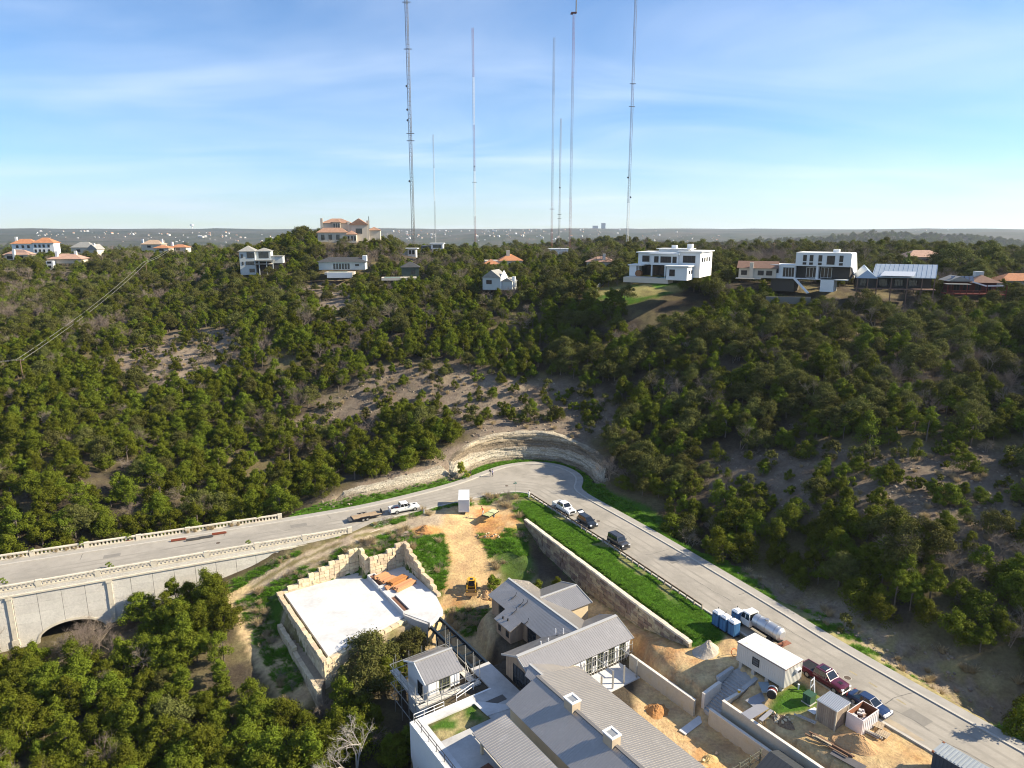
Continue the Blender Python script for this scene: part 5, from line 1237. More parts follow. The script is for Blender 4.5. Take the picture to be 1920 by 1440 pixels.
# white two-storey villa above the lawn
t = house_at('big white two storey flat roofed villa above the sunlit ridge lawn', 1258, 519, 206, -30, keep=14, view=(1178, 464, 1332, 521), strength=.95)
block(t, -10.3, 2.2, 0, 10, 3.4, 6.8); block(t, -6, 2.2, -1.2, 0, 3.4, 6.5); block(t, 2.2, 8.4, -.3, 13, 0, 7.2); block(t, -10.3, 2.2, 3.5, 10, 0, 3.4, M_SHADE_DKWOOD, 'porch_back'); block(t, .5, 6.5, -6.2, -.3, -.5, 3.3); 
flat(t, -10.3, 2.2, 0, 10, 6.8); flat(t, -6, 2.2, -1.2, -.4, 6.5); flat(t, 2.2, 8.4, -.3, 13, 7.2); flat(t, .5, 6.5, -6.2, -.3, 3.3); block(t, -5, 4, 3, 8, 7.0, 7.9, name='parapet'); flat(t, -5, 4, 3, 8, 7.9, o=.6, th=.2); block(t, -1.8, -.3, 5, 6.2, 8.1, 9.0, name='chimney'); block(t, 3.2, 4.6, 4, 5.6, 7.5, 9.4, name='chimney')
block(t, -12.4, -10.3, -1.5, 4, 0, 3.1, name='pergola'); flat(t, -12.6, -8.4, -1.7, 4, 3.1, o=.2)
for a in (-10.2, -6.1, -2, 1.9): block(t, a, a + .4, -.3, .1, 0, 3.4, name='column')
win(t, -9.0, -5.2 - 1.6, 4.2, 6.0, 0, 3); win(t, -4.9, -3.6, 4.1, 5.9, -1.2, 1); win(t, -3.0, .2, 4.1, 5.9, -1.2, 3); win(t, .6, 1.8, 4.1, 5.9, -1.2, 1); win(t, 3.4, 7.0, 4.2, 6.2, -.3, 3); win(t, -9.5, -2.2, .1, 2.9, 3.5, 6); win(t, 1.4, 3, .6, 2.5, -6.2, 2)
for a in (1.5, 4, 6.5, 9.5): win(t, a, a + 1.2, 4.4, 5.6, 0, 1, side=8.4)
for a in (-4.6, -2.2): win(t, a, a + 1.2, 1.2, 2.2, 0, 1, side=6.5)
block(t, -12.5, 1, -6.0, -1.0, -1.6, -.1, M_CREAM, 'terrace'); bx(MB(), -3, 0.4, -5.6, -2, -.09, -.05).build('pool', M_POOL, t)
mb = MB(); mb.tube((-9.6, -1.6, .75), (-9.6, -.2, .75), .95, n=14); mb.build('round_bath', mat('cedar_tub', (.26, .12, .05), .7), t)
# brown roofed house
t = house_at('low house with brown shingle roof and cream gable between the two white houses', 1420, 521, 212, -22, keep=9, view=(1390, 492, 1454, 520), strength=.8)
block(t, -5.5, 5.2, 0, 7, 0, 2.9, M_CREAM); hip(t, -5.5, 5.2, 0, 7, 2.9, 2.0, M_BROWNR, .6, gable=True); mb = MB(); mb.side([(0, 2.9), (7, 2.9), (3.5, 4.7)], lambda a, z: (5.0, a, z), lambda a, z: (5.3, a, z)); mb.build('gable', M_CREAM, t); block(t, -2.4, -1.3, -.7, .2, 0, 4.6, M_CREAM, 'chimney'); flat(t, -6, 1, -3, 0, -.2, M_CREAM, .1, .2, 'deck')
for a in (-4.8, 0, 2.4): win(t, a, a + 1.7, .8, 2.2, 0, 2)
# white modern house
t = house_at('white modern house with dark slot windows in an overhanging upper storey', 1532, 520, 205, -33, keep=12, view=(1448, 482, 1618, 524), strength=.92)
block(t, -6.2, 8.4, -.6, 9, 3.2, 7.0); flat(t, -6.2, 8.4, -.6, 9, 7.0, o=.05, th=.12)
mb = MB(); mb.side([(-.6, 7.0), (9, 7.0), (14, 2.0), (14, -.5), (9.5, -.5), (3, 3.0), (-.6, 3.2)], lambda a, z: (8.4, a, z), lambda a, z: (8.75, a, z)); mb.build('fin_wall', M_STUC, t)
block(t, -13.4, -6.2, 0, 8, -.4, 3.2); flat(t, -13.4, -6.2, 0, 8, 3.2, o=.1, th=.2); block(t, -6.2, 8.4, 1.6, 9, -.4, 3.2, M_SHADE_DKWOOD, 'recess'); block(t, -13, -6.2, .3, 8, -4.5, -.4, mat('dark_stone_base', (.10, .085, .07), .9), 'base'); block(t, 1.2, 4.8, -1.0, 5, -4, -.4, name='stair_wall'); block(t, -.4, .2, -.5, 1.6, -.4, 3.2, name='column'); block(t, 3.2, 4.8, 3, 5, 7.1, 8.0, name='chimney')
flat(t, -13.4, 8.4, -1.0, 1.6, -.6, o=0, th=.2, name='balcony')
for a in (-4.2, -2.4, .0, 5.6): win(t, a, a + 1.0, 4.6, 6.4, -.6); win(t, a, a + 1.0, 3.6, 4.3, -.6)
win(t, 2.3, 4.4, 3.8, 6.3, -.6, 3); win(t, -11.7, -10.9, .9, 2.5, 0); win(t, -9.7, -6.4, -.2, 2.7, 0, 4, fm=M_GREYW); win(t, -3.4, -.6, -.2, 2.8, 1.6, 3, fm=M_STUC); win(t, .6, 3.6, -.2, 2.8, 1.6, 3, fm=M_STUC)
mb = MB(); mb.beam((-6, -1.2, -.5), (-1.5, -3.5, -4.4), 1.0, .25); mb.build('outside_stair', M_STUC, t)
rw = thing('retaining_wall', 'low grey retaining wall below the white modern house', 'wall', Y(1478, 560, 196), rad(-8)); block(rw, -6, 6, 0, .4, -1.5, .5, mat('grey_wall', (.17, .165, .15), .9))
NOVIEW.append((1440, 550, 1512, 575, 195, .7)); NOVIEW.append((62, 1112, 262, 1205, 102, .9))
# metal roofed lodge
t = house_at('dark lodge under a shiny blue grey metal roof on stilts', 1672, 538, 200, -20, keep=11, view=(1606, 496, 1734, 532), strength=.92)
slope = MB(); slope.add([(-6, -4, 3.0), (10, -4, 3.0), (12, 6, 6.2), (-4, 6, 6.2), (-6, -4, 2.85), (10, -4, 2.85), (12, 6, 6.05), (-4, 6, 6.05)], [(0, 1, 2, 3), (7, 6, 5, 4), (0, 4, 5, 1), (1, 5, 6, 2), (2, 6, 7, 3), (3, 7, 4, 0)]); r_ = slope.build('roof', M_BLUER, t)
for i in range(14): mb = MB(); mb.beam((-5.6 + i * 1.2, -4, 3.04), (-3.6 + i * 1.2, 6, 6.24), .06, .1); mb.build('roof_seam', M_BLUER, r_)
mb = MB(); mb.add([(-10, -5, 2.6), (-7.2, -4.2, 4.9), (-4.4, -4.6, 2.6), (-10, 3, 3.2), (-7.2, 5, 6), (-4.4, 3.5, 3.2)], [(0, 1, 4, 3), (1, 2, 5, 4), (0, 2, 1)]); mb.build('roof', M_BLUER, t)
mb = MB(); mb.add([(-4, -4.6, 3.4), (4.5, -4.6, 3.4), (5.5, -1, 4.5), (-2.5, -1, 4.5)], [(0, 1, 2, 3)]); mb.build('skylight_sheet', mat('pale_metal', (.58, .60, .62), .35, .3), t)
block(t, -5, 9.6, -1, 5.5, -.2, 3.0, M_SHADE_DKWOOD); block(t, -9.6, -4.8, -3.6, 3, -.2, 2.7, M_SHADE_DKWOOD); flat(t, -9.8, 10, -4.4, -1, -.4, M_BROWNR, .2, .25, 'deck')
for a in (-9.6, -7, -4.6, -1, 3, 6.6, 9.6): block(t, a, a + .25, -4.4, -4.1, -5, 2.8, M_BROWNR, 'post')
for a in (-8.8, -3.6, .4, 4.0): win(t, a, a + 2.4, .3, 2.3, -1 if a > -5 else -3.6, 3)
# red deck house
t = house_at('house with solar panels and a dark red timber deck at the right edge', 1824, 548, 196, -14, keep=8, view=(1770, 512, 1880, 554), strength=.92)
block(t, -5.4, 5.6, 0, 7, -.1, 2.7, mat('dark_red_wall', (.09, .03, .022), .85)); hip(t, -1, 6.2, -1, 7, 2.8, 1.9, M_BROWNR, .5, gable=False); hip(t, -6.5, -1, -.4, 7, 3.0, 1.4, M_GREYR, .4, gable=True)
block(t, 1.3, 3.4, 3.5, 5.5, 3.5, 5.6, M_GREYW, 'chimney')
for i in range(5): mb = MB(); mb.add([(-6 + i * 1.15, -.9, 3.15), (-5 + i * 1.15, -.9, 3.15), (-4.2 + i * 1.15, 2.5, 4.35), (-5.2 + i * 1.15, 2.5, 4.35)], [(0, 1, 2, 3)]); mb.build('solar_panel', mat('solar_glass', (.035, .045, .07), .15), t)
flat(t, -7.8, -2, -3.6, -.6, 2.3, M_GREYR, .1, .15, 'porch_roof'); mb = MB(); mb.beam((-1, -1.6, 3.0), (2.6, -1.6, 1.9), .4, .35); mb.beam((2.6, -1.6, 1.95), (6.6, -1.6, 2.1), .4, .35); mb.build('white_fascia', M_STUC, t)
flat(t, -7.8, 6.6, -4, 0, -.4, M_REDW, .1, .3, 'deck')
mb = MB()
for z in (.35, .75): mb.beam((-7.8, -4, z), (6.6, -4, z), .1, .12)
mb.build('deck_rail', M_REDW, t)
for a in range(10): block(t, -7.8 + a * 1.6, -7.65 + a * 1.6, -4.1, -3.9, -.1 if a % 3 else -5, .8 if a % 3 else 2.3, M_REDW, 'deck_post')
for a in (-5, -2.6, .4, 3): win(t, a, a + 1.5, .3, 2.2, 0, 2)
t = house_at('orange tiled roof of a house half hidden by trees at the right edge', 1910, 538, 205, -10, keep=7, view=(1890, 520, 1925, 540), strength=.6)
block(t, -5, 6, 0, 7, -1.5, 1.8, M_CREAM); hip(t, -5, 6, 0, 7, 1.8, 2.0, M_ORANGE); win(t, -3, -1.5, 0, 1.3, 0, 2)
# three-storey pale house
t = house_at('tall pale grey three storey house with hipped roof on the left slope', 482, 506, 292, 10, keep=12, view=(452, 462, 528, 507), strength=.93)
block(t, -6.6, -.4, 0, 8, -2, 7.6, M_GREYW); hip(t, -6.6, -.4, 0, 8, 7.6, 2.2, M_GREYR, .5); block(t, -.4, 5.6, 1.4, 8, 3.2, 7.6, M_GREYW); hip(t, -.4, 5.6, 1.4, 8, 7.6, 1.3, M_GREYR, .4); block(t, 5.6, 10.2, 2.2, 8, 2.6, 5.3, M_GREYW); flat(t, 5.6, 10.2, 2, 8, 5.3, M_GREYR, .2, .25); block(t, -.4, 9.5, 2.4, 8, -2, 3.2, M_SHADE_DKWOOD, 'porch_back'); flat(t, -.4, 6, -1, 2.4, 2.3, M_CREAM, .1, .25, 'deck'); flat(t, -.4, 7, -1.6, 2, 4.4 - .6, M_GREYR, .1, .2, 'porch_roof')
for a, b_, z, zz, n_ in ((-6, -5.2, 5.0, 6.4, 1), (-3.6, -.7, 4.9, 7.2, 3), (-5.8, -5.1, 2.0, 3.4, 1), (-4.2, -.9, 2.0, 3.5, 3), (-3, -.9, -1, .5, 2)): win(t, a, b_, z, zz, 0, n_)
win(t, .8, 4.8, 4.8, 7.2, 1.4, 3)
for a in (1, 4, 6.5): block(t, a, a + .3, -1, -.7, -2, 3.9, M_GREYW, 'post')
# long low dark roofed house with pool
t = house_at('long low house with charcoal roof and a pool terrace on the left slope', 642, 503, 288, 4, keep=13, view=(600, 482, 692, 511), strength=.85)
block(t, -9.5, 9.2, 0, 7, -.6, 2.6, M_GREYW); hip(t, -9.5, 9.2, 0, 7, 2.6, 1.8, M_DKR, .8); block(t, 8, 9.6, 2, 5, 2.6, 5.0, name='chimney')
for i in range(6): win(t, -3.6 + i * 1.15, -2.8 + i * 1.15, -.3, 1.9, 0)
win(t, 5.2, 6.8, .9, 1.7, 0, 2); block(t, -6, 5.5, -7, -1.2, -2.2, -1.2, M_CREAM, 'terrace'); bx(MB(), -4.8, 2.6, -6.4, -3, -1.19, -1.15).build('pool', M_POOL, t); block(t, -5, 5, -7.4, -7, -3.4, -1.3, M_STUC, 'pool_wall')
t = house_at('small dark green shed house beside a turquoise pool', 766, 516, 268, 8, keep=8, view=(714, 490, 772, 520), strength=.85)
block(t, -2.6, 4, 0, 6, -.5, 3.0, mat('dark_green_wall', (.04, .06, .055), .8)); hip(t, -2.6, 4, 0, 6, 3.0, 2.0, M_DKR, .5); win(t, 1, 2.6, .4, 1.8, 0, 2); block(t, -10, 3, -6, -.5, -1.5, -.5, M_CREAM, 'terrace'); bx(MB(), -9, -3, -5.2, -2, -.49, -.45).build('pool', M_POOL, t)
# mansion on the hill top
t = house_at('orange tiled mansion crowning the wooded hill', 645, 443, 340, 8, name='mansion', keep=17, view=(598, 410, 700, 446), strength=.85)
block(t, -10.5, 3, 3, 12, -3, 6.2, M_CREAM); hip(t, -10.5, 3, 3, 12, 6.2, 2.2, M_TERRA, .6); block(t, -5.2, -1.6, 1.4, 4, 3.2, 6.6, M_CREAM); hip(t, -5.2, -1.6, 1.4, 4.4, 6.6, 1.5, M_TERRA, .5); block(t, 3, 11, 2, 12, -3, 5.4, M_CREAM); hip(t, 3, 11, 2, 12, 5.4, 3.0, M_TERRA, .6, gable=True); block(t, -12, 1.5, -2, 3, -3, 1.8, M_CREAM); hip(t, -12, 1.5, -2, 3, 1.8, 2.2, M_TERRA, .6); block(t, 1.5, 6, -3, 2, -3, .9, M_CREAM); hip(t, 1.5, 6, -3, 2, .9, 1.8, M_TERRA, .5); block(t, 11, 17, 4, 11, -3, 2.8, M_CREAM); hip(t, 11, 17, 4, 11, 2.8, 1.6, M_TERRA, .5)
for a, z in ((-11, 8.4), (1.7, 6.8), (10.6, 7.4)): block(t, a, a + 1.2, 2.2, 3.4, -2, z, M_CREAM, 'chimney')
for i in range(3): win(t, -4.8 + i * 1.1, -4.1 + i * 1.1, 4.0, 6.0, 1.4)
for a in (-10.5, -7, -3.5): win(t, a, a + 1.6, -1.6, .8, -2, 2)
for a in (2, 3.6, 5): win(t, a, a + .8, -2, .1, -3)
win(t, 5.5, 8.5, 1.2, 3.6, 2, 3); block(t, 11.4, 11.7, 8, 8.3, 2, 9.4, M_FRAME, 'pole')
# white cubic houses on the skyline
t = house_at('white cubic house with a flat roof left of the middle masts', 812, 476, 372, 0, keep=9, view=(792, 452, 830, 476), strength=.8)
block(t, -1, 5.2, 0, 7, 2.5, 5.2); block(t, .6, 3.6, 1, 7, -2, 2.5); flat(t, -1, 5.2, 0, 7, 5.2, o=.6, th=.35); win(t, 0, 4.5, 3.1, 4.6, 0, 4); block(t, -6.5, -1, 2, 9, -1, 4.2, mat('dark_panel_wall', (.10, .11, .12), .7), 'wing'); win(t, -5.5, -3.5, 1, 3.4, 2, 2)
t = house_at('narrow white tower house in front of the hill', 772, 486, 350, 0, keep=6, view=(760, 462, 784, 488), strength=.85)
block(t, -1.9, 2.1, 0, 5, -2, 5.0); flat(t, -3, 2.8, -.4, 5, 5.0, o=.3, th=.4); win(t, -1.3, -.1, 2.4, 4.4, 0); win(t, .3, 1.5, 2.4, 4.4, 0); block(t, -7, -1.9, 1, 6, 1, 4.2, M_GREYW, 'wing')
t = house_at('small grey gabled house with white end wall among bare trees', 930, 533, 242, -20, keep=8, view=(902, 508, 962, 534), strength=.88)
block(t, -5, 1.6, 0, 7, -2, 2.2, M_GREYW); hip(t, -5, 1.6, 0, 7, 2.2, 2.6, M_GREYR, .3, gable=True); mb = MB(); mb.side([(0, -2), (7, -2), (7, 2.2), (3.5, 4.6), (0, 2.2)], lambda a, z: (1.5, a, z), lambda a, z: (1.75, a, z)); mb.build('gable', M_STUC, t); block(t, 1.7, 5.6, 1, 6, -2, 1.0, M_GREYW); hip(t, 1.7, 5.6, 1, 6, 1.0, 1.2, M_GREYR, .3, gable=True); block(t, 5.2, 6.2, 2, 3, -1, 2.6, name='chimney'); win(t, -3.6, -1.6, 0, 1.4, 0, 2)
t = house_at('orange roofed house behind bare trees in the middle of the ridge', 945, 502, 300, 6, keep=12, view=(900, 478, 982, 502), strength=.7)
block(t, -8, 8, 0, 9, -2, 3.0, M_CREAM); hip(t, -2, 8, 0, 9, 3.0, 2.6, M_ORANGE); hip(t, -9, -2, -2, 6, 1.6, 2.0, M_ORANGE); block(t, 1.4, 2.8, 3, 4.4, 3, 7.2, M_CREAM, 'chimney'); win(t, 2, 5, 0, 2, 0, 3)
t = house_at('tan house with white chimney left of the board fence', 1122, 502, 268, -8, keep=9, view=(1098, 482, 1152, 506), strength=.75)
block(t, -4.5, 6, 0, 8, -2, 2.2, M_CREAM); hip(t, -4.5, 6, 0, 8, 2.2, 2.0, M_PINK, .6); block(t, 1.5, 2.6, 1, 2, 0, 5.2, name='chimney'); win(t, 3, 5, -.6, 1.2, 0, 2)
# houses on the left skyline
t = house_at('white villa with bright orange tile roofs on the far left skyline', 62, 466, 470, 10, keep=20, view=(18, 440, 110, 467), strength=.92); t.scale = (.84,) * 3
block(t, -15, 2, 0, 10, -4, 3.8); hip(t, -15, 2, 0, 10, 3.8, 3.6, M_ORANGE, .9); block(t, 1, 16, -2, 9, -5, 4.4); hip(t, 1, 16, -2, 9, 4.4, 4.0, M_ORANGE, .9); block(t, -13.5, -12, 3, 4.5, 3, 9, name='chimney')
for a in (2, 5, 8, 11.5): win(t, a, a + 1.6, .8, 3.2, -2, 2); win(t, a, a + 1.4, -3, -.6, -2, 1)
for a in (-12, -8, -4): win(t, a, a + 1.8, .4, 2.6, 0, 2)
t = house_at('tan house with pale chimney at the left edge below the orange roofs', 30, 486, 400, 6, keep=12, view=(0, 462, 60, 490), strength=.9); t.scale = (.84,) * 3
block(t, -7, 8, 0, 9, -1, 3.0, M_CREAM); hip(t, -7, 8, 0, 9, 3.0, 3.2, M_PINK, .9); block(t, -1, .4, -1.4, 0, -2, 6.4, name='chimney'); block(t, -7, 6, -2, 0, -3, -.6, M_SHADE_DKWOOD, 'porch'); win(t, -5.5, -2, .2, 2.2, 0, 3); win(t, 2, 5, .2, 2.2, 0, 3)
t = house_at('house with faded pink tile roof and two white chimneys on the left slope', 124, 494, 372, 8, keep=13, view=(86, 462, 162, 500), strength=.9); t.scale = (.84,) * 3
block(t, -9, 9, 0, 10, 0, 2.8, M_CREAM); hip(t, -10, 9.5, -1, 11, 2.8, 3.2, M_PINK, .6); block(t, -6.2, -4.8, 1, 2.4, 2, 7.6, name='chimney'); block(t, 3.6, 5, 4, 5.4, 3, 7.6, name='chimney'); block(t, -10, -6, -3.5, 0, -4.5, 1.8, name='tower'); win(t, -9.4, -6.8, .2, 1.5, -3.5, 2); win(t, -9, -7.2, -2.6, -1, -3.5, 1)
t = house_at('grey roofed houses gable beside a white chimney on the left skyline', 158, 470, 455, 0, keep=14, view=(125, 448, 192, 470), strength=.85); t.scale = (.84,) * 3
block(t, -10, 6, 0, 10, -3, 2.4, M_CREAM); hip(t, -10, 6, 0, 10, 2.4, 4.2, M_GREYR, .7); block(t, 5, 12, -4, 6, -4, 1.0, M_CREAM); hip(t, 5, 12, -4, 6, 1.0, 4.0, M_GREYR, .6, gable=True); block(t, 8.5, 10, -3, -1.6, 0, 5.4, name='chimney'); win(t, -6, -3, -1, 1, 0, 2)
t = house_at('pale tan house with wide roof and two chimneys on the left skyline', 285, 463, 505, 0, keep=14, view=(258, 447, 310, 463), strength=.8); t.scale = (.84,) * 3
block(t, -9, 8, 0, 10, -3, 2.2, M_CREAM); hip(t, -9, 8, 0, 10, 2.2, 3.6, mat('tan_tiles', (.42, .30, .21), .85, noise=(1, .12)), .7); block(t, -9.5, -8, 2, 3.4, 0, 6.4, name='chimney'); block(t, 6, 7.4, 4, 5.4, 0, 6.6, name='chimney'); win(t, -4, -1, -.6, 1.2, 0, 2)
t = house_at('low house with vivid orange roof right of the tan house', 302, 468, 470, 0, keep=11, view=(288, 457, 322, 468), strength=.8); t.scale = (.84,) * 3
block(t, -6, 6, 0, 9, -3, 1.2, M_CREAM); hip(t, -6, 6, 0, 9, 1.2, 2.2, M_ORANGE, .8); win(t, -2, 2, -1, .6, 0, 3)
t = house_at('orange roofed house with a white chimney at the end of the left skyline row', 330, 467, 478, 0, keep=11, view=(318, 456, 352, 467), strength=.8); t.scale = (.84,) * 3
block(t, -5, 8, 0, 9, -3, 1.4, M_CREAM); hip(t, -5, 8, 0, 9, 1.4, 2.2, M_ORANGE, .8); block(t, -4.6, -3.2, 2, 3.4, 0, 5.6, name='chimney'); win(t, 0, 3, -1, .8, 0, 2)
t = house_at('white low transmitter building at the foot of the middle masts', 1050, 474, 520, 0, name='transmitter_building', cat='building', keep=14, view=(1028, 464, 1088, 474), strength=.85)
block(t, -10, 6, 0, 9, -2, 2.6); flat(t, -10, 6, 0, 9, 2.6, o=.4, th=.5); win(t, -6, -3, 0, 1.6, 0, 2); block(t, 8, 14, 2, 8, -2, 1.4, M_CREAM, 'annex')
t = house_at('round top of a far house with a brown roof behind the conifer', 1737, 487, 262, 0, keep=9, view=(1715, 474, 1765, 488), strength=.6)
block(t, -7, 7, 0, 8, -3, 1.0, M_CREAM); hip(t, -7, 7, 0, 8, 1.0, 2.4, M_PINK, .6); win(t, -2, 1, -1.5, .3, 0, 2)
# board fence at the lawn
fa, fb_ = ground_at(1160, 512), ground_at(1118, 548); t = thing('board_fence', 'grey board fence running down the left side of the ridge lawn', 'fence', fa); d = fb_ - fa; n = int(d.length / 1.6)
for i in range(n):
    p, q = fa + d * (i / n), fa + d * ((i + .93) / n); g = hz1(p.x, p.y); mb = MB(); mb.beam((p.x, p.y, g + .95), (q.x, q.y, hz1(q.x, q.y) + .95), .08, 1.7); mb.build('fence_panel', M_GREYR, t, world=True)
NOVIEW.append((1110, 505, 1165, 545, 236, .6)); NOVIEW.append((1130, 525, 1270, 552, 232, .6)); NOVIEW.append((1180, 515, 1260, 523, 206, .9))

# ------------------------------------------------------------------ masts and poles
M_MAST = mat('mast_steel', (.13, .125, .12), .6, .3); M_MRED = mat('mast_red_paint', (.20, .055, .045), .6); M_MWH = mat('mast_white_paint', (.62, .60, .58), .6); M_MGR = mat('mast_grey', (.22, .22, .21), .6, .3)
def mast(label, u, v, y, top_v, w, seq, sec=24.0, leg=.13, rung=2.6, bits=(), rungr=.09, dias=True):
    p = Y(u, v, y); g = hz1(p.x, p.y); d = ray(u, max(top_v, -90)); zt = CAM_H + y * d[2] / d[1]; t = thing('radio_mast', label, 'radio mast', (p.x, p.y, g), 0, 'tall radio masts on the skyline')
    H_ = zt - g; n = max(1, int(round(H_ / sec))); sec = H_ / n; pts = [(w / 1.73 * math.cos(a), w / 1.73 * math.sin(a)) for a in (rad(90), rad(210), rad(330))]; cache = {}
    for i in range(n):
        m = seq[i % len(seq)]; key = m.name
        if key not in cache:
            mb = MB(); k = max(1, int(sec / rung)); h = sec / k
            for x, y_ in pts: mb.tube((x, y_, 0), (x, y_, sec), leg, n=4, caps=False)
            for j in range(k):
                for a in range(3):
                    A, B = pts[a], pts[(a + 1) % 3]; mb.beam((*A, j * h), (*B, j * h), rungr, rungr)
                    if dias: mb.beam((*A, j * h), (*B, (j + 1) * h), rungr * .7, rungr * .7)
            cache[key] = mb.mesh('mast_section', m)
        inst('mast_section', cache[key], t, (0, 0, i * sec))
    for (vv, kind, side) in bits:
        dd = ray(u, vv); z = CAM_H + y * dd[2] / dd[1] - g; mb = MB()
        if kind == 'dish': mb.tube((side * w * .7, -.4, z), (side * w * .7, -.8, z), .5, .62, 10); mb.build('dish', M_MAST, t)
        elif kind == 'bar': mb.beam((-w * 1.3, 0, z), (w * 1.3, 0, z), .3, .35); mb.build('antenna_arm', M_MAST, t)
        elif kind == 'platform': mb.box((0, 0, z), (w * 2.6, w * 2, .5)); mb.box((-w, 0, z - .8), (w * 1.2, .6, .8)); mb.build('platform', M_MRED, t)
        elif kind == 'tube': mb.tube((side, 0, z), (side, 0, z + 40), .42, n=8); mb.build('antenna_tube', M_MAST, t)
    return t
mast('thickest nearest lattice mast with clear ladder rungs, left of the others', 776, 466, 410, -80, 1.7, [M_MAST], leg=.13, rung=2.2, rungr=.10, bits=[(92, 'bar', 0), (162, 'dish', -1), (206, 'dish', -1), (226, 'dish', -1), (250, 'bar', 0), (264, 'bar', 0), (340, 'dish', -1), (4, 'bar', 0)])
mast('thin pale mast low in the sky just right of the ladder mast', 817, 466, 900, 252, 1.4, [M_MWH, M_MGR], sec=40, leg=.10, rung=5, rungr=.06)
mast('red and white banded mast standing alone left of centre', 891, 462, 760, 52, 1.9, [M_MRED, M_MWH], sec=42, leg=.12, rung=3.4, rungr=.07, bits=[(312, 'dish', 0), (342, 'bar', 0)])
mast('left mast of the close group of three', 1034, 476, 600, 70, 1.5, [M_MRED, M_MAST, M_MGR, M_MAST, M_MGR, M_MGR], sec=40, leg=.09, rung=3.2, rungr=.05, bits=[(392, 'bar', 0)])
mast('shorter middle mast of the close group of three', 1048, 472, 640, 222, 1.3, [M_MGR], sec=40, leg=.10, rung=3.2, rungr=.06, bits=[(352, 'dish', 0), (402, 'bar', 0), (410, 'bar', 0)])
mast('right mast of the group carrying a red platform and tube antenna at its top', 1068, 476, 560, 26, 1.6, [M_MRED, M_MAST, M_MAST], sec=40, leg=.09, rung=3.2, rungr=.05, bits=[(24, 'platform', 0), (26, 'tube', 1.6)])
mast('dark slim mast furthest to the right behind the white villa', 1175, 478, 470, -80, 1.5, [M_MWH, M_MAST, M_MAST, M_MAST, M_MAST, M_MAST], sec=36, leg=.10, rung=2.8, rungr=.06, bits=[(333, 'dish', -1), (370, 'dish', 1), (200, 'bar', 0), (157, 'bar', 0)])
M_POLE = mat('weathered_pole', (.20, .135, .09), .9)
def utility_pole(label, p, h, arm=2.2, rz=0.3):
    t = thing('utility_pole', label, 'utility pole', p, rz, 'wooden utility poles'); mb = MB(); mb.tube((0, 0, -1), (0, 0, h), .16, .11, 7); mb.build('pole', M_POLE, t); mb = MB(); mb.box((0, 0, h - .6), (arm, .12, .14)); mb.build('cross_arm', M_POLE, t)
    for s in (-1, 0, 1): mb = MB(); mb.tube((s * arm * .42, 0, h - .5), (s * arm * .42, 0, h - .2), .06, n=6); mb.build('insulator', M_STEEL, t)
    return Vector(p) + Vector((0, 0, h - .2))
def pole_at(label, u, vtop, y, rz=.3): q = Y(u, vtop, y); g = hz1(q.x, q.y); return utility_pole(label, (q.x, q.y, g), max(q.z - g, 6.5), rz=rz)
a = pole_at('rust brown utility pole rising from the wood at the left edge', 40, 690, 196); b_ = pole_at('pale utility pole at the upper end of the wire run over the wood', 273, 490, 330); c_ = pole_at('far utility pole near the orange roofs where the wires end', 316, 468, 400)
pole_at('skyline utility pole with long cross arm right of the white villa', 1452, 454, 300); pole_at('second skyline utility pole left of the pale leafless trees', 1487, 455, 305)
NOVIEW.append((30, 688, 50, 725, 195, .5))
def wire(label, p, q, sag, off):
    o = Vector(off); mb = MB(); n = 16; wr = .02 if 'leaving' in label else .034; pts = [p.lerp(q, i / n) + o - Vector((0, 0, 4 * sag * (i / n) * (1 - i / n))) for i in range(n + 1)]
    for x, y_ in zip(pts, pts[1:]): mb.tube(x, y_, wr, n=4, caps=False)
    tag(mb.build('power_line', mat('aluminium_wire', (.42, .41, .39), .6, .2)), label, 'power line', 'power lines over the left wood')
far_l = Vector((-190, 165, a.z + 2))
for k, nm in ((-1, 'left'), (1, 'right')):
    wire(f'long sagging {nm} hand wire of the pair over the left wood', a, b_, 1.6, (k * .9, 0, 0)); wire(f'short {nm} hand wire leaving the frame at the left edge', far_l, a, 1.5, (k * .9, 0, 0)); wire(f'{nm} hand wire of the pair to the orange roofs', b_, c_, .6, (k * .9, 0, 0))

# ------------------------------------------------------------------ town on the far hills
FARC = [mat(f'far_wall_{i}', c, .85) for i, c in enumerate([(.56, .54, .50), (.46, .42, .36), (.38, .34, .29), (.66, .66, .66)])]; FARR = [mat(f'far_roof_{i}', c, .85) for i, c in enumerate([(.40, .38, .36), (.30, .22, .17), (.55, .53, .50), (.42, .2, .1)])]
def far_hit(u, v):
    d = ray(u, v); ys = np.geomspace(620, 10500, 420); g = hz(ys * d[0] / d[1], ys, False); z = CAM_H + ys * d[2] / d[1]; k = np.argmax(g >= z)
    return None if g[k] < z[k] else Vector((ys[k] * d[0] / d[1], ys[k], g[k]))
fm_ = []
for i in range(6):
    me_ = MB().box((0, 0, 2), (16, 11, 8)).mesh('far_house', FARC[i % 4]); rb = MB(); rb.add([(-9, -6.4, 6), (9, -6.4, 6), (9, 6.4, 6), (-9, 6.4, 6), (-5, 0, 10.5), (5, 0, 10.5)], [(0, 1, 5, 4), (2, 3, 4, 5), (3, 0, 4), (1, 2, 5)])
    bm = bmesh.new(); bm.from_mesh(me_); k0 = len(bm.faces); bm.from_mesh(rb.mesh('tmp')); bm.faces.ensure_lookup_table()
    for f_ in bm.faces[k0:]: f_.material_index = 1
    me_.materials.append(FARR[(i * 7 // 2) % 4]); bm.to_mesh(me_); bm.free(); fm_.append(me_)
rr = random.Random(9); nfar = 0
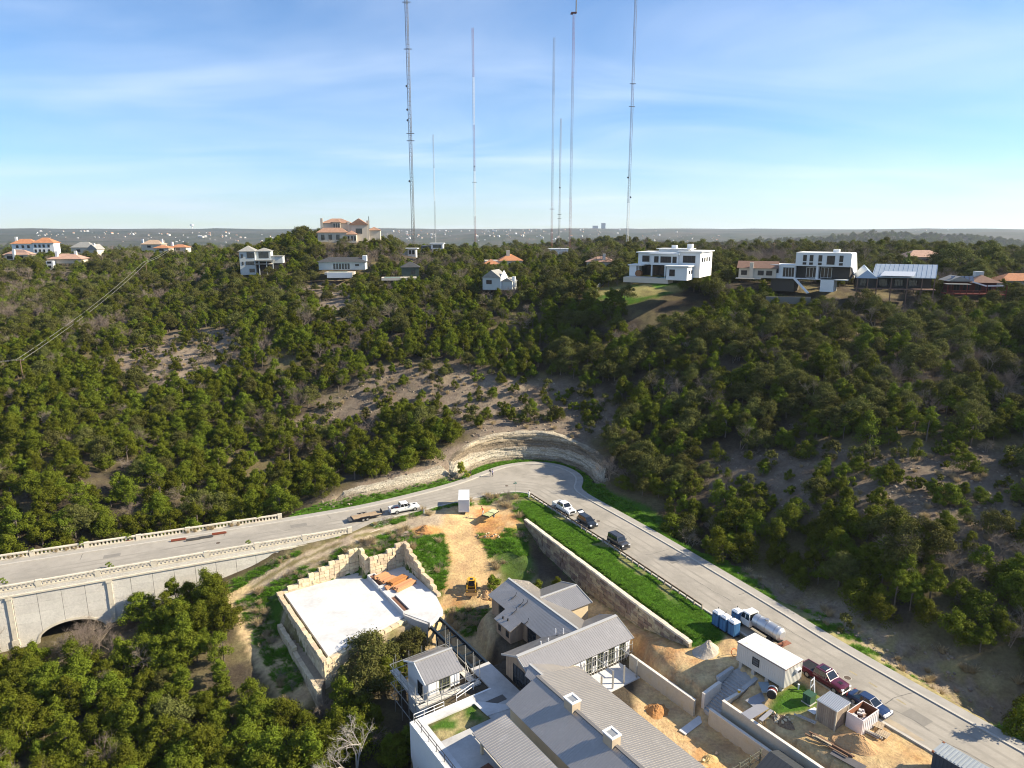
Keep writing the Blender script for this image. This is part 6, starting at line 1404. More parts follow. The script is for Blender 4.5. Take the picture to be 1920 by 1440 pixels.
for (u0, u1, v0, v1, n, area) in [(60, 230, 434, 448, 34, 'left'), (230, 440, 436, 456, 46, 'left'), (440, 520, 440, 456, 12, 'left'), (715, 900, 433, 452, 46, 'middle'), (890, 1170, 431, 452, 84, 'middle'), (1170, 1300, 434, 456, 30, 'middle'), (1330, 1480, 444, 462, 16, 'right'), (1690, 1790, 430, 446, 8, 'right')]:
    for _ in range(n):
        p = far_hit(rr.uniform(u0, u1), v0 + (v1 - v0) * rr.random() ** 1.1)
        if p is None or nfar > 285: continue
        k_ = rr.randrange(6); o = inst('far_house', fm_[k_], None, p, rr.uniform(0, 3.14), (rr.uniform(.4, .95) * (1.0 if p.y > 4000 else .6),) * 3); nfar += 1
        uu, vv_ = px(*p); place = next(w_ for lim, w_ in ((120, 'above the orange villa at the far left'), (230, 'above the grey roofs at the left'), (340, 'above the chimneyed left roofs'), (445, 'beside the far water tank'), (600, 'left of the mansion hill'), (776, 'left of the ladder mast'), (850, 'near the thin pale mast'), (891, 'left of the banded mast'), (960, 'right of the banded mast'), (1034, 'left of the three masts'), (1100, 'right of the three masts'), (1175, 'left of the rightmost mast'), (1300, 'above the big white villa'), (1600, 'above the white modern house'), (9999, 'above the blue metal roof')) if uu < lim)
        tag(o, f"tiny far {['white', 'cream', 'tan', 'bright'][k_ % 4]} {['grey', 'brown', 'pale', 'red'][(k_ * 7 // 2) % 4]} roofed house, {'high' if vv_ < 438 else ('midway' if vv_ < 445 else 'low')}, {place}", 'house', f'tiny houses on the far {area} hills')
for u, w, h, lab in ((1131, 20, 52, 'taller of the two grey tower blocks on the far skyline'), (1116, 26, 26, 'lower wide block beside the grey tower on the far skyline'), (361, 18, 26, 'white water tank standing on the far left skyline')):
    d = ray(u, 432); p = Vector((7000 * d[0] / d[1], 7000, 40)); p.z = hz1(p.x, p.y); t = thing('tower_block' if 'tank' not in lab else 'water_tank', lab, 'tower block' if 'tank' not in lab else 'water tank', p); mb = MB()
    if 'tank' in lab: mb.tube((0, 0, 0), (0, 0, h), 5, n=10); mb.tube((0, 0, h), (0, 0, h + 14), w, n=14)
    else: mb.box((0, 0, h / 2), (w * 2, 20, h))
    mb.build('body', FARC[3] if 'tank' in lab else mat('grey_block', (.35, .36, .37)), t)
# ------------------------------------------------------------------ planting
def visible_px(x, y, z): 
    u, v = px(x, y, z); return u, v
r = np.random.default_rng(5)
TREES = []       # kind, x, y, z, scale, rz, proto index, pixel size
SITEX = SITE + [(-12, 95)]
lit = dict(bridge=(NEARP, FARP))
def plant(kind, x, y, s, i=None, z=None, rz=None, label=None):
    i = r.integers(len(PROTO[kind])) if i is None else i
    z = hz1(x, y) if z is None else z
    h, w = PROTO[kind][i][2:4]; dep = y * CP - (z - CAM_H) * SP
    u, v = px(x, y, z + h * s * .6)
    rad_px = w * s / 2 * FOC / dep
    see = (-rad_px < u < 1920 + rad_px) and (v - rad_px * 1.3 < 1440)
    TREES.append(dict(kind=kind, x=x, y=y, z=z, s=s, i=int(i), rz=float(r.uniform(0, 6.283)) if rz is None else rz, px=rad_px * 2 if see else 0, u=u, v=v, label=label))
def scatter(x0, x1, y0, y1, step, prob=1.0, rmin=0, rmax=1e9, smin=.75, smax=1.15, lod=False):
    xs, ys = np.meshgrid(np.arange(x0, x1, step), np.arange(y0, y1, step))
    xs = xs.ravel() + r.uniform(-.48, .48, xs.size) * step; ys = ys.ravel() + r.uniform(-.48, .48, ys.size) * step
    k = (np.abs(xs) < 30 + ys * .82); xs, ys = xs[k], ys[k]
    R = np.hypot(xs, ys); k = (R >= rmin) & (R < rmax); xs, ys = xs[k], ys[k]
    d = sdist(ROAD, xs, ys); dOut = dist_line(OUT, xs, ys); dIn = dist_line(INN, xs, ys); outer = dOut < dIn
    need = np.where(outer, np.where(xs < -44, 3.6, np.where(xs > 12, np.where(ys < 122, 3.9, 4.4 + 5 * np.exp(-((ys - 130) / 7) ** 2)), 5.0)), 2.5)
    ok = d > need
    ok &= sdist(PADPOLY, xs, ys) > 2.4; ok &= sdist(HOUSEPOLY, xs, ys) > 2.2; ok &= sdist(LAWN, xs, ys) > 1.5
    ok &= ~inside(YARD, xs, ys); ok &= ~inside(SITE, xs, ys); ok &= ~((sdist(SITE, xs, ys) < 1.5) & (xs > -40))
    for nm, (ln, hw) in PATHS.items(): ok &= dist_line(ln, xs, ys) > hw + (1.9 if nm == 'low' else 1.0)
    ok &= ~((xs > -14) & (xs < 30) & (ys < 106) & (ys > 30) & (sdist(HOUSEPOLY, xs, ys) < 4) )
    ok &= ~((xs > -17) & (ys < 104) & (ys > 78) & (xs < 14))       # dug gully between pad and house
    ok &= ~((xs > 2) & (xs < 60) & ~outer & (ys < 140))
    ok &= sdist(CLIFF_B + [(20, 160), (10, 172), (-8, 172), (-16, 160)], xs, ys) > -1 if False else True
    ok &= dist_line(CLIFF_B, xs, ys) > 4.6
    ok &= sdist(CLEAR['bank'], xs, ys) > 0
    dens = np.ones(len(xs)); kindshrub = np.zeros(len(xs))
    for k_, p_ in (('left', .30), ('mid', .36), ('right', .52), ('cut', .05), ('up', .5)):
        m = sdist(CLEAR[k_], xs, ys) < 0; dens = np.where(m, p_, dens); kindshrub = np.where(m, .55 if k_ != 'right' else .3, kindshrub)
    dens *= np.where(fbm(xs / 14, ys / 14, 61) < .34, .55, 1)
    for (kx, ky, kr) in KEEP: ok &= np.hypot(xs - kx, ys - ky) > kr
    for p_ in NOTREE: ok &= ~inside(p_, xs, ys)
    ok &= r.random(len(xs)) < dens * prob
    xs, ys, kindshrub = xs[ok], ys[ok], kindshrub[ok]; zs = hz(xs, ys)
    for x, y, z, ks in zip(xs, ys, zs, kindshrub):
        east = smooth(-5, 30, x) * smooth(110, 160, y); ridge = smooth(200, 260, y); q = r.random()
        pb = (.07 + .07 * east + .13 * ridge) * (.5 + 3.2 * smooth(.5, .68, float(fbm(np.array([x / 24]), np.array([y / 24]), 91)[0]))); po = .08 + .34 * east + .20 * ridge
        near = y < 112 and x < 0
        if near: pb, po = .05, .03
        kind = 'bare' if q < pb else ('oak' if q < pb + po else 'juniper')
        if r.random() < ks: kind = 'shrub'
        s = r.uniform(smin, smax) * (1.0 if kind != 'bare' else .95)
        if ks and kind != 'shrub': s *= .72
        if kind == 'shrub': s *= 1.35
        h = PROTO[kind][0][2] * s; dep = y * CP - (z - CAM_H) * SP; bad = False
        u, v = px(x, y, z + h * .9); v2 = px(x, y, z)[1]; rp_ = 2.6 * s * FOC / dep
        for (u0, v0, u1, v1, yy, strength) in NOVIEW:
            if y < yy and u0 - rp_ * .6 < u < u1 + rp_ * .6 and v < v1 and v2 > v0: 
                if v < v1 - (v1 - v0) * (1 - strength): bad = True; break
        if bad: continue
        plant(kind, x, y, s, z=z)
pt_ = W(668, 1420, -9); KEEP.append((pt_.x, pt_.y, 3.6))
scatter(-290, 290, 58, 330, 3.2, .95, smin=.58, smax=1.0)
scatter(-115, -6, 50, 103, 3.5, .85, smin=.66, smax=1.0)
scatter(-34, -13, 56, 86, 3.0, .9, smin=.75, smax=1.1)
scatter(-1900, 1900, 1050, 2700, 27, .85, smin=2.4, smax=4.2)
scatter(20, 70, 66, 122, 6.0, .55, smin=.8, smax=1.1)
scatter(-330, 330, 270, 560, 5.6, .92, rmin=331, smin=.85, smax=1.25)
scatter(-800, 800, 420, 1150, 11.5, .9, rmin=560, smin=1.1, smax=1.9)
for k_, dens_ in (('mid', 26), ('left', 34), ('right', 40)):
    P_ = CLEAR[k_]; xa, xb, ya, yb = min(p[0] for p in P_), max(p[0] for p in P_), min(p[1] for p in P_), max(p[1] for p in P_); m_ = int((xb - xa) * (yb - ya) / dens_)
    for x, y in zip(r.uniform(xa, xb, m_), r.uniform(ya, yb, m_)):
        if inside(P_, np.array([x]), np.array([y]))[0] and float(dist_line(CLIFF_B, np.array([x]), np.array([y]))[0]) > 5:
            q = r.random(); plant('shrub' if q < .6 else ('juniper' if q < .85 else 'bare'), x, y, r.uniform(1.0, 1.8) if q < .6 else r.uniform(.35, .6))
# trees one can point at
def hand(kind, u, v, z, s, i, label): p = W(u, v, z); plant(kind, p.x, p.y, s, i, hz1(p.x, p.y), None, label)
hand('oak', 706, 1262, -8.6, 1.15, 0, 'tall airy oak rising in front of the white concrete pad')
hand('oak', 762, 1232, -8.4, .86, 1, 'slender oak between the concrete pad and the scaffolded cottage')
hand('oak', 690, 1300, -9.2, 1.05, 3, 'leafy oak below the near corner of the white slab')
hand('juniper', 640, 1330, -9.8, .95, 3, 'tall juniper under the near corner of the slab terrace wall')
hand('juniper', 925, 1106, -4.8, .62, 4, 'low olive bush at the back corner of the long metal roof')
hand('juniper', 1003, 1118, -5.0, .66, 0, 'dark bush between the house roof and the brown retaining wall')
hand('juniper', 1046, 1116, -5.0, .62, 6, 'bushy yellow green shrub tree at the foot of the brown retaining wall')
hand('juniper', 330, 1192, -7.6, .92, 3, 'single juniper standing before the pale bridge wall')
hand('juniper', 420, 1170, -6.0, 1.0, 0, 'dark juniper at the end of the bridge wall beside the dirt track')
hand('juniper', 385, 1175, -6.6, .8, 1, 'smaller juniper between the bridge wall and the dirt track')
for u, v, s, i, w_ in [(150, 1222, .78, 0, 'tall forked'), (172, 1232, .85, 1, 'tallest'), (205, 1228, .7, 3, 'upright'), (228, 1222, .6, 2, 'bushy low'), (120, 1215, .6, 4, 'small leftmost'), (186, 1218, .75, 3, 'thin inner'), (162, 1212, .7, 1, 'slender rear')]:
    hand('bare', u, v, -9.2, s, i, w_ + ' leafless grey sapling standing in front of the bridge arch')
hand('bare', 455, 1075, -4.4, .6, 4, 'grey leafless shrub at the end of the bridge wall panels')
hand('bare', 1150, 880, .5, .9, 3, 'tangled leafless tree behind the verge right of the rock cut')
hand('bare', 1140, 915, .3, .75, 1, 'brown leafless tree over the grass verge at the road bend')
for u, v, y, s, i, lab in [(1572, 505, 236, 1.75, 1, 'tall pale leafless tree behind the white modern house, left one'), (1606, 505, 240, 1.7, 3, 'tall pale leafless tree behind the white modern house, right one'), (1150, 505, 262, 1.5, 0, 'big leafless tree between the tan house and the white villa'), (1128, 500, 270, 1.3, 1, 'leafless tree rising over the tan ridge house'), (1350, 520, 205, 1.25, 2, 'leafless tree beside the right end of the big white villa'), (1740, 560, 186, 1.15, 3, 'slender bare tree between the blue metal roof and the red deck house'), (1375, 500, 240, 1.3, 4, 'bushy bare tree behind the brown roofed house')]:
    p = Y(u, v, y); plant('bare', p.x, p.y, s, i, hz1(p.x, p.y), None, lab)
for u, v, y, s, i, lab in [(1345, 515, 208, 1.15, 0, 'grey green oak at the right end of the big white villa'), (1245, 524, 198, .62, 1, 'small dark oak standing alone on the ridge lawn'), (1800, 500, 230, 1.5, 2, 'large oak behind the red deck house'), (1860, 500, 235, 1.5, 0, 'tall oak on the skyline at the right edge'), (1770, 480, 250, 1.4, 3, 'oak rising on the skyline near the far conifer'), (1650, 490, 250, 1.3, 1, 'broad oak on the skyline behind the metal roofed lodge')]:
    p = Y(u, v, y); plant('oak', p.x, p.y, s, i, hz1(p.x, p.y), None, lab)
hand('shrub', 812, 900, .5, 1.0, 0, 'dark scrubby bush below the rock cut beside the fresh green sapling')
rz_ = PROTO['juniper']
Q, cl = crown(3.6, 2.6, 13, 90, .1, 777, base=.12, cone=.3, open_=.1)
SPR = (quads_mesh('sapling_crown', M_SPRING, Q), trunk_mb(3.6, 2.6, cl, 4, .06, 5).mesh('sapling_trunk', M_BARK), 3.6, 2.6)
Q, cl = crown(8.5, 4.2, 17, 100, .13, 779, base=.2, cone=.7, open_=.2)
PINE = (quads_mesh('cedar_crown', mat('deodar_leaves', (.11, .15, .025), .75, spec=.2, noise=[(.8, .25)], transl=.2), Q), trunk_mb(8.5, 4.2, cl, 5, .16, 8).mesh('cedar_trunk', M_BARK), 8.5, 4.2)
PALE = (quads_mesh('pale_crown', M_PALE, twig_quads(6, 6, 345, 4, .40, .085, .7)), MB().tube((0, 0, -.8), (0, 0, 2.4), .17, .1, 6, False).mesh('pale_trunk', M_PALE), 6, 6)
PROTO['dead'] = [PALE]; plant('dead', pt_.x, pt_.y, 1.0, 0, hz1(pt_.x, pt_.y) + 1.2, None, 'pale dead leafless tree at the lower edge left of the white terrace wall')
PROTO['sapling'] = [SPR]; PROTO['cedar'] = [PINE]
p = W(866, 897, .2); plant('sapling', p.x, p.y, 1.15, 0, .1, None, 'fresh light green sapling at the foot of the layered rock cut')
p = Y(1700, 500, 235); plant('cedar', p.x, p.y, 1.05, 0, hz1(p.x, p.y), None, 'bright green layered conifer behind the blue metal roof')

AREA = [('in the wood below the bridge', lambda x, y: y < 104 and x < 6), ('in the dense wood behind the bridge', lambda x, y: x < -12 and y < 172),
        ('on the shaded slope right of the road', lambda x, y: x > 14 and y < 150), ('on the slope above the rock cut', lambda x, y: y < 215 and x > -45),
        ('on the far left hillside', lambda x, y: x <= -45), ('on the ridge among the houses', lambda x, y: True)]
MARKS = [((-66, 101), 'the bridge arch'), ((-77, 97), 'the left wall pilaster'), ((-53, 107), 'the bridge wall panels'), ((-43, 108), 'the end of the bridge wall'), ((-41, 96), 'the bend of the pale dirt path'), ((-34, 84), 'the lower end of the dirt path'),
         ((-26, 86), 'the near corner of the white slab'), ((-13, 73), 'the tall white terrace wall'), ((-14, 80), 'the scaffolded cottage'), ((-50, 74), 'the hollow below the arch'), ((-32, 68), 'the bottom of the wood'), ((-60, 86), 'the leafless saplings'), ((-22, 76), 'the gully under the cottage'),
         ((-86, 110), 'the left end of the far parapet'), ((-66, 118), 'the middle of the far parapet'), ((-47, 127), 'the right end of the far parapet'), ((-36, 135), 'the start of the grass verge'), ((-24, 141), 'the low rock bank'), ((-13, 150), 'the fresh green sapling'), ((-30, 160), 'the scrub above the rock bank'), ((-60, 145), 'the dense middle of the left wood'), ((-90, 135), 'the left edge of the wood'), ((-75, 165), 'the foot of the left clearing'),
         ((-9, 162), 'the left top of the rock cut'), ((4, 168), 'the crest of the rock cut'), ((18, 158), 'the right top of the rock cut'), ((18, 146), 'the right end of the rock cut'), ((-15, 185), 'the pale middle clearing'), ((15, 185), 'the right of the middle clearing'), ((-45, 185), 'the strip between both clearings'), ((-62, 205), 'the right side of the left clearing'), ((-95, 205), 'the left side of the left clearing'), ((-72, 235), 'the top of the left clearing'),
         ((22, 136), 'the grass verge at the bend'), ((27, 126), 'the kerb opposite the black hatchback'), ((31, 116), 'the kerb opposite the grey boxy car'), ((37, 104), 'the kerb opposite the fence end'), ((44, 94), 'the kerb opposite the tank truck'), ((54, 82), 'the bare roadside cut'), ((60, 72), 'the lower right corner of the picture'), ((62, 98), 'the brush on the right slope'), ((45, 115), 'the shaded hollow right of the road'), ((70, 120), 'the ledges of the right clearing'), ((88, 112), 'the right edge of the slope'), ((48, 138), 'the dark wood above the verge'), ((80, 150), 'the upper right wood'),
         ((30, 165), 'the wooded rib right of the cut'), ((10, 205), 'the dark belt under the ridge'), ((-30, 215), 'the dark belt below the grey gabled house'), ((48, 190), 'the wood below the ridge lawn'), ((32, 228), 'the board fence'), ((46, 206), 'the big white villa'), ((74, 208), 'the brown roofed house'), ((88, 205), 'the white modern house'), ((108, 200), 'the blue metal roof'), ((130, 196), 'the red deck house'), ((-6, 242), 'the grey gabled house'), ((-5, 300), 'the orange roofed ridge house'), ((33, 268), 'the tan ridge house'),
         ((-40, 268), 'the turquoise pool'), ((-70, 288), 'the charcoal roofed house'), ((-106, 292), 'the tall pale grey house'), ((-82, 325), 'the mansion hill'), ((-55, 350), 'the white tower house'), ((-150, 300), 'the upper left wood'), ((-120, 240), 'the power line run'), ((-136, 196), 'the rust brown utility pole'), ((-230, 372), 'the pink roofed house'), ((70, 260), 'the skyline poles'), ((140, 240), 'the far conifer')]
MARKPX = [px(q[0], q[1], hz1(*q) + 2) for q, _ in MARKS]
SHAPE = {'juniper': ['rounded', 'tall', 'broad', 'pointed', 'squat', 'spreading', 'narrow'], 'oak': ['wide', 'round', 'big domed', 'loose'], 'bare': ['forked', 'tall', 'bushy', 'upright', 'low'], 'shrub': ['rounded', 'leggy', 'flat', 'tall']}
USED = {}
def describe(t_):
    a, nm = ADJ[t_['kind']]; size = 'small' if t_['s'] < .84 else ('large' if t_['s'] > 1.02 else 'medium'); sh = SHAPE[t_['kind']][t_['i']]
    k = min(range(len(MARKS)), key=lambda j: math.dist(MARKS[j][0], (t_['x'], t_['y']))); d = math.dist(MARKS[k][0], (t_['x'], t_['y'])); du, dv = t_['u'] - MARKPX[k][0], t_['v'] - MARKPX[k][1]
    rel = ('left of' if du < 0 else 'right of') if abs(du) > abs(dv) * .9 else ('in front of' if dv > 0 else 'behind')
    if d < 5: rel = 'close ' + {'left of': 'on the left of', 'right of': 'on the right of', 'in front of': 'in front of', 'behind': 'behind'}[rel]
    elif d > 15: rel = 'well ' + {'left of': 'to the left of', 'right of': 'to the right of', 'in front of': 'in front of', 'behind': 'behind'}[rel]
    base = f'{size} {sh} {a} {nm} {rel} {MARKS[k][1]}'
    base = ' '.join(base.split()[:16]); lst = USED.setdefault(base, []); lst.append(t_); return base
ADJ = {'juniper': ('olive green', 'juniper'), 'oak': ('grey green', 'oak'), 'bare': ('leafless brown', 'tree'), 'shrub': ('low', 'shrub')}
LIMIT = {'juniper': 292, 'oak': 150, 'bare': 140, 'shrub': 110, 'sapling': 9, 'cedar': 9, 'dead': 9}
NAMES = {'juniper': 'juniper_tree', 'oak': 'oak_tree', 'bare': 'bare_tree', 'shrub': 'shrub', 'sapling': 'sapling', 'cedar': 'conifer_tree', 'dead': 'dead_tree'}
REST = []
for kind in PROTO:
    ts = sorted([t_ for t_ in TREES if t_['kind'] == kind], key=lambda t_: -(t_['px'] + (1e6 if t_['label'] else 0)))
    for n_, t_ in enumerate(ts):
        if n_ >= LIMIT[kind] or (t_['px'] == 0 and not t_['label']): REST.append(t_); continue
        crown_me, trunk_me, h, w = PROTO[kind][t_['i']]
        lab = t_['label']; grp = None
        if not lab or 'sapling standing' in lab:
            area = next(a for a, f_ in AREA if f_(t_['x'], t_['y']))
            a, nm = ADJ[kind]; size = 'small' if t_['s'] < .84 else ('large' if t_['s'] > 1.02 else 'medium')
            if not lab: lab = describe(t_)
            grp = f'{nm}s {area}' if 'sapling standing' not in lab else 'leafless saplings before the arch'
        root = thing(NAMES[kind], lab, 'tree' if kind != 'shrub' else 'shrub', (t_['x'], t_['y'], t_['z']), t_['rz'], grp)
        root.scale = (t_['s'],) * 3; t_['root'] = root
        inst('trunk' if kind != 'shrub' else 'stem', trunk_me, root); inst('crown' if kind != 'shrub' else 'foliage', crown_me, root)
for base, lst in USED.items():
    lst = sorted([t_ for t_ in lst if 'root' in t_], key=lambda t_: t_['u']); n_ = len(lst)
    if n_ > 1:
        words = {2: ['left one', 'right one'], 3: ['left one', 'middle one', 'right one']}.get(n_) or (['leftmost one'] + [['second', 'third', 'fourth', 'fifth', 'sixth', 'seventh', 'eighth'][min(i, 6)] + ' one' for i in range(n_ - 2)] + ['rightmost one'])
        for t_, w_ in zip(lst, words): t_['root']['label'] = ' '.join(base.split()[:14]) + ', ' + w_
print('trees', len(TREES), 'individual', len(TREES) - len(REST), 'rest', len(REST))
# the rest of the wood: one object per kind
def wood(name, kind, ts):
    src = bpy.data.collections.new(name + '_models')
    for i, (c, tr, h, w) in enumerate(PROTO[kind]):
        bm = bmesh.new(); bm.from_mesh(c); k0 = len(bm.faces); bm.from_mesh(tr); bm.faces.ensure_lookup_table()
        for f_ in bm.faces[k0:]: f_.material_index = 1
        m_ = bpy.data.meshes.new(f'{kind}_model'); bm.to_mesh(m_); bm.free(); m_.materials.append(c.materials[0]); m_.materials.append(tr.materials[0])
        src.objects.link(bpy.data.objects.new(f'{kind}_model_{i}', m_))
    me_ = bpy.data.meshes.new(name); me_.from_pydata([(t_['x'], t_['y'], t_['z']) for t_ in ts], [], [])
    for nm, key in (('rz', 'rz'), ('sc', 's')):
        at_ = me_.attributes.new(nm, 'FLOAT', 'POINT'); at_.data.foreach_set('value', [t_[key] for t_ in ts])
    at_ = me_.attributes.new('pick', 'INT', 'POINT'); at_.data.foreach_set('value', [t_['i'] for t_ in ts])
    o = bpy.data.objects.new(name, me_); COL.objects.link(o)
    g = bpy.data.node_groups.new(name, 'GeometryNodeTree'); g.interface.new_socket('Geometry', in_out='INPUT', socket_type='NodeSocketGeometry'); g.interface.new_socket('Geometry', in_out='OUTPUT', socket_type='NodeSocketGeometry')
    N, L = g.nodes, g.links; gi, go = N.new('NodeGroupInput'), N.new('NodeGroupOutput'); ip_ = N.new('GeometryNodeInstanceOnPoints'); ci = N.new('GeometryNodeCollectionInfo')
    ci.inputs['Collection'].default_value = src; ci.inputs['Separate Children'].default_value = True; ci.inputs['Reset Children'].default_value = True
    def attr(nm, ty): a = N.new('GeometryNodeInputNamedAttribute'); a.data_type = ty; a.inputs['Name'].default_value = nm; return a.outputs[0]
    cb = N.new('ShaderNodeCombineXYZ'); L.new(attr('rz', 'FLOAT'), cb.inputs[2])
    L.new(gi.outputs[0], ip_.inputs['Points']); L.new(ci.outputs[0], ip_.inputs['Instance']); ip_.inputs['Pick Instance'].default_value = True
    L.new(attr('pick', 'INT'), ip_.inputs['Instance Index']); L.new(cb.outputs[0], ip_.inputs['Rotation']); L.new(attr('sc', 'FLOAT'), ip_.inputs['Scale']); L.new(ip_.outputs[0], go.inputs[0])
    md = o.modifiers.new('plants', 'NODES'); md.node_group = g; o['kind'] = 'stuff'; return o
for kind, nm in (('juniper', 'juniper_woodland'), ('oak', 'oak_woodland'), ('bare', 'bare_woodland'), ('shrub', 'scrub')):
    ts = [t_ for t_ in REST if t_['kind'] == kind]
    if ts: wood(nm, kind, ts)
# ------------------------------------------------------------------ vehicles
M_TYRE = mat('tyre_rubber', (.018, .018, .018), .9); M_RIM = mat('wheel_rim', (.45, .45, .46), .35, .7); M_TRIM = mat('black_trim', (.02, .02, .022), .55)
M_CARGL = mat('car_glass', (.012, .015, .018), .04, spec=.8); M_LAMP = mat('headlight_glass', (.75, .77, .80), .12, spec=.7); M_TAIL = mat('tail_light', (.32, .015, .012), .2); M_PLATE = mat('number_plate', (.7, .7, .68), .5)
def paint(nm, c): return mat(nm, c, .28, .1, .5, coat=.8)
def xs_ring(x, hw, zb, zt, tuck=.10, crown_=.03):
    return [(x, -hw * .90, zb), (x, -hw, zb + (zt - zb) * .30), (x, -hw, zb + (zt - zb) * .70), (x, -hw * .955, zt - .05), (x, -hw * (1 - tuck) * .93, zt), (x, 0, zt + crown_), (x, hw * (1 - tuck) * .93, zt), (x, hw * .955, zt - .05), (x, hw, zb + (zt - zb) * .70), (x, hw, zb + (zt - zb) * .30), (x, hw * .90, zb)]
def loft(secs):
    mb = MB(); m = len(secs[0]); mb.add([p for s in secs for p in s], [(i * m + j, i * m + (j + 1) % m, (i + 1) * m + (j + 1) % m, (i + 1) * m + j) for i in range(len(secs) - 1) for j in range(m)])
    n = len(secs); mb.f += [tuple(range(m))[::-1], tuple(range((n - 1) * m, n * m))]; return mb
def add_wheels(t, xs, hw, r=.38, w=.26, dual=False):
    for x in xs:
        for s in (-1, 1):
            mb = MB(); mb.tube((x, s * (hw - w), r), (x, s * hw, r), r, n=18); wh = mb.build('wheel', M_TYRE, t); mb = MB(); mb.tube((x, s * (hw - .02), r), (x, s * (hw + .012), r), r * .62, n=14); mb.build('rim', M_RIM, wh)
            mb = MB(); mb.tube((x, s * (hw - .12), r + .03), (x, s * (hw - .05), r + .03), r * 1.2, n=18); mb.build('wheel_arch', M_TRIM, t)
def cabin(t, m, xb0, xb1, xt0, xt1, zb, zt, hwb, hwt, splits=(.5,), roofm=None):
    """greenhouse with pillars and separate panes"""
    b_ = [(xb0, -hwb, zb), (xb1, -hwb, zb), (xb1, hwb, zb), (xb0, hwb, zb)]; tp = [(xt0, -hwt, zt), (xt1, -hwt, zt), (xt1, hwt, zt), (xt0, hwt, zt)]
    mb = MB(); mb.add(b_ + tp, [(0, 1, 5, 4), (1, 2, 6, 5), (2, 3, 7, 6), (3, 0, 4, 7), (4, 5, 6, 7)]); mb.add([(p[0], p[1] * .9, p[2] + .05) for p in tp] + tp, [(0, 1, 2, 3), (0, 4, 5, 1), (1, 5, 6, 2), (2, 6, 7, 3), (3, 7, 4, 0)])
    c = mb.build('cabin', m, t)
    def pane(name, A, B, C, D, k=.08, out_=.012, e0=.1, e1=.1):
        A, B, C, D = map(Vector, (A, B, C, D)); n = (B - A).cross(D - A).normalized() * out_
        def q(u_, v_): return (A.lerp(B, u_)).lerp(D.lerp(C, u_), v_) + n
        mb = MB(); mb.poly([q(k, e0), q(1 - k, e0), q(1 - k, 1 - e1), q(k, 1 - e1)]); mb.build(name, M_CARGL, c, fix=False)
    pane('windscreen', b_[1], b_[2], tp[2], tp[1], .06, e1=.06); pane('rear_window', b_[3], b_[0], tp[0], tp[3], .08)
    cuts = [0, *splits, 1]
    for s0, s1 in zip(cuts, cuts[1:]):
        L = lambda a, bb, f_: Vector(a).lerp(Vector(bb), f_)
        pane('side_window', L(b_[0], b_[1], s0), L(b_[0], b_[1], s1), L(tp[0], tp[1], s1), L(tp[0], tp[1], s0), .07, e0=.12, e1=.1)
        pane('side_window', L(b_[2], b_[3], 1 - s1), L(b_[2], b_[3], 1 - s0), L(tp[2], tp[3], 1 - s0), L(tp[2], tp[3], 1 - s1), .07, e0=.12, e1=.1)
    return c
def details(t, m, xf, xr, hw, zl, grille=(.55, .95), mirror=None):
    for s in (-1, 1):
        mb = MB(); mb.box((xf - .05, s * (hw - .26), zl), (.2, .38, .2)); mb.build('headlight', M_LAMP, t); mb = MB(); mb.box((xr + .03, s * (hw - .14), zl + .02), (.1, .2, .34)); mb.build('tail_light', M_TAIL, t)
        if mirror: mb = MB(); mb.box((mirror[0], s * (mirror[1] + .12), mirror[2]), (.14, .26, .2)); mb.build('wing_mirror', m, t)
        mb = MB(); mb.box((-.05, s * (hw + .004), zl + .02), (.03, .012, .4)); mb.build('door_gap', M_TRIM, t)
        mb = MB(); mb.box((-.25, s * (hw + .012), zl + .12), (.18, .02, .035)); mb.build('door_handle', M_TRIM, t)
    mb = MB(); mb.box((xf + .015, 0, sum(grille) / 2), (.06, hw * 1.15, grille[1] - grille[0])); mb.build('grille', M_TRIM, t)
    mb = MB(); mb.box((xf - .02, 0, .42), (.26, hw * 1.86, .2)); mb.build('front_bumper', (mat('bumper_chrome', (.38, .38, .38), .3, .7) if hw > .955 else m), t); mb = MB(); mb.box((xr - .02, 0, .45), (.2, hw * 1.8, .2)); mb.build('rear_bumper', (mat('bumper_chrome', (.38, .38, .38), .3, .7) if hw > .955 else m), t)
    mb = MB(); mb.box((xr - .125, 0, .62), (.02, .32, .16)); mb.build('number_plate', M_PLATE, t)
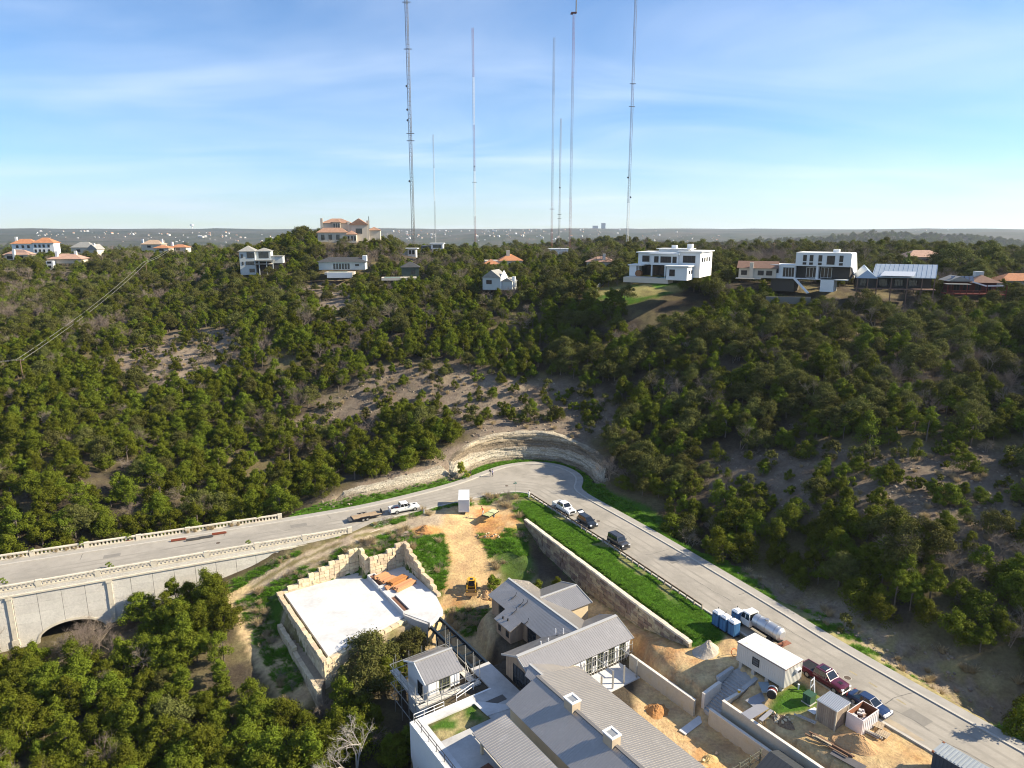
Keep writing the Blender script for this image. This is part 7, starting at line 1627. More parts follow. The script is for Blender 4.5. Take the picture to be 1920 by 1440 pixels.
def vehicle(kind, label, p, hd, m, cat, group=None, cargo=None):
    t = thing({'pickup': 'pickup_truck', 'suv': 'parked_car', 'boxy': 'parked_car', 'sedan': 'parked_car'}[kind], label, cat, p, rad(hd), group)
    if kind == 'pickup':
        hw = .98; secs = [xs_ring(-1.0, hw, .42, 1.2), xs_ring(1.05, hw, .42, 1.22), xs_ring(1.5, hw, .42, 1.2, .12), xs_ring(2.6, hw * .97, .44, 1.12, .16, .06), xs_ring(2.88, hw * .92, .46, 1.02, .2, .05), xs_ring(2.95, hw * .86, .5, .9, .25, .02)]
        loft(secs).build('body', m, t, bevel=0, smooth=False)
        bed = MB(); bed.box((-1.98, -hw + .06, .86), (1.96, .12, .72)); bed.box((-1.98, hw - .06, .86), (1.96, .12, .72)); bed.box((-2.92, 0, .86), (.1, hw * 2, .72)); bed.build('bed_side', m, t); MB().box((-1.95, 0, .60), (1.92, hw * 1.76, .1)).build('bed_floor', M_TRIM, t)
        cabin(t, m, -1.0, 1.35, -.82, .62, 1.2, 1.9, hw * .93, hw * .78, (.36, .74)); add_wheels(t, (-1.75, 1.95), hw + .01, .40); details(t, m, 2.93, -2.98, hw, .92, (.6, 1.0), (.95, hw * .95, 1.3))
        MB().box((-.03, 0, .36), (3.4, hw * 1.7, .16)).build('chassis', M_TRIM, t); MB().box((2.1, 0, 1.205), (.5, .5, .03)).build('hood_scoop', M_TRIM if cargo != 'none' else m, t)
        if cargo == 'tools':
            for i, (x, y_, s, c) in enumerate([(-1.4, .3, .5, (.45, .05, .04)), (-2.0, -.3, .55, (.5, .48, .45)), (-2.4, .35, .4, (.06, .06, .06)), (-1.7, -.1, .35, (.42, .06, .05))]): MB().box((x, y_, .82), (s, s * .8, .34), .3 * i).build('toolbox', mat(f'toolbox_{i}', c, .6), t)
        if cargo == 'rack': MB().box((-1.1, 0, 1.5), (.08, 1.7, .08)).box((-1.1, .8, 1.3), (.08, .08, .5)).box((-1.1, -.8, 1.3), (.08, .08, .5)).build('headache_rack', M_TRIM, t)
        if cargo == 'cover': MB().box((-1.95, 0, 1.16), (1.9, hw * 1.8, .05)).box((-1.95, 0, 1.19), (.06, hw * 1.8, .03)).box((-2.45, 0, 1.19), (.06, hw * 1.8, .03)).box((-1.4, 0, 1.19), (.06, hw * 1.8, .03)).build('bed_cover', M_TRIM, t)
        if cargo == 'cover': MB().box((-.05, 0, 1.965), (.9, .9, .02)).build('sunroof', M_CARGL, t)
    elif kind == 'suv':
        hw = .93; secs = [xs_ring(-2.25, hw * .9, .5, .95, .2), xs_ring(-2.1, hw * .97, .42, 1.02), xs_ring(.6, hw, .40, 1.02), xs_ring(1.0, hw, .40, 1.0, .12), xs_ring(1.95, hw * .95, .42, .88, .18, .06), xs_ring(2.25, hw * .86, .46, .72, .25, .03)]
        loft(secs).build('body', m, t); cabin(t, m, -2.1, 1.15, -1.75, .25, 1.0, 1.62, hw * .92, hw * .74, (.3, .64)); add_wheels(t, (-1.4, 1.4), hw + .01, .35); details(t, m, 2.24, -2.25, hw, .74, (.4, .68), (.85, hw * .93, 1.08))
        mb = MB(); mb.add([(-1.78, -.68, 1.66), (-1.78, .68, 1.66), (-2.75, .66, 2.05), (-2.75, -.66, 2.05), (-1.80, -.68, 1.60), (-1.80, .68, 1.60), (-2.77, .66, 1.98), (-2.77, -.66, 1.98)], [(0, 1, 2, 3), (7, 6, 5, 4), (0, 4, 5, 1), (1, 5, 6, 2), (2, 6, 7, 3), (3, 7, 4, 0)]); tg = mb.build('tailgate', m, t)
        mb = MB(); mb.poly([(-1.86, -.55, 1.715), (-1.86, .55, 1.715), (-2.35, .54, 1.91), (-2.35, -.54, 1.91)]); mb.build('tailgate_glass', M_LAMP, tg, fix=False); MB().box((-2.0, 0, .85), (.5, 1.3, .3)).build('boot', M_TRIM, t)
    elif kind == 'boxy':
        hw = .95; secs = [xs_ring(-2.2, hw * .97, .5, 1.1, .06), xs_ring(-2.1, hw, .46, 1.16, .05), xs_ring(.9, hw, .46, 1.16, .05), xs_ring(2.0, hw * .98, .48, 1.12, .07, .02), xs_ring(2.12, hw * .94, .5, 1.02, .1)]
        loft(secs).build('body', m, t); cabin(t, m, -2.1, .95, -2.02, .55, 1.16, 1.92, hw * .94, hw * .88, (.36, .68)); add_wheels(t, (-1.4, 1.45), hw + .01, .40); details(t, m, 2.12, -2.22, hw, .92, (.65, 1.0), (.72, hw * .95, 1.3)); mb = MB(); mb.tube((-2.2, 0, 1.0), (-2.42, 0, 1.0), .37, n=14); mb.build('spare_wheel', M_TYRE, t)
        MB().box((-.75, -.7, 2.0), (2.2, .05, .05)).box((-.75, .7, 2.0), (2.2, .05, .05)).build('roof_rail', M_TRIM, t)
    else:
        hw = .92; secs = [xs_ring(-2.35, hw * .8, .42, .82, .25), xs_ring(-2.15, hw * .92, .32, .92, .16), xs_ring(-1.2, hw, .30, .93, .12), xs_ring(.7, hw, .30, .92, .12), xs_ring(1.7, hw * .96, .32, .82, .16, .06), xs_ring(2.2, hw * .86, .34, .68, .22, .04), xs_ring(2.38, hw * .7, .38, .56, .3)]
        loft(secs).build('body', m, t); cabin(t, m, -1.75, 1.15, -.95, .3, .92, 1.42, hw * .88, hw * .66, (.5,)); add_wheels(t, (-1.4, 1.45), hw + .01, .33); details(t, m, 2.3, -2.3, hw, .64, (.36, .6), (.75, hw * .9, .98))
    return t
P_WHITE, P_BLACK, P_GREY, P_MAR, P_BLUE = paint('white_paint', (.78, .78, .77)), paint('black_paint', (.012, .014, .016)), paint('dark_grey_paint', (.045, .045, .05)), paint('maroon_paint', (.085, .004, .018)), paint('navy_paint', (.012, .03, .09))
RD = -61
def at(u, v, z): p = W(u, v, z); return (p.x, p.y, 0)
vehicle('pickup', 'white pickup with tools in its bed towing the flatbed trailer on the road', (-21.5, 129.3, 0), 26.5, P_WHITE, 'pickup truck', 'pickup trucks', 'tools')
vehicle('pickup', 'white pickup parked by the rail fence nearest the bend', at(1058, 950, .9), RD, P_WHITE, 'pickup truck', 'pickup trucks', 'rack')
vehicle('suv', 'black hatchback parked with its tailgate raised between white pickup and grey car', at(1101, 976, .8), RD, P_BLACK, 'car', 'cars parked along the road')
vehicle('boxy', 'dark grey boxy off road car parked by the rail fence', at(1160, 1013, 1.0), RD, P_GREY, 'car', 'cars parked along the road')
vehicle('pickup', 'shiny maroon pickup parked beside the white site office', at(1546, 1267, .9), RD + 3, P_MAR, 'pickup truck', 'pickup trucks', 'cover')
vehicle('sedan', 'dark blue sedan parked behind the white rubble skip', at(1630, 1317, .7), RD + 4, P_BLUE, 'car', 'cars parked along the road')
# flatbed trailer
t = thing('flatbed_trailer', 'long brown timber flatbed trailer hitched to the white pickup', 'trailer', (-28.4, 125.6, 0), rad(29))
for i in range(6): MB().box((.2, -.92 + (i + .5) * .307, .72), (5.6, .29, .06)).build('deck_board', mat('trailer_boards', (.34, .25, .16), .85, noise=(3, .15), rnd=.1), t)
MB().box((.2, -.97, .64), (5.8, .08, .16)).box((.2, .97, .64), (5.8, .08, .16)).box((3.3, .35, .6), (1.2, .1, .12), -.5).box((3.3, -.35, .6), (1.2, .1, .12), .5).box((3.15, 0, 1.0), (.1, 1.2, .6)).build('frame', M_TRIM, t)
MB().box((-3.0, 0, .55), (.9, 1.8, .08)).build('ramp', mat('dark_ramp', (.08, .08, .08), .7), t); MB().box((-.4, 1.15, .85), (1.9, .3, .06)).box((-.4, -1.15, .85), (1.9, .3, .06)).build('mudguard', M_TRIM, t); add_wheels(t, (-.8, .0), 1.2, .34, .24)
# tank truck
p = W(1424, 1170, 1.3); t = thing('tank_truck', 'white cab truck with shiny steel tank behind the blue toilets', 'truck', (p.x, p.y, 0), rad(119))
MB().box((2.75, 0, 1.05), (1.7, 2.0, .9), top=.97).build('hood', P_WHITE, t); cb_ = cabin(t, P_WHITE, .9, 2.5, 1.05, 2.2, 1.45, 2.45, 1.05, .92, (.5,)); MB().box((1.7, 0, 1.05), (1.7, 2.1, .9)).build('cab_base', P_WHITE, t)
M_TANK = mat('polished_tank', (.55, .56, .57), .36, .65); mb = MB(); mb.tube((-3.6, 0, 1.65), (.6, 0, 1.65), .92, n=26); mb.tube((-3.9, 0, 1.65), (-3.6, 0, 1.65), .55, .92, 26); mb.build('tank', M_TANK, t, smooth=False)
for x in (-3.0, -1.6, -.2): mb = MB(); mb.tube((x - .06, 0, 1.65), (x + .06, 0, 1.65), .95, n=26); mb.build('tank_band', M_RIM, t)
mb = MB(); mb.tube((-1.2, 0, 2.5), (-1.2, 0, 2.72), .3, n=12); mb.build('hatch', M_RIM, t); MB().box((-1.4, 0, .6), (5.6, .9, .22)).build('chassis', M_TRIM, t); MB().box((-4.3, 0, .7), (.8, 1.8, .1)).box((-4.55, .5, 1.0), (.3, .4, .6)).build('pump_rack', mat('rusty_pump', (.25, .11, .07), .7), t); add_wheels(t, (-2.6, 2.6), 1.1, .46, .3)
for s in (-1, 1): MB().box((3.58, s * .75, .95), (.1, .35, .25)).build('headlight', M_LAMP, t)
MB().box((3.6, 0, 1.05), (.06, 1.0, .6)).build('grille', M_TRIM, t)
# portable toilets
M_PB, M_PB2, M_PW = mat('blue_plastic', (.055, .16, .33), .5), mat('darker_blue_plastic', (.04, .12, .26), .5), mat('white_plastic_roof', (.70, .72, .74), .45)
def toilet(p, rz, label, w=1.12):
    t = thing('portable_toilet', label, 'portable toilet', p, rz, 'blue portable toilets at the roadside'); MB().box((0, 0, .08), (w + .06, w + .06, .16)).build('base', M_TRIM, t); MB().box((0, 0, 1.1), (w, w, 1.9)).build('cabin', M_PB, t)
    MB().box((0, -w / 2 - .015, 1.05), (w * .72, .04, 1.75)).build('door', M_PB2, t)
    for s in (-1, 1):
        MB().box((s * w / 2, 0, 1.1), (.05, w * .12, 1.9)).box((s * w / 2, -w * .46, 1.1), (.05, .08, 1.9)).box((s * w / 2, w * .46, 1.1), (.05, .08, 1.9)).build('side_rib', M_PB2, t); MB().box((s * (w / 2 + .006), .0, 1.85), (.03, w * .6, .16)).build('vent', M_TRIM, t)
    MB().box((0, 0, 2.12), (w + .1, w + .1, .16), top=.9).box((0, 0, 2.25), (w * .86, w * .86, .1), top=.7).build('roof', M_PW, t); mb = MB(); mb.tube((w * .38, w * .38, 2.1), (w * .38, w * .38, 2.5), .05, n=8); mb.build('vent_pipe', M_TRIM, t); return t
for (x, y), lab in (((29.2, 88.6), 'first blue portable toilet next to the rail fence end'), ((29.9, 87.4), 'middle blue portable toilet in the row of three'), ((30.7, 86.2), 'blue portable toilet of the row nearest the white site office'), ((32.0, 88.9), 'paler blue portable toilet standing behind the row beside the tank truck')): toilet((x, y, 0), rad(RD + 90), lab)
# site office
of = sthing('site_office', 'white ribbed site office cabin on blocks beside the concrete stairs', 'cabin', 70.5, 46.1, 0); M_OFF = mat('office_cladding', (.58, .56, .51), .6, noise=(.5, .05)); M_OR = mat('office_roof', (.68, .67, .64), .6, noise=[(.5, .06), (3, .05)], tint=((.40, .27, .17), .55, .60, .78))
ox0, ox1, oy0, oy1 = 68.9, 72.3, 42.7, 49.6
mb = SB(); mb.bx(ox0, ox1, oy0, oy1, .75, 3.35); mb.build('wall', M_OFF, of); mb = SB(); mb.bx(ox0 - .08, ox1 + .08, oy0 - .08, oy1 + .08, 3.35, 3.45); o = mb.build('roof', M_OR, of); mb = SB(); mb.bx(ox0 - .1, ox1 + .1, oy0 - .1, oy1 + .1, 3.27, 3.348); mb.build('roof_trim', mat('rusty_trim', (.17, .085, .05), .8), o)
n = 24
for i in range(n + 1): y = oy0 + (oy1 - oy0) * i / n; mb = SB(); mb.bx(ox0 - .035, ox0, y - .05, y + .05, .78, 3.24); mb.build('cladding_rib', M_OFF, of)
for i in range(13): x = ox0 + (ox1 - ox0) * i / 12; mb = SB(); mb.bx(x - .05, x + .05, oy0 - .035, oy0, .78, 3.24); mb.build('cladding_rib', M_OFF, of)
window(of, 46.3, 47.3, 1.55, 2.6, 'Y', ox0 - .03, -1, 1, 2, fm=M_TRIM, gm=mat('blind_glass', (.12, .125, .13), .2))
mb = SB(); mb.bx(70.9, 71.7, oy0 - .4, oy0 - .03, 2.2, 2.65); mb.build('air_conditioner', M_WRAP, of); mb = SB(); mb.bx(71.0, 71.6, oy0 - .42, oy0 - .4, 2.25, 2.6); mb.build('air_conditioner_grille', M_TRIM, of)
for y in (43.2, 45.2, 47.2, 49.1):
    for x in (69.2, 71.9): mb = SB(); mb.bx(x - .22, x + .22, y - .22, y + .22, -.9, .74); mb.build('support_block', M_CONC, of)
mb = SB(); mb.bx(ox0 + .15, ox1 - .15, oy0 + .1, oy1 - .1, .6, .745); mb.build('floor_frame', M_TRIM, of)
of.location.z -= .3
# white container by the dirt ramp
t = thing('storage_container', 'white storage container beside the road where the dirt ramp begins', 'container', (-9.7, 131.3, 0), rad(3)); M_CW = mat('container_white', (.66, .67, .68), .5, noise=(1, .04))
MB().box((0, 0, 1.33), (2.1, 5.5, 2.5)).build('body', M_CW, t); MB().box((0, 0, 2.62), (2.2, 5.6, .08)).build('roof', mat('container_top', (.56, .58, .60), .5), t)
for i in range(18): MB().box((1.07, -2.6 + i * .306, 1.33), (.05, .12, 2.4)).build('side_rib', M_CW, t)
for i in range(9): MB().box((0, -2.775, .38 + i * .24), (1.7, .03, .05)).build('shutter_slat', M_CW, t)
MB().box((0, -2.78, 2.5), (2.1, .06, .14)).box((-1.0, -2.78, 1.3), (.1, .06, 2.4)).box((1.0, -2.78, 1.3), (.1, .06, 2.4)).build('door_frame', mat('container_top', (.56, .58, .60)), t); MB().box((0, 0, .06), (2.0, 5.4, .12)).build('skid', M_TRIM, t)
# low trailer with pale green boards
p = W(918, 962, .5); t = thing('board_trailer', 'low trailer loaded with pale yellow green boards next to the white container', 'trailer', (p.x + .2, p.y, -.1), rad(58))
MB().box((0, 0, .5), (3.6, 1.7, .12)).box((2.1, 0, .45), (.9, .12, .12)).build('frame', M_TRIM, t); add_wheels(t, (-.2,), .98, .3, .2)
for i in range(5): MB().box((-.85, -.62 + i * .31, .64 + .02 * (i % 2)), (1.6, .29, .12)).build('board', mat('green_boards', (.40, .42, .20), .75, noise=(3, .1), rnd=.12), t); MB().box((.9, -.62 + i * .31, .66 + .03 * (i % 2)), (1.5, .29, .16)).build('board', mat('pale_boards', (.52, .50, .30), .75, noise=(3, .1), rnd=.12), t)
# yellow loader
lp = W(884, 1096, -3.6); g_ = hz1(lp.x, lp.y); t = thing('track_loader', 'yellow compact track loader at work at the foot of the dirt ramp', 'digger', (lp.x, lp.y, g_), rad(-88)); M_CAT = mat('yellow_machine_paint', (.60, .33, .02), .45)
for s in (-1, 1): mb = MB(); mb.side([(-1.3, .1), (-1.5, .4), (-1.2, .72), (.9, .72), (1.15, .4), (.95, .05), (-1.1, .05)], lambda a, z: (a, s * .62, z), lambda a, z: (a, s * .98, z)); mb.build('track', M_TYRE, t)
MB().box((-.55, 0, .95), (1.7, 1.15, .7)).build('engine_body', M_CAT, t); MB().box((-1.1, 0, 1.4), (.7, 1.0, .3)).build('engine_hood', M_CAT, t); MB().box((.1, 0, 1.55), (1.2, 1.0, .95), top=.9).build('cab', M_TRIM, t); MB().box((.1, 0, 2.06), (1.25, 1.05, .07)).build('cab_roof', M_CAT, t); MB().box((.15, 0, 2.11), (.6, .5, .03)).build('roof_window', M_CARGL, t)
for s in (-1, 1): MB().beam((-1.1, s * .72, 1.5), (.9, s * .72, 1.15), .14, .2).beam((.9, s * .72, 1.15), (1.45, s * .72, .45), .14, .2).build('lift_arm', M_CAT, t)
mb = MB(); mb.side([(1.35, .12), (2.05, .08), (2.1, .16), (1.5, .3), (1.4, .85), (1.32, .85)], lambda a, z: (a, -.95, z), lambda a, z: (a, .95, z)); mb.build('bucket', mat('worn_bucket', (.20, .12, .05), .6, .3), t)
# shed and skip, green box, roadside container
t = sthing('site_shed', 'small wooden shed with pale corrugated roof beside the white skip', 'shed', 69.2, 36.6, -.2); M_SHW = mat('shed_boards', (.30, .24, .18), .85, noise=(3, .12), rnd=.1)
mb = SB(); mb.bx(68.05, 70.35, 35.55, 37.7, -.5, 2.3); mb.build('wall_core', M_SHW, t)
for i in range(9): y = 35.6 + i * .235; mb = SB(); mb.bx(67.99, 68.05, y, y + .21, -.4, 2.28); mb.build('board', M_SHW, t)
for i in range(9): x = 68.1 + i * .25; mb = SB(); mb.bx(x, x + .225, 35.49, 35.55, -.4, 2.28); mb.build('board', M_SHW, t)
for x, y in ((68.0, 35.5), (70.4, 35.5), (68.0, 37.75)): mb = SB(); mb.bx(x - .07, x + .07, y - .07, y + .07, -.5, 2.32); mb.build('corner_post', mat('pale_post', (.5, .44, .34), .8), t)
mb = SB(); mb.bx(67.85, 70.55, 35.35, 37.9, 2.32, 2.40); r_ = mb.build('roof', mat('corrugated_roof', (.55, .56, .57), .4, .4), t)
for i in range(11): x = 67.95 + i * .25; mb = SB(); mb.bx(x, x + .09, 35.37, 37.88, 2.402, 2.45); mb.build('roof_rib', mat('corrugated_roof', (.55, .56, .57)), r_)
t = sthing('rubble_skip', 'white open skip full of pale rubble between shed and blue sedan', 'skip', 71.4, 34.3, -.1); M_SK = mat('white_skip', (.68, .65, .66), .6, noise=[(1.5, .08), (8, .05)], tint=((.5, .42, .38), 1.2, .6, .8)); M_SKI = mat('rusty_inside', (.24, .10, .05), .85, noise=(3, .2))
kx0, kx1, ky0, ky1 = 69.7, 73.0, 33.35, 35.25
for a in ((kx0, kx1, ky0, ky0 + .08), (kx0, kx1, ky1 - .08, ky1), (kx0, kx0 + .08, ky0 + .08, ky1 - .08), (kx1 - .08, kx1, ky0 + .08, ky1 - .08)): mb = SB(); mb.bx(*a, -.3, 1.75); mb.build('side', M_SK, t)
for a in ((kx0 + .08, kx1 - .08, ky0 + .08, ky0 + .11), (kx0 + .08, kx1 - .08, ky1 - .11, ky1 - .08), (kx0 + .08, kx0 + .11, ky0 + .11, ky1 - .11), (kx1 - .11, kx1 - .08, ky0 + .11, ky1 - .11)): mb = SB(); mb.bx(*a, .1, 1.74); mb.build('lining', M_SKI, t)
mb = SB(); mb.bx(kx0 + .08, kx1 - .08, ky0 + .08, ky1 - .08, -.2, .5); mb.build('floor', M_SKI, t)
for i in range(8):
    x = kx0 + .2 + i * .42; mb = SB(); mb.bx(x, x + .08, ky0 - .05, ky0, -.2, 1.7); mb.build('rib', M_SK, t)
rb_ = random.Random(4)
for i in range(26): mb = SB(); mb.box((rb_.uniform(kx0 + .3, kx1 - .9), rb_.uniform(ky0 + .3, ky1 - .3), rb_.uniform(.6, 1.25)), (rb_.uniform(.2, .6), rb_.uniform(.15, .5), rb_.uniform(.1, .3)), rb_.uniform(0, 3)); mb.build('rubble', mat(f'rubble_{i % 3}', [(.62, .60, .58), (.42, .30, .24), (.55, .5, .5)][i % 3], .9), t)
p = W(1517, 1309, .4); t = thing('transformer_box', 'dark green transformer box on the grass beside the shed', 'utility box', (p.x, p.y, -.25), SR); MB().box((0, 0, .1), (1.3, 1.2, .2)).build('pad', M_CONC, t); MB().box((0, 0, .72), (1.1, 1.0, 1.05)).build('body', mat('box_green', (.035, .085, .05), .5), t); MB().box((0, -.05, 1.28), (1.16, 1.12, .08)).build('lid', mat('box_green', (.035, .085, .05)), t); MB().box((-.56, 0, .7), (.02, .03, .9)).box((-.57, .1, .7), (.03, .04, .16)).build('door_seam', M_TRIM, t)
ct3 = sthing('shipping_container', 'grey shipping container with rusty corners cut off at the lower right edge', 'container', 71.3, 20, 0); M_C3 = mat('container_grey', (.30, .33, .35), .5, .2, noise=(1, .08)); M_C3D = mat('container_dark', (.05, .065, .085), .6)
mb = SB(); mb.bx(70.15, 72.45, 14.3, 26.3, .1, 2.55); mb.build('body', M_C3D, ct3); mb = SB(); mb.bx(70.1, 72.5, 14.2, 26.4, 2.55, 2.6); r_ = mb.build('roof', M_C3, ct3)
for i in range(34): y = 14.4 + i * .35; mb = SB(); mb.bx(70.2, 72.4, y, y + .17, 2.603, 2.65); mb.build('roof_rib', M_C3, r_)
for i in range(34): y = 14.4 + i * .35; mb = SB(); mb.bx(70.11, 70.15, y, y + .18, .2, 2.5); mb.build('side_rib', M_C3D, ct3)
for x in (70.2, 72.4):
    for z in (.2, 2.52): mb = SB(); mb.bx(x - .11, x + .11, 26.2, 26.43, z - .1, z + .11); mb.build('corner_casting', mat('rust', (.20, .075, .035), .85), ct3)
# sheets, boards, pallets, pipes
def sheet(label, u, v, z, l, w, rz, m, h=.06, tilt=0, name='metal_sheet', cat='sheet', group=None): p = W(u, v, z); mb = MB(); mb.box((0, 0, 0), (l, w, h)); o = mb.build(name, m); o.location = p; o.rotation_euler = (0, tilt, rz); return tag(o, label, cat, group)
M_GS = mat('grey_sheet', (.33, .33, .35), .5, .3, noise=(.8, .08)); M_DM = mat('dark_mat', (.10, .095, .10), .9, noise=(1, .1))
sheet('upper grey metal sheet lying below the site office', 1421, 1311, -.75, 2.9, 1.3, SR - .1, M_GS, tilt=-.05); sheet('lower grey metal sheet lying on the sand beside the outer low wall', 1416, 1333, -.8, 3.3, 1.3, SR - .05, M_GS, tilt=-.06); sheet('narrow grey strip sheet overlapping the lower metal sheet', 1437, 1341, -.68, 2.6, .5, SR + .12, M_GS)
sheet('pale blue steel plate under the front edge of the site office', 1435, 1289, -.1, 1.9, 1.2, SR + .9, mat('blue_plate', (.28, .36, .42), .5, .3), .18); sheet('black rubber mat on the sand at the lower edge', 1590, 1425, -.2, 3.4, 1.1, rad(-48), M_DM); sheet('white board leaning by the shed in its shadow', 1527, 1333, .1, 1.5, .9, SR, M_WRAP, .05, .2)
def bundle(label, u, v, z, l, rz, n, m, name='board_bundle', cat='lumber', wd=.16, hh=.1, spread=.5, seed=1):
    p = W(u, v, z); t = thing(name, label, cat, p, rz); r_ = random.Random(seed)
    for i in range(n): MB().box((r_.uniform(-.2, .2), r_.uniform(-spread, spread), hh / 2 + (i % 3) * hh), (l * r_.uniform(.75, 1), wd, hh), r_.uniform(-.08, .08)).build('plank', m, t)
    return t
bundle('long brown timbers lying on the sand beside the tan pile', 1555, 1398, -.25, 5.4, rad(-47), 6, mat('dark_timber', (.17, .10, .065), .85, noise=(4, .15), rnd=.15), seed=2); bundle('short stacked pipes on top of the brown timbers', 1543, 1390, .0, 2.0, rad(-47), 4, mat('tan_pipe', (.42, .33, .22), .8, rnd=.1), name='pipe_bundle', cat='pipes', seed=4, spread=.3)
bundle('grey weathered boards on the sand at the corner of the skip', 1638, 1377, .02, 1.8, SR + 1.7, 6, mat('grey_boards', (.40, .38, .35), .85, rnd=.15), seed=6)
bundle('two long planks in the shade under the shed wall', 1512, 1350, -.1, 2.4, rad(-40), 4, mat('grey_boards', (.40, .38, .35)), seed=8, spread=.25)
bundle('pile of grey planks and boards beside the dirt track', 712, 985, -.3, 3.6, rad(35), 9, mat('grey_boards', (.40, .38, .35)), seed=10, spread=.8); bundle('tangled brown and grey boards by the flatbed trailer', 738, 974, -.25, 2.6, rad(20), 9, mat('brown_boards', (.36, .25, .16), .85, rnd=.2), seed=12, spread=.6); bundle('long pale plank resting in the grass near the parapet end', 696, 999, -.4, 4.2, rad(42), 2, mat('pale_plank', (.58, .52, .42), .85), seed=14, spread=.1)
bundle('scrap boards beside the orange soil heap', 758, 1002, -.45, 1.6, rad(15), 7, mat('scrap_boards', (.5, .42, .35), .85, rnd=.25), seed=15, spread=.7)
def pallet(label, u, v, z, rz):
    t = thing('pallet', label, 'pallet', W(u, v, z), rz, 'wooden pallets beside the skip'); m = mat('pallet_wood', (.46, .37, .26), .85, noise=(4, .1), rnd=.1)
    for i in range(6): MB().box((-.5 + i * .2, 0, .13), (.12, 1.2, .03)).build('slat', m, t)
    for y in (-.5, 0, .5): MB().box((0, y, .06), (1.15, .1, .1)).build('runner', m, t)
pallet('wooden pallet leaning against the right end of the skip', 1646, 1360, .1, SR + .3); pallet('second wooden pallet lying lower beside the skip', 1656, 1377, .0, SR + .1)
for i, (u, v, lab, m) in enumerate([(335, 1012, 'rust red timber lying on the far bridge walk, left one', (.20, .055, .03)), (411, 1000, 'rust red timber lying on the far bridge walk, right one', (.20, .055, .03)), (363, 1011, 'dark grey timber on the bridge walk next to the left red timber', (.07, .07, .07)), (386, 1007, 'dark grey timber on the bridge walk next to the right red timber', (.07, .07, .07))]):
    p = W(u, v, .2); mb = MB(); mb.beam((-1.25, 0, .06), (1.25, 0, .06), .35, .18); mb.beam((-1.2, .1, .2), (1.1, .05, .2), .2, .12); o = mb.build('timber', mat(f'timber_{i}', m, .85, noise=(3, .2))); o.location = (p.x, p.y, .13); o.rotation_euler = (0, 0, rad(22)); tag(o, lab, 'timber')
# heaps
def heap(name, label, cat, p, rx, ry, h, m, seed, rz=0, rough=.25, stones=0):
    n, k = 26, 12; mb = MB(); vs_ = []
    for j in range(k + 1):
        f_ = j / k; 
        for i in range(n):
            a = 2 * math.pi * i / n; nz = 1 + rough * (float(fbm(np.array([math.cos(a) * 1.7 + seed]), np.array([math.sin(a) * 1.7 + f_ * 1.5]), seed)[0]) - .5) * 2; rr_ = f_ * nz
            vs_.append((math.cos(a) * rx * rr_, math.sin(a) * ry * rr_, h * (.5 + .5 * math.cos(math.pi * min(1, f_ ** .9))) * (1 + rough * (hash2(i // 2, j, seed) - .5) * .5) + (-.3 if j == k else 0)))
    mb.add(vs_, [(j * n + i, (j + 1) * n + i, (j + 1) * n + (i + 1) % n, j * n + (i + 1) % n) for j in range(k) for i in range(n)])
    t = thing(name, label, cat, p, rz); mb.build('mound', m, t)
    r_ = random.Random(seed)
    for i in range(stones): a, f_ = r_.uniform(0, 6.28), r_.uniform(.3, 1.05); s = r_.uniform(.12, .38); inst('stone', random.choice(BLK['lime']), t, (math.cos(a) * rx * f_, math.sin(a) * ry * f_, h * max(0, 1 - f_) + s * .25), 0, (s, s * .8, s * .7), (r_.uniform(0, 1), r_.uniform(0, 1), r_.uniform(0, 6)))
    return t
def gp(u, v, z): p = W(u, v, z); return (p.x, p.y, hz1(p.x, p.y) - .05)
heap('gravel_heap', 'grey gravel heap at the end of the lawn wall', 'heap', gp(1328, 1218, -.4), 2.3, 1.9, 1.7, mat('gravel', (.40, .35, .29), .95, noise=[(2, .15), (14, .25)], bump=(16, .7, .05)), 3, .6)
heap('soil_heap', 'small orange soil heap beside the dirt track', 'heap', gp(797, 995, -.4), 1.9, 1.4, 1.1, mat('orange_soil', (.40, .20, .075), .95, noise=[(2, .2), (10, .2)], bump=(8, .7, .08)), 5, .3)
heap('soil_heap', 'large tan soil heap on the sand below the skip', 'heap', gp(1608, 1398, -.2), 2.7, 1.7, 1.35, mat('tan_soil', (.45, .28, .14), .95, noise=[(1.5, .15), (9, .2)], bump=(8, .8, .1)), 7, rad(-30))
heap('rubble_heap', 'low heap of brown rubble stones beside the outer low wall', 'heap', gp(1467, 1352, -.9), 1.5, 1.0, .6, mat('brown_rubble', (.22, .15, .095), .95, noise=[(5, .4)], bump=(9, 1, .15)), 9, rad(-50), .4, 26)
heap('soil_heap', 'orange soil mound with a dark hollow in the sandy yard', 'heap', gp(1232, 1332, -4.5), 2.0, 1.5, .9, mat('orange_soil', (.40, .20, .075)), 11, .4, .5)
heap('boulder_heap', 'pale boulders pushed up beside the yellow loader', 'heap', gp(912, 1112, -4.6), 1.6, 1.2, 1.0, mat('tan_soil', (.45, .28, .14)), 13, .2, .4, 16)
heap('soil_heap', 'orange dug soil patch with green scraps below the white container', 'heap', gp(920, 998, -.9), 2.6, 1.2, .45, mat('orange_soil', (.40, .20, .075)), 15, 0, .5, 10)
heap('sand_heap', 'yellow sand ridge at the lower edge of the yard', 'heap', gp(1330, 1425, -4.6), 1.6, 1.1, .5, mat('yellow_sand', (.46, .34, .15), .95, noise=[(2, .15)], bump=(6, .6, .08)), 17, .4, .4, 4)
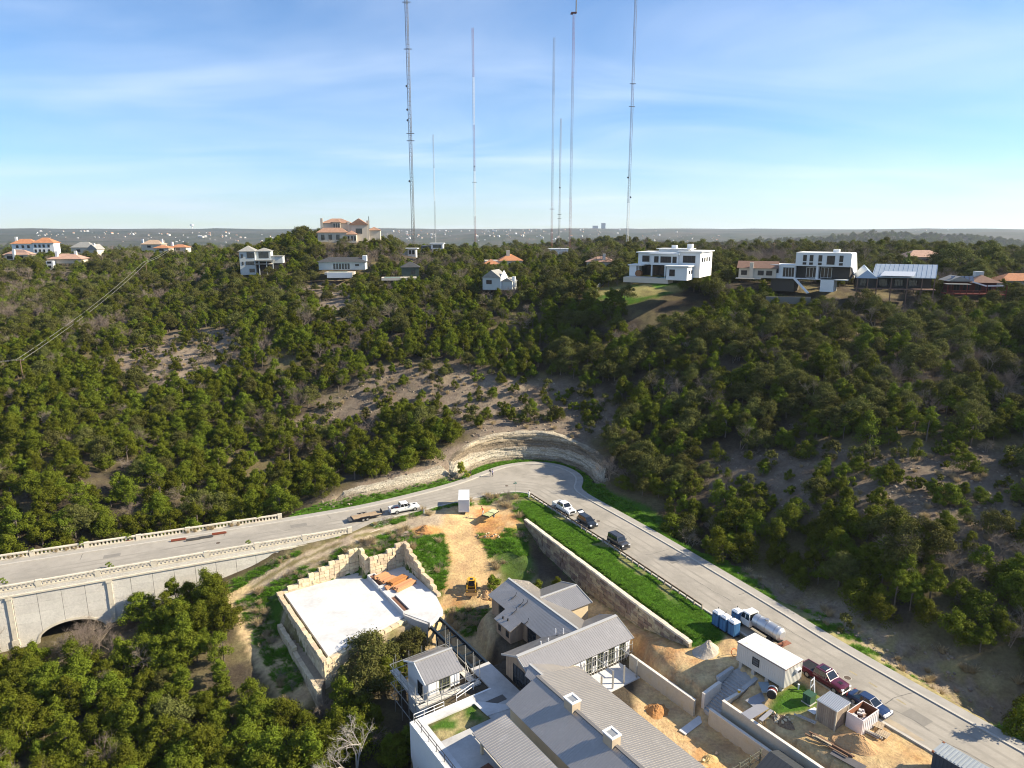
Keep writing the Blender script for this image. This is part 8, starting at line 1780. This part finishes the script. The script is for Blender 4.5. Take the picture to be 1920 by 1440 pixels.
# street furniture
p = W(966, 927, 0); t = thing('street_sign', 'street name sign on a thin pole at the grass corner of the bend', 'street sign', (p.x, p.y, -.1), .2); mb = MB(); mb.tube((0, 0, 0), (0, 0, 2.7), .04, n=7); mb.build('pole', M_STEEL, t); MB().box((0, 0, 2.62), (.8, .03, .2)).build('name_blade', mat('sign_green', (.03, .22, .16), .5), t); MB().box((0, 0, 2.86), (.03, .8, .2)).build('name_blade', mat('sign_green', (.03, .22, .16)), t)
p = W(795, 962, 0); t = thing('marker_post', 'short white marker post on the grass beside the white towing pickup', 'post', (p.x, p.y, -.15)); MB().box((0, 0, .5), (.16, .16, 1.0)).build('post', M_WRAP, t); MB().box((0, 0, 1.02), (.18, .18, .06)).build('cap', M_CONC, t)
p = W(1522, 1290, .2); t = thing('pipe_stand', 'white pipe frame standing on the grass between office and maroon pickup', 'pipe stand', (p.x, p.y, -.3), SR)
for a in ((-.3, 0, 0, -.3, 0, 1.7), (.3, 0, 0, .3, 0, 1.9), (-.3, 0, 1.6, .3, 0, 1.8), (-.9, -1.0, .2, .3, 0, 1.9), (.3, 0, 1.0, -.3, 0, .6)): mb = MB(); mb.tube(a[:3], a[3:], .06, n=6); mb.build('pipe', M_WRAP, t)
p = W(1497, 1291, 0); t = thing('vent_post', 'small white stub pipe on the grass patch by the office', 'pipe', (p.x, p.y, -.3)); mb = MB(); mb.tube((0, 0, 0), (0, 0, .8), .1, n=8); mb.build('pipe', M_WRAP, t); mb = MB(); mb.tube((0, 0, .8), (0, 0, .9), .13, n=8); mb.build('cap', M_WRAP, t)
def ring_tube(name, label, cat, p, R_, r_, m, tilt=(0, 0, 0), n=22):
    mb = MB(); pts = [Vector((R_ * math.cos(2 * math.pi * i / n), R_ * math.sin(2 * math.pi * i / n), .03 * math.sin(i))) for i in range(n)]
    for i in range(n): mb.tube(pts[i], pts[(i + 1) % n], r_, n=5, caps=False)
    o = mb.build(name, m); o.location = p; o.rotation_euler = tilt; return tag(o, label, cat)
p = W(1377, 1222, .3); ring_tube('hose_coil', 'orange hose coil leaning on the left end of the site office', 'hose', (p.x, p.y, .2), .5, .05, mat('orange_hose', (.55, .12, .03), .5), (1.1, 0, .5))
t = thing('cable_drum', 'dark and white striped hose reel lying below the office corner', 'hose reel', W(1447, 1305, -.2), SR + .5)
for i in range(5): mb = MB(); mb.tube((-.6 + i * .28, 0, .5), (-.46 + i * .28, 0, .5), .55, n=14); mb.build('coil', [M_TRIM, M_WRAP, mat('dull_red', (.25, .04, .04), .6)][i % 3], t)
a_, b2 = W(1422, 1352, -1.0), W(1437, 1388, -3.5); mb = MB(); prev = None
for i in range(13): q = a_.lerp(b2, i / 12) + Vector((.25 * math.sin(i * .5), 0, .12 * math.sin(i * .9) - (.0))); prev is None or mb.tube(prev, q, .035, n=5, caps=False); prev = q
tag(mb.build('hose', mat('pale_hose', (.5, .44, .32), .6)), 'pale hose hanging over the outer low wall', 'hose')
# planters, weeds on the bridge
def tuft_mesh(name, m, n, r_, h, seed, w=.02):
    q = np.random.default_rng(seed); a = q.uniform(0, 6.283, n); R_ = r_ * np.sqrt(q.random(n)) * .6; x, y_ = R_ * np.cos(a), R_ * np.sin(a); hh = h * q.uniform(.5, 1.1, n); lx, ly = q.normal(size=n) * r_ * .5 + x * .6, q.normal(size=n) * r_ * .5 + y_ * .6
    base = np.stack([x, y_, -.02 * np.ones(n)], 1); tip = np.stack([x + lx, y_ + ly, hh], 1); s = np.stack([np.cos(a + 1.5), np.sin(a + 1.5), np.zeros(n)], 1) * w
    return quads_mesh(name, m, np.stack([base - s, base + s, tip + s * .4, tip - s * .4], 1))
M_WEED = mat('weed_green', (.15, .20, .025), .8, noise=(2, .2), transl=.25); M_DRYG = mat('dry_grass', (.42, .33, .19), .9, noise=(2, .2), transl=.2)
Q, cl = crown(1.15, 1.3, 6, 70, .06, 901, base=.05, cone=.1, open_=.1); WEED = quads_mesh('weed', M_WEED, Q); DRYT = tuft_mesh('dry_tuft', M_DRYG, 150, .55, .75, 903, .025)
for i, (u, v, lab) in enumerate([(62, 1040, 'leafy weed in a rusty tray on the far bridge walk, leftmost'), (154, 1027, 'leafy weed in a rusty tray on the far bridge walk, second from left'), (243, 1014, 'leafy weed in a rusty tray on the far bridge walk, third from left'), (486, 977, 'leafy weed in a rusty tray near the end of the far parapet')]):
    p = W(u, v, .13); t = thing('planter', lab, 'planter', (p.x, p.y, .13), rad(23), 'weeds in rusty trays along the bridge'); MB().box((0, 0, .15), (1.3, .6, .3)).build('tray', mat('rust', (.20, .075, .035)), t); inst('plant', WEED, t, (0, 0, .25))
for u, v, lab in [(6, 1094, 'weed against the near parapet at the left edge'), (205, 1064, 'weed against the near parapet above the wall pilaster'), (466, 1022, 'weed against the near parapet right of the middle')]: p = W(u, v, 0); o = inst('weed', WEED, None, (p.x, p.y, 0)); tag(o, lab, 'weed')
k = 0
for u in (20, 40, 105, 125, 140, 352, 366, 390, 398, 434, 446): 
    v = 1052 - (1052 - 975) * u / 528 - 2; p = W(u, v, .13); o = inst('dry_grass_tuft', DRYT, None, (p.x, p.y, .12), k); k += 1; tag(o, f"{['first', 'second', 'third', 'fourth', 'fifth', 'sixth', 'seventh', 'eighth', 'ninth', 'tenth', 'last'][k - 1]} dry straw tuft from the left along the foot of the far parapet", 'grass', 'dry tufts along the far bridge parapet')
# ------------------------------------------------------------------ people
def person(label, p, rz, shirt, trousers, hair, lean=0.0, step=.16, arm=.2, skin=(.42, .26, .18)):
    t = thing('person', label, 'person', p, rz); V_ = [(0, 0, .92), (0, 0, 1.12), (lean * .3, 0, 1.36), (lean * .4, 0, 1.48), (lean * .5, 0, 1.56), (lean * .55, 0, 1.70), (lean * .55 + .01, 0, 1.76)]; R_ = [(.15, .12), (.13, .11), (.17, .11), (.06, .06), (.055, .055), (.085, .10), (.06, .07)]; E_ = [(0, 1), (1, 2), (2, 3), (3, 4), (4, 5), (5, 6)]
    for s in (-1, 1):
        k = len(V_); V_ += [(0, s * .09, .86), (s * step, s * .10, .48), (s * step * 1.2 - .05, s * .10, .09), (s * step * 1.2 + .12, s * .10, .04)]; R_ += [(.085, .085), (.06, .06), (.042, .042), (.035, .03)]; E_ += [(0, k), (k, k + 1), (k + 1, k + 2), (k + 2, k + 3)]
        k = len(V_); V_ += [(lean * .38, s * .19, 1.42), (-s * arm * .5 + lean * .3, s * .25, 1.15), (-s * arm + lean * .5 + .08, s * .24, .92), (-s * arm + lean * .5 + .12, s * .24, .82)]; R_ += [(.06, .06), (.045, .045), (.033, .033), (.035, .025)]; E_ += [(2, k), (k, k + 1), (k + 1, k + 2), (k + 2, k + 3)]
    me_ = bpy.data.meshes.new('body'); me_.from_pydata(V_, E_, []); o = bpy.data.objects.new('body', me_); COL.objects.link(o); md = o.modifiers.new('skin', 'SKIN')
    for i, q in enumerate(R_): me_.skin_vertices[0].data[i].radius = q
    me_.skin_vertices[0].data[0].use_root = True; sb = o.modifiers.new('sub', 'SUBSURF'); sb.levels = sb.render_levels = 1
    dg = bpy.context.evaluated_depsgraph_get(); nm_ = bpy.data.meshes.new_from_object(o.evaluated_get(dg)); o.modifiers.clear(); o.data = nm_; o.parent = t; nm_.materials.clear()
    for m in (mat('skin_tone', skin, .6), shirt, trousers, M_TRIM): nm_.materials.append(m)
    for f_ in nm_.polygons:
        c = f_.center; side = abs(c.y) > .2
        f_.material_index = 3 if c.z < .09 else (0 if (c.z > 1.5 or (side and c.z < 1.08)) else (1 if (c.z > .95 or side) else 2))
    mb = MB(); r0 = .105; hx = lean * .55
    for j in range(4):
        a0, a1 = j / 4 * 1.7, (j + 1) / 4 * 1.7
        for i in range(10):
            b0, b1 = 2 * math.pi * i / 10, 2 * math.pi * (i + 1) / 10; mb.add([(hx - .02 + r0 * math.sin(a) * math.cos(b_), r0 * .92 * math.sin(a) * math.sin(b_), 1.69 + r0 * 1.05 * math.cos(a)) for a, b_ in ((a0, b0), (a1, b0), (a1, b1), (a0, b1))], [(0, 1, 2, 3)])
    mb.build('hair', mat(f'hair_{hair[0]:.2f}', hair, .7), t); return t
SH = lambda n, c: mat('cloth_' + n, c, .9)
p = W(919, 893, .1); person('walker in dark top and pale trousers on the pavement at the bend', (p.x, p.y, .12), rad(215), SH('black', (.02, .02, .025)), SH('pale', (.55, .5, .52)), (.03, .02, .015))
p = W(923.5, 893, .1); person('walker in a lilac white top beside the darker dressed companion', (p.x, p.y, .0), rad(215), SH('lilac', (.58, .52, .62)), SH('navy', (.03, .035, .06)), (.04, .025, .02))
p = W(903, 963, 0); person('worker in a red top and white trousers beside the board trailer', (p.x + .3, p.y - .4, -.1), rad(160), SH('red', (.38, .06, .05)), SH('white', (.62, .62, .60)), (.03, .025, .02), .5, .1, .35)
p = W(991.5, 934, 0); person('person in white clothes leaning over the end of the rail fence', (p.x, p.y, -.12), rad(70), SH('offwhite', (.66, .65, .62)), SH('white', (.62, .62, .60)), (.02, .015, .012), .55, .08, .3)
p = W(882, 896, 0); person('person in dark clothes standing below the rock cut near the sapling', (p.x, p.y, .05), rad(-60), SH('black', (.02, .02, .025)), SH('black', (.02, .02, .025)), (.03, .02, .015))

# ------------------------------------------------------------------ ground cover
DRYP = lambda x, y_: fbm(x / 5, y_ / 5, 77) < .62
GREENR = [W2(u, v, z) for u, v, z in [(945, 985, -.6), (985, 985, -.8), (1000, 1090, -4.6), (950, 1085, -4.4), (915, 1030, -2.2)]]
def cover(name, meshes, poly_fn, n, smin, smax, bbox, seed):
    q = np.random.default_rng(seed); x = q.uniform(bbox[0], bbox[1], n); y_ = q.uniform(bbox[2], bbox[3], n); k = poly_fn(x, y_); x, y_ = x[k], y_[k]; z = hz(x, y_)
    PROTO['_' + name] = [(m_, MB().tube((0, 0, -.05), (0, 0, 0), .01, n=3).mesh('stem', M_BARK), 1, 1) for m_ in meshes]
    wood(name, '_' + name, [dict(x=float(a), y=float(b__), z=float(c), s=float(q.uniform(smin, smax)), rz=float(q.uniform(0, 6.28)), i=int(q.integers(len(meshes)))) for a, b__, c in zip(x, y_, z)])
M_GRS = mat('grass_blades', (.115, .25, .014), .8, noise=[(.4, .3), (2, .3)], transl=.3)
GT = [tuft_mesh('grass', M_GRS, 60, .35, .13, 910 + i, .022) for i in range(3)]; BR = [quads_mesh('brush', M_TWIG, twig_quads(.9, .9, 920 + i, 3, .5, .02, .9)) for i in range(2)] + [DRYT]
def verge(x, y_): d = sdist(ROAD, x, y_); o_ = dist_line(OUT, x, y_); return (d > 1.9) & (o_ < 4.2 + 2 * fbm(x / 4, y_ / 4, 4)) & (dist_line(INN, x, y_) > o_)
cover('lawn_grass', GT, lambda x, y_: (sdist(LAWN, x, y_) < -.7) & DRYP(x, y_), 26000, .7, 1.3, (-5, 31, 83, 141), 31)
cover('verge_grass', GT, lambda x, y_: verge(x, y_) & (x > -44) & ((x < 12) | (y_ > 100) | (fbm(x / 1.6, y_ / 1.6, 31) < .46)), 60000, .8, 1.6, (-46, 62, 55, 170), 32)
cover('site_weeds', BR, lambda x, y_: inside(SITE, x, y_) & ~inside(DUG, x, y_) & (fbm(x / 5, y_ / 5, 12) > .5) & (sdist(PADPOLY, x, y_) > 1) & (dist_line(PATHS['ramp'][0], x, y_) > 3.4) & (dist_line(PATHS['track'][0], x, y_) > 1.6), 2600, .6, 1.5, (-50, 6, 84, 140), 33)
cover('site_grass', GT, lambda x, y_: inside(SITE, x, y_) & (~inside(DUG, x, y_) | (sdist(GREENR, x, y_) < -.5)) & (fbm(x / 7, y_ / 7, 21) > .47) & (sdist(PADPOLY, x, y_) > 1) & (dist_line(PATHS['ramp'][0], x, y_) > 3.2) & (dist_line(PATHS['track'][0], x, y_) > 1.3), 16000, .9, 2.0, (-50, 6, 84, 140), 34)
RK = [block_mesh('rubble_stone', mat('hill_stone', (.27, .22, .165), .95, noise=(3, .2), rnd=.2), 930 + i, .22) for i in range(3)]
cover('hillside_stones', RK, lambda x, y_: (inside(CLEAR['mid'], x, y_) | inside(CLEAR['left'], x, y_) | inside(CLEAR['right'], x, y_) | inside(CLEAR['cut'], x, y_) | inside(CLEAR['bank'], x, y_)) & (sdist(ROAD, x, y_) > 3) & (fbm(x / 3, y_ / 1.2, 15) > .5), 22000, .12, .42, (-125, 100, 60, 235), 35)
cover('hillside_brush', BR, lambda x, y_: (inside(CLEAR['mid'], x, y_) | inside(CLEAR['left'], x, y_) | inside(CLEAR['right'], x, y_) | inside(CLEAR['cut'], x, y_)) & (sdist(ROAD, x, y_) > 3.5), 7000, .5, 1.3, (-125, 100, 60, 235), 36)
# ------------------------------------------------------------------ air
hm = bpy.data.materials.new('air'); hm.use_nodes = True; t = hm.node_tree
for nd_ in list(t.nodes):
    if nd_.type == 'BSDF_PRINCIPLED': t.nodes.remove(nd_)
pv = t.nodes.new('ShaderNodeVolumePrincipled'); pv.inputs['Color'].default_value = (.74, .85, 1.0, 1); pv.inputs['Density'].default_value = HAZE_D; pv.inputs['Anisotropy'].default_value = .25
t.links.new(pv.outputs[0], t.nodes['Material Output'].inputs['Volume'])
mb = MB(); mb.box((0, 4950, 180), (21500, 11300, 500)); o = mb.build('haze', hm); tag(o, kind='stuff')
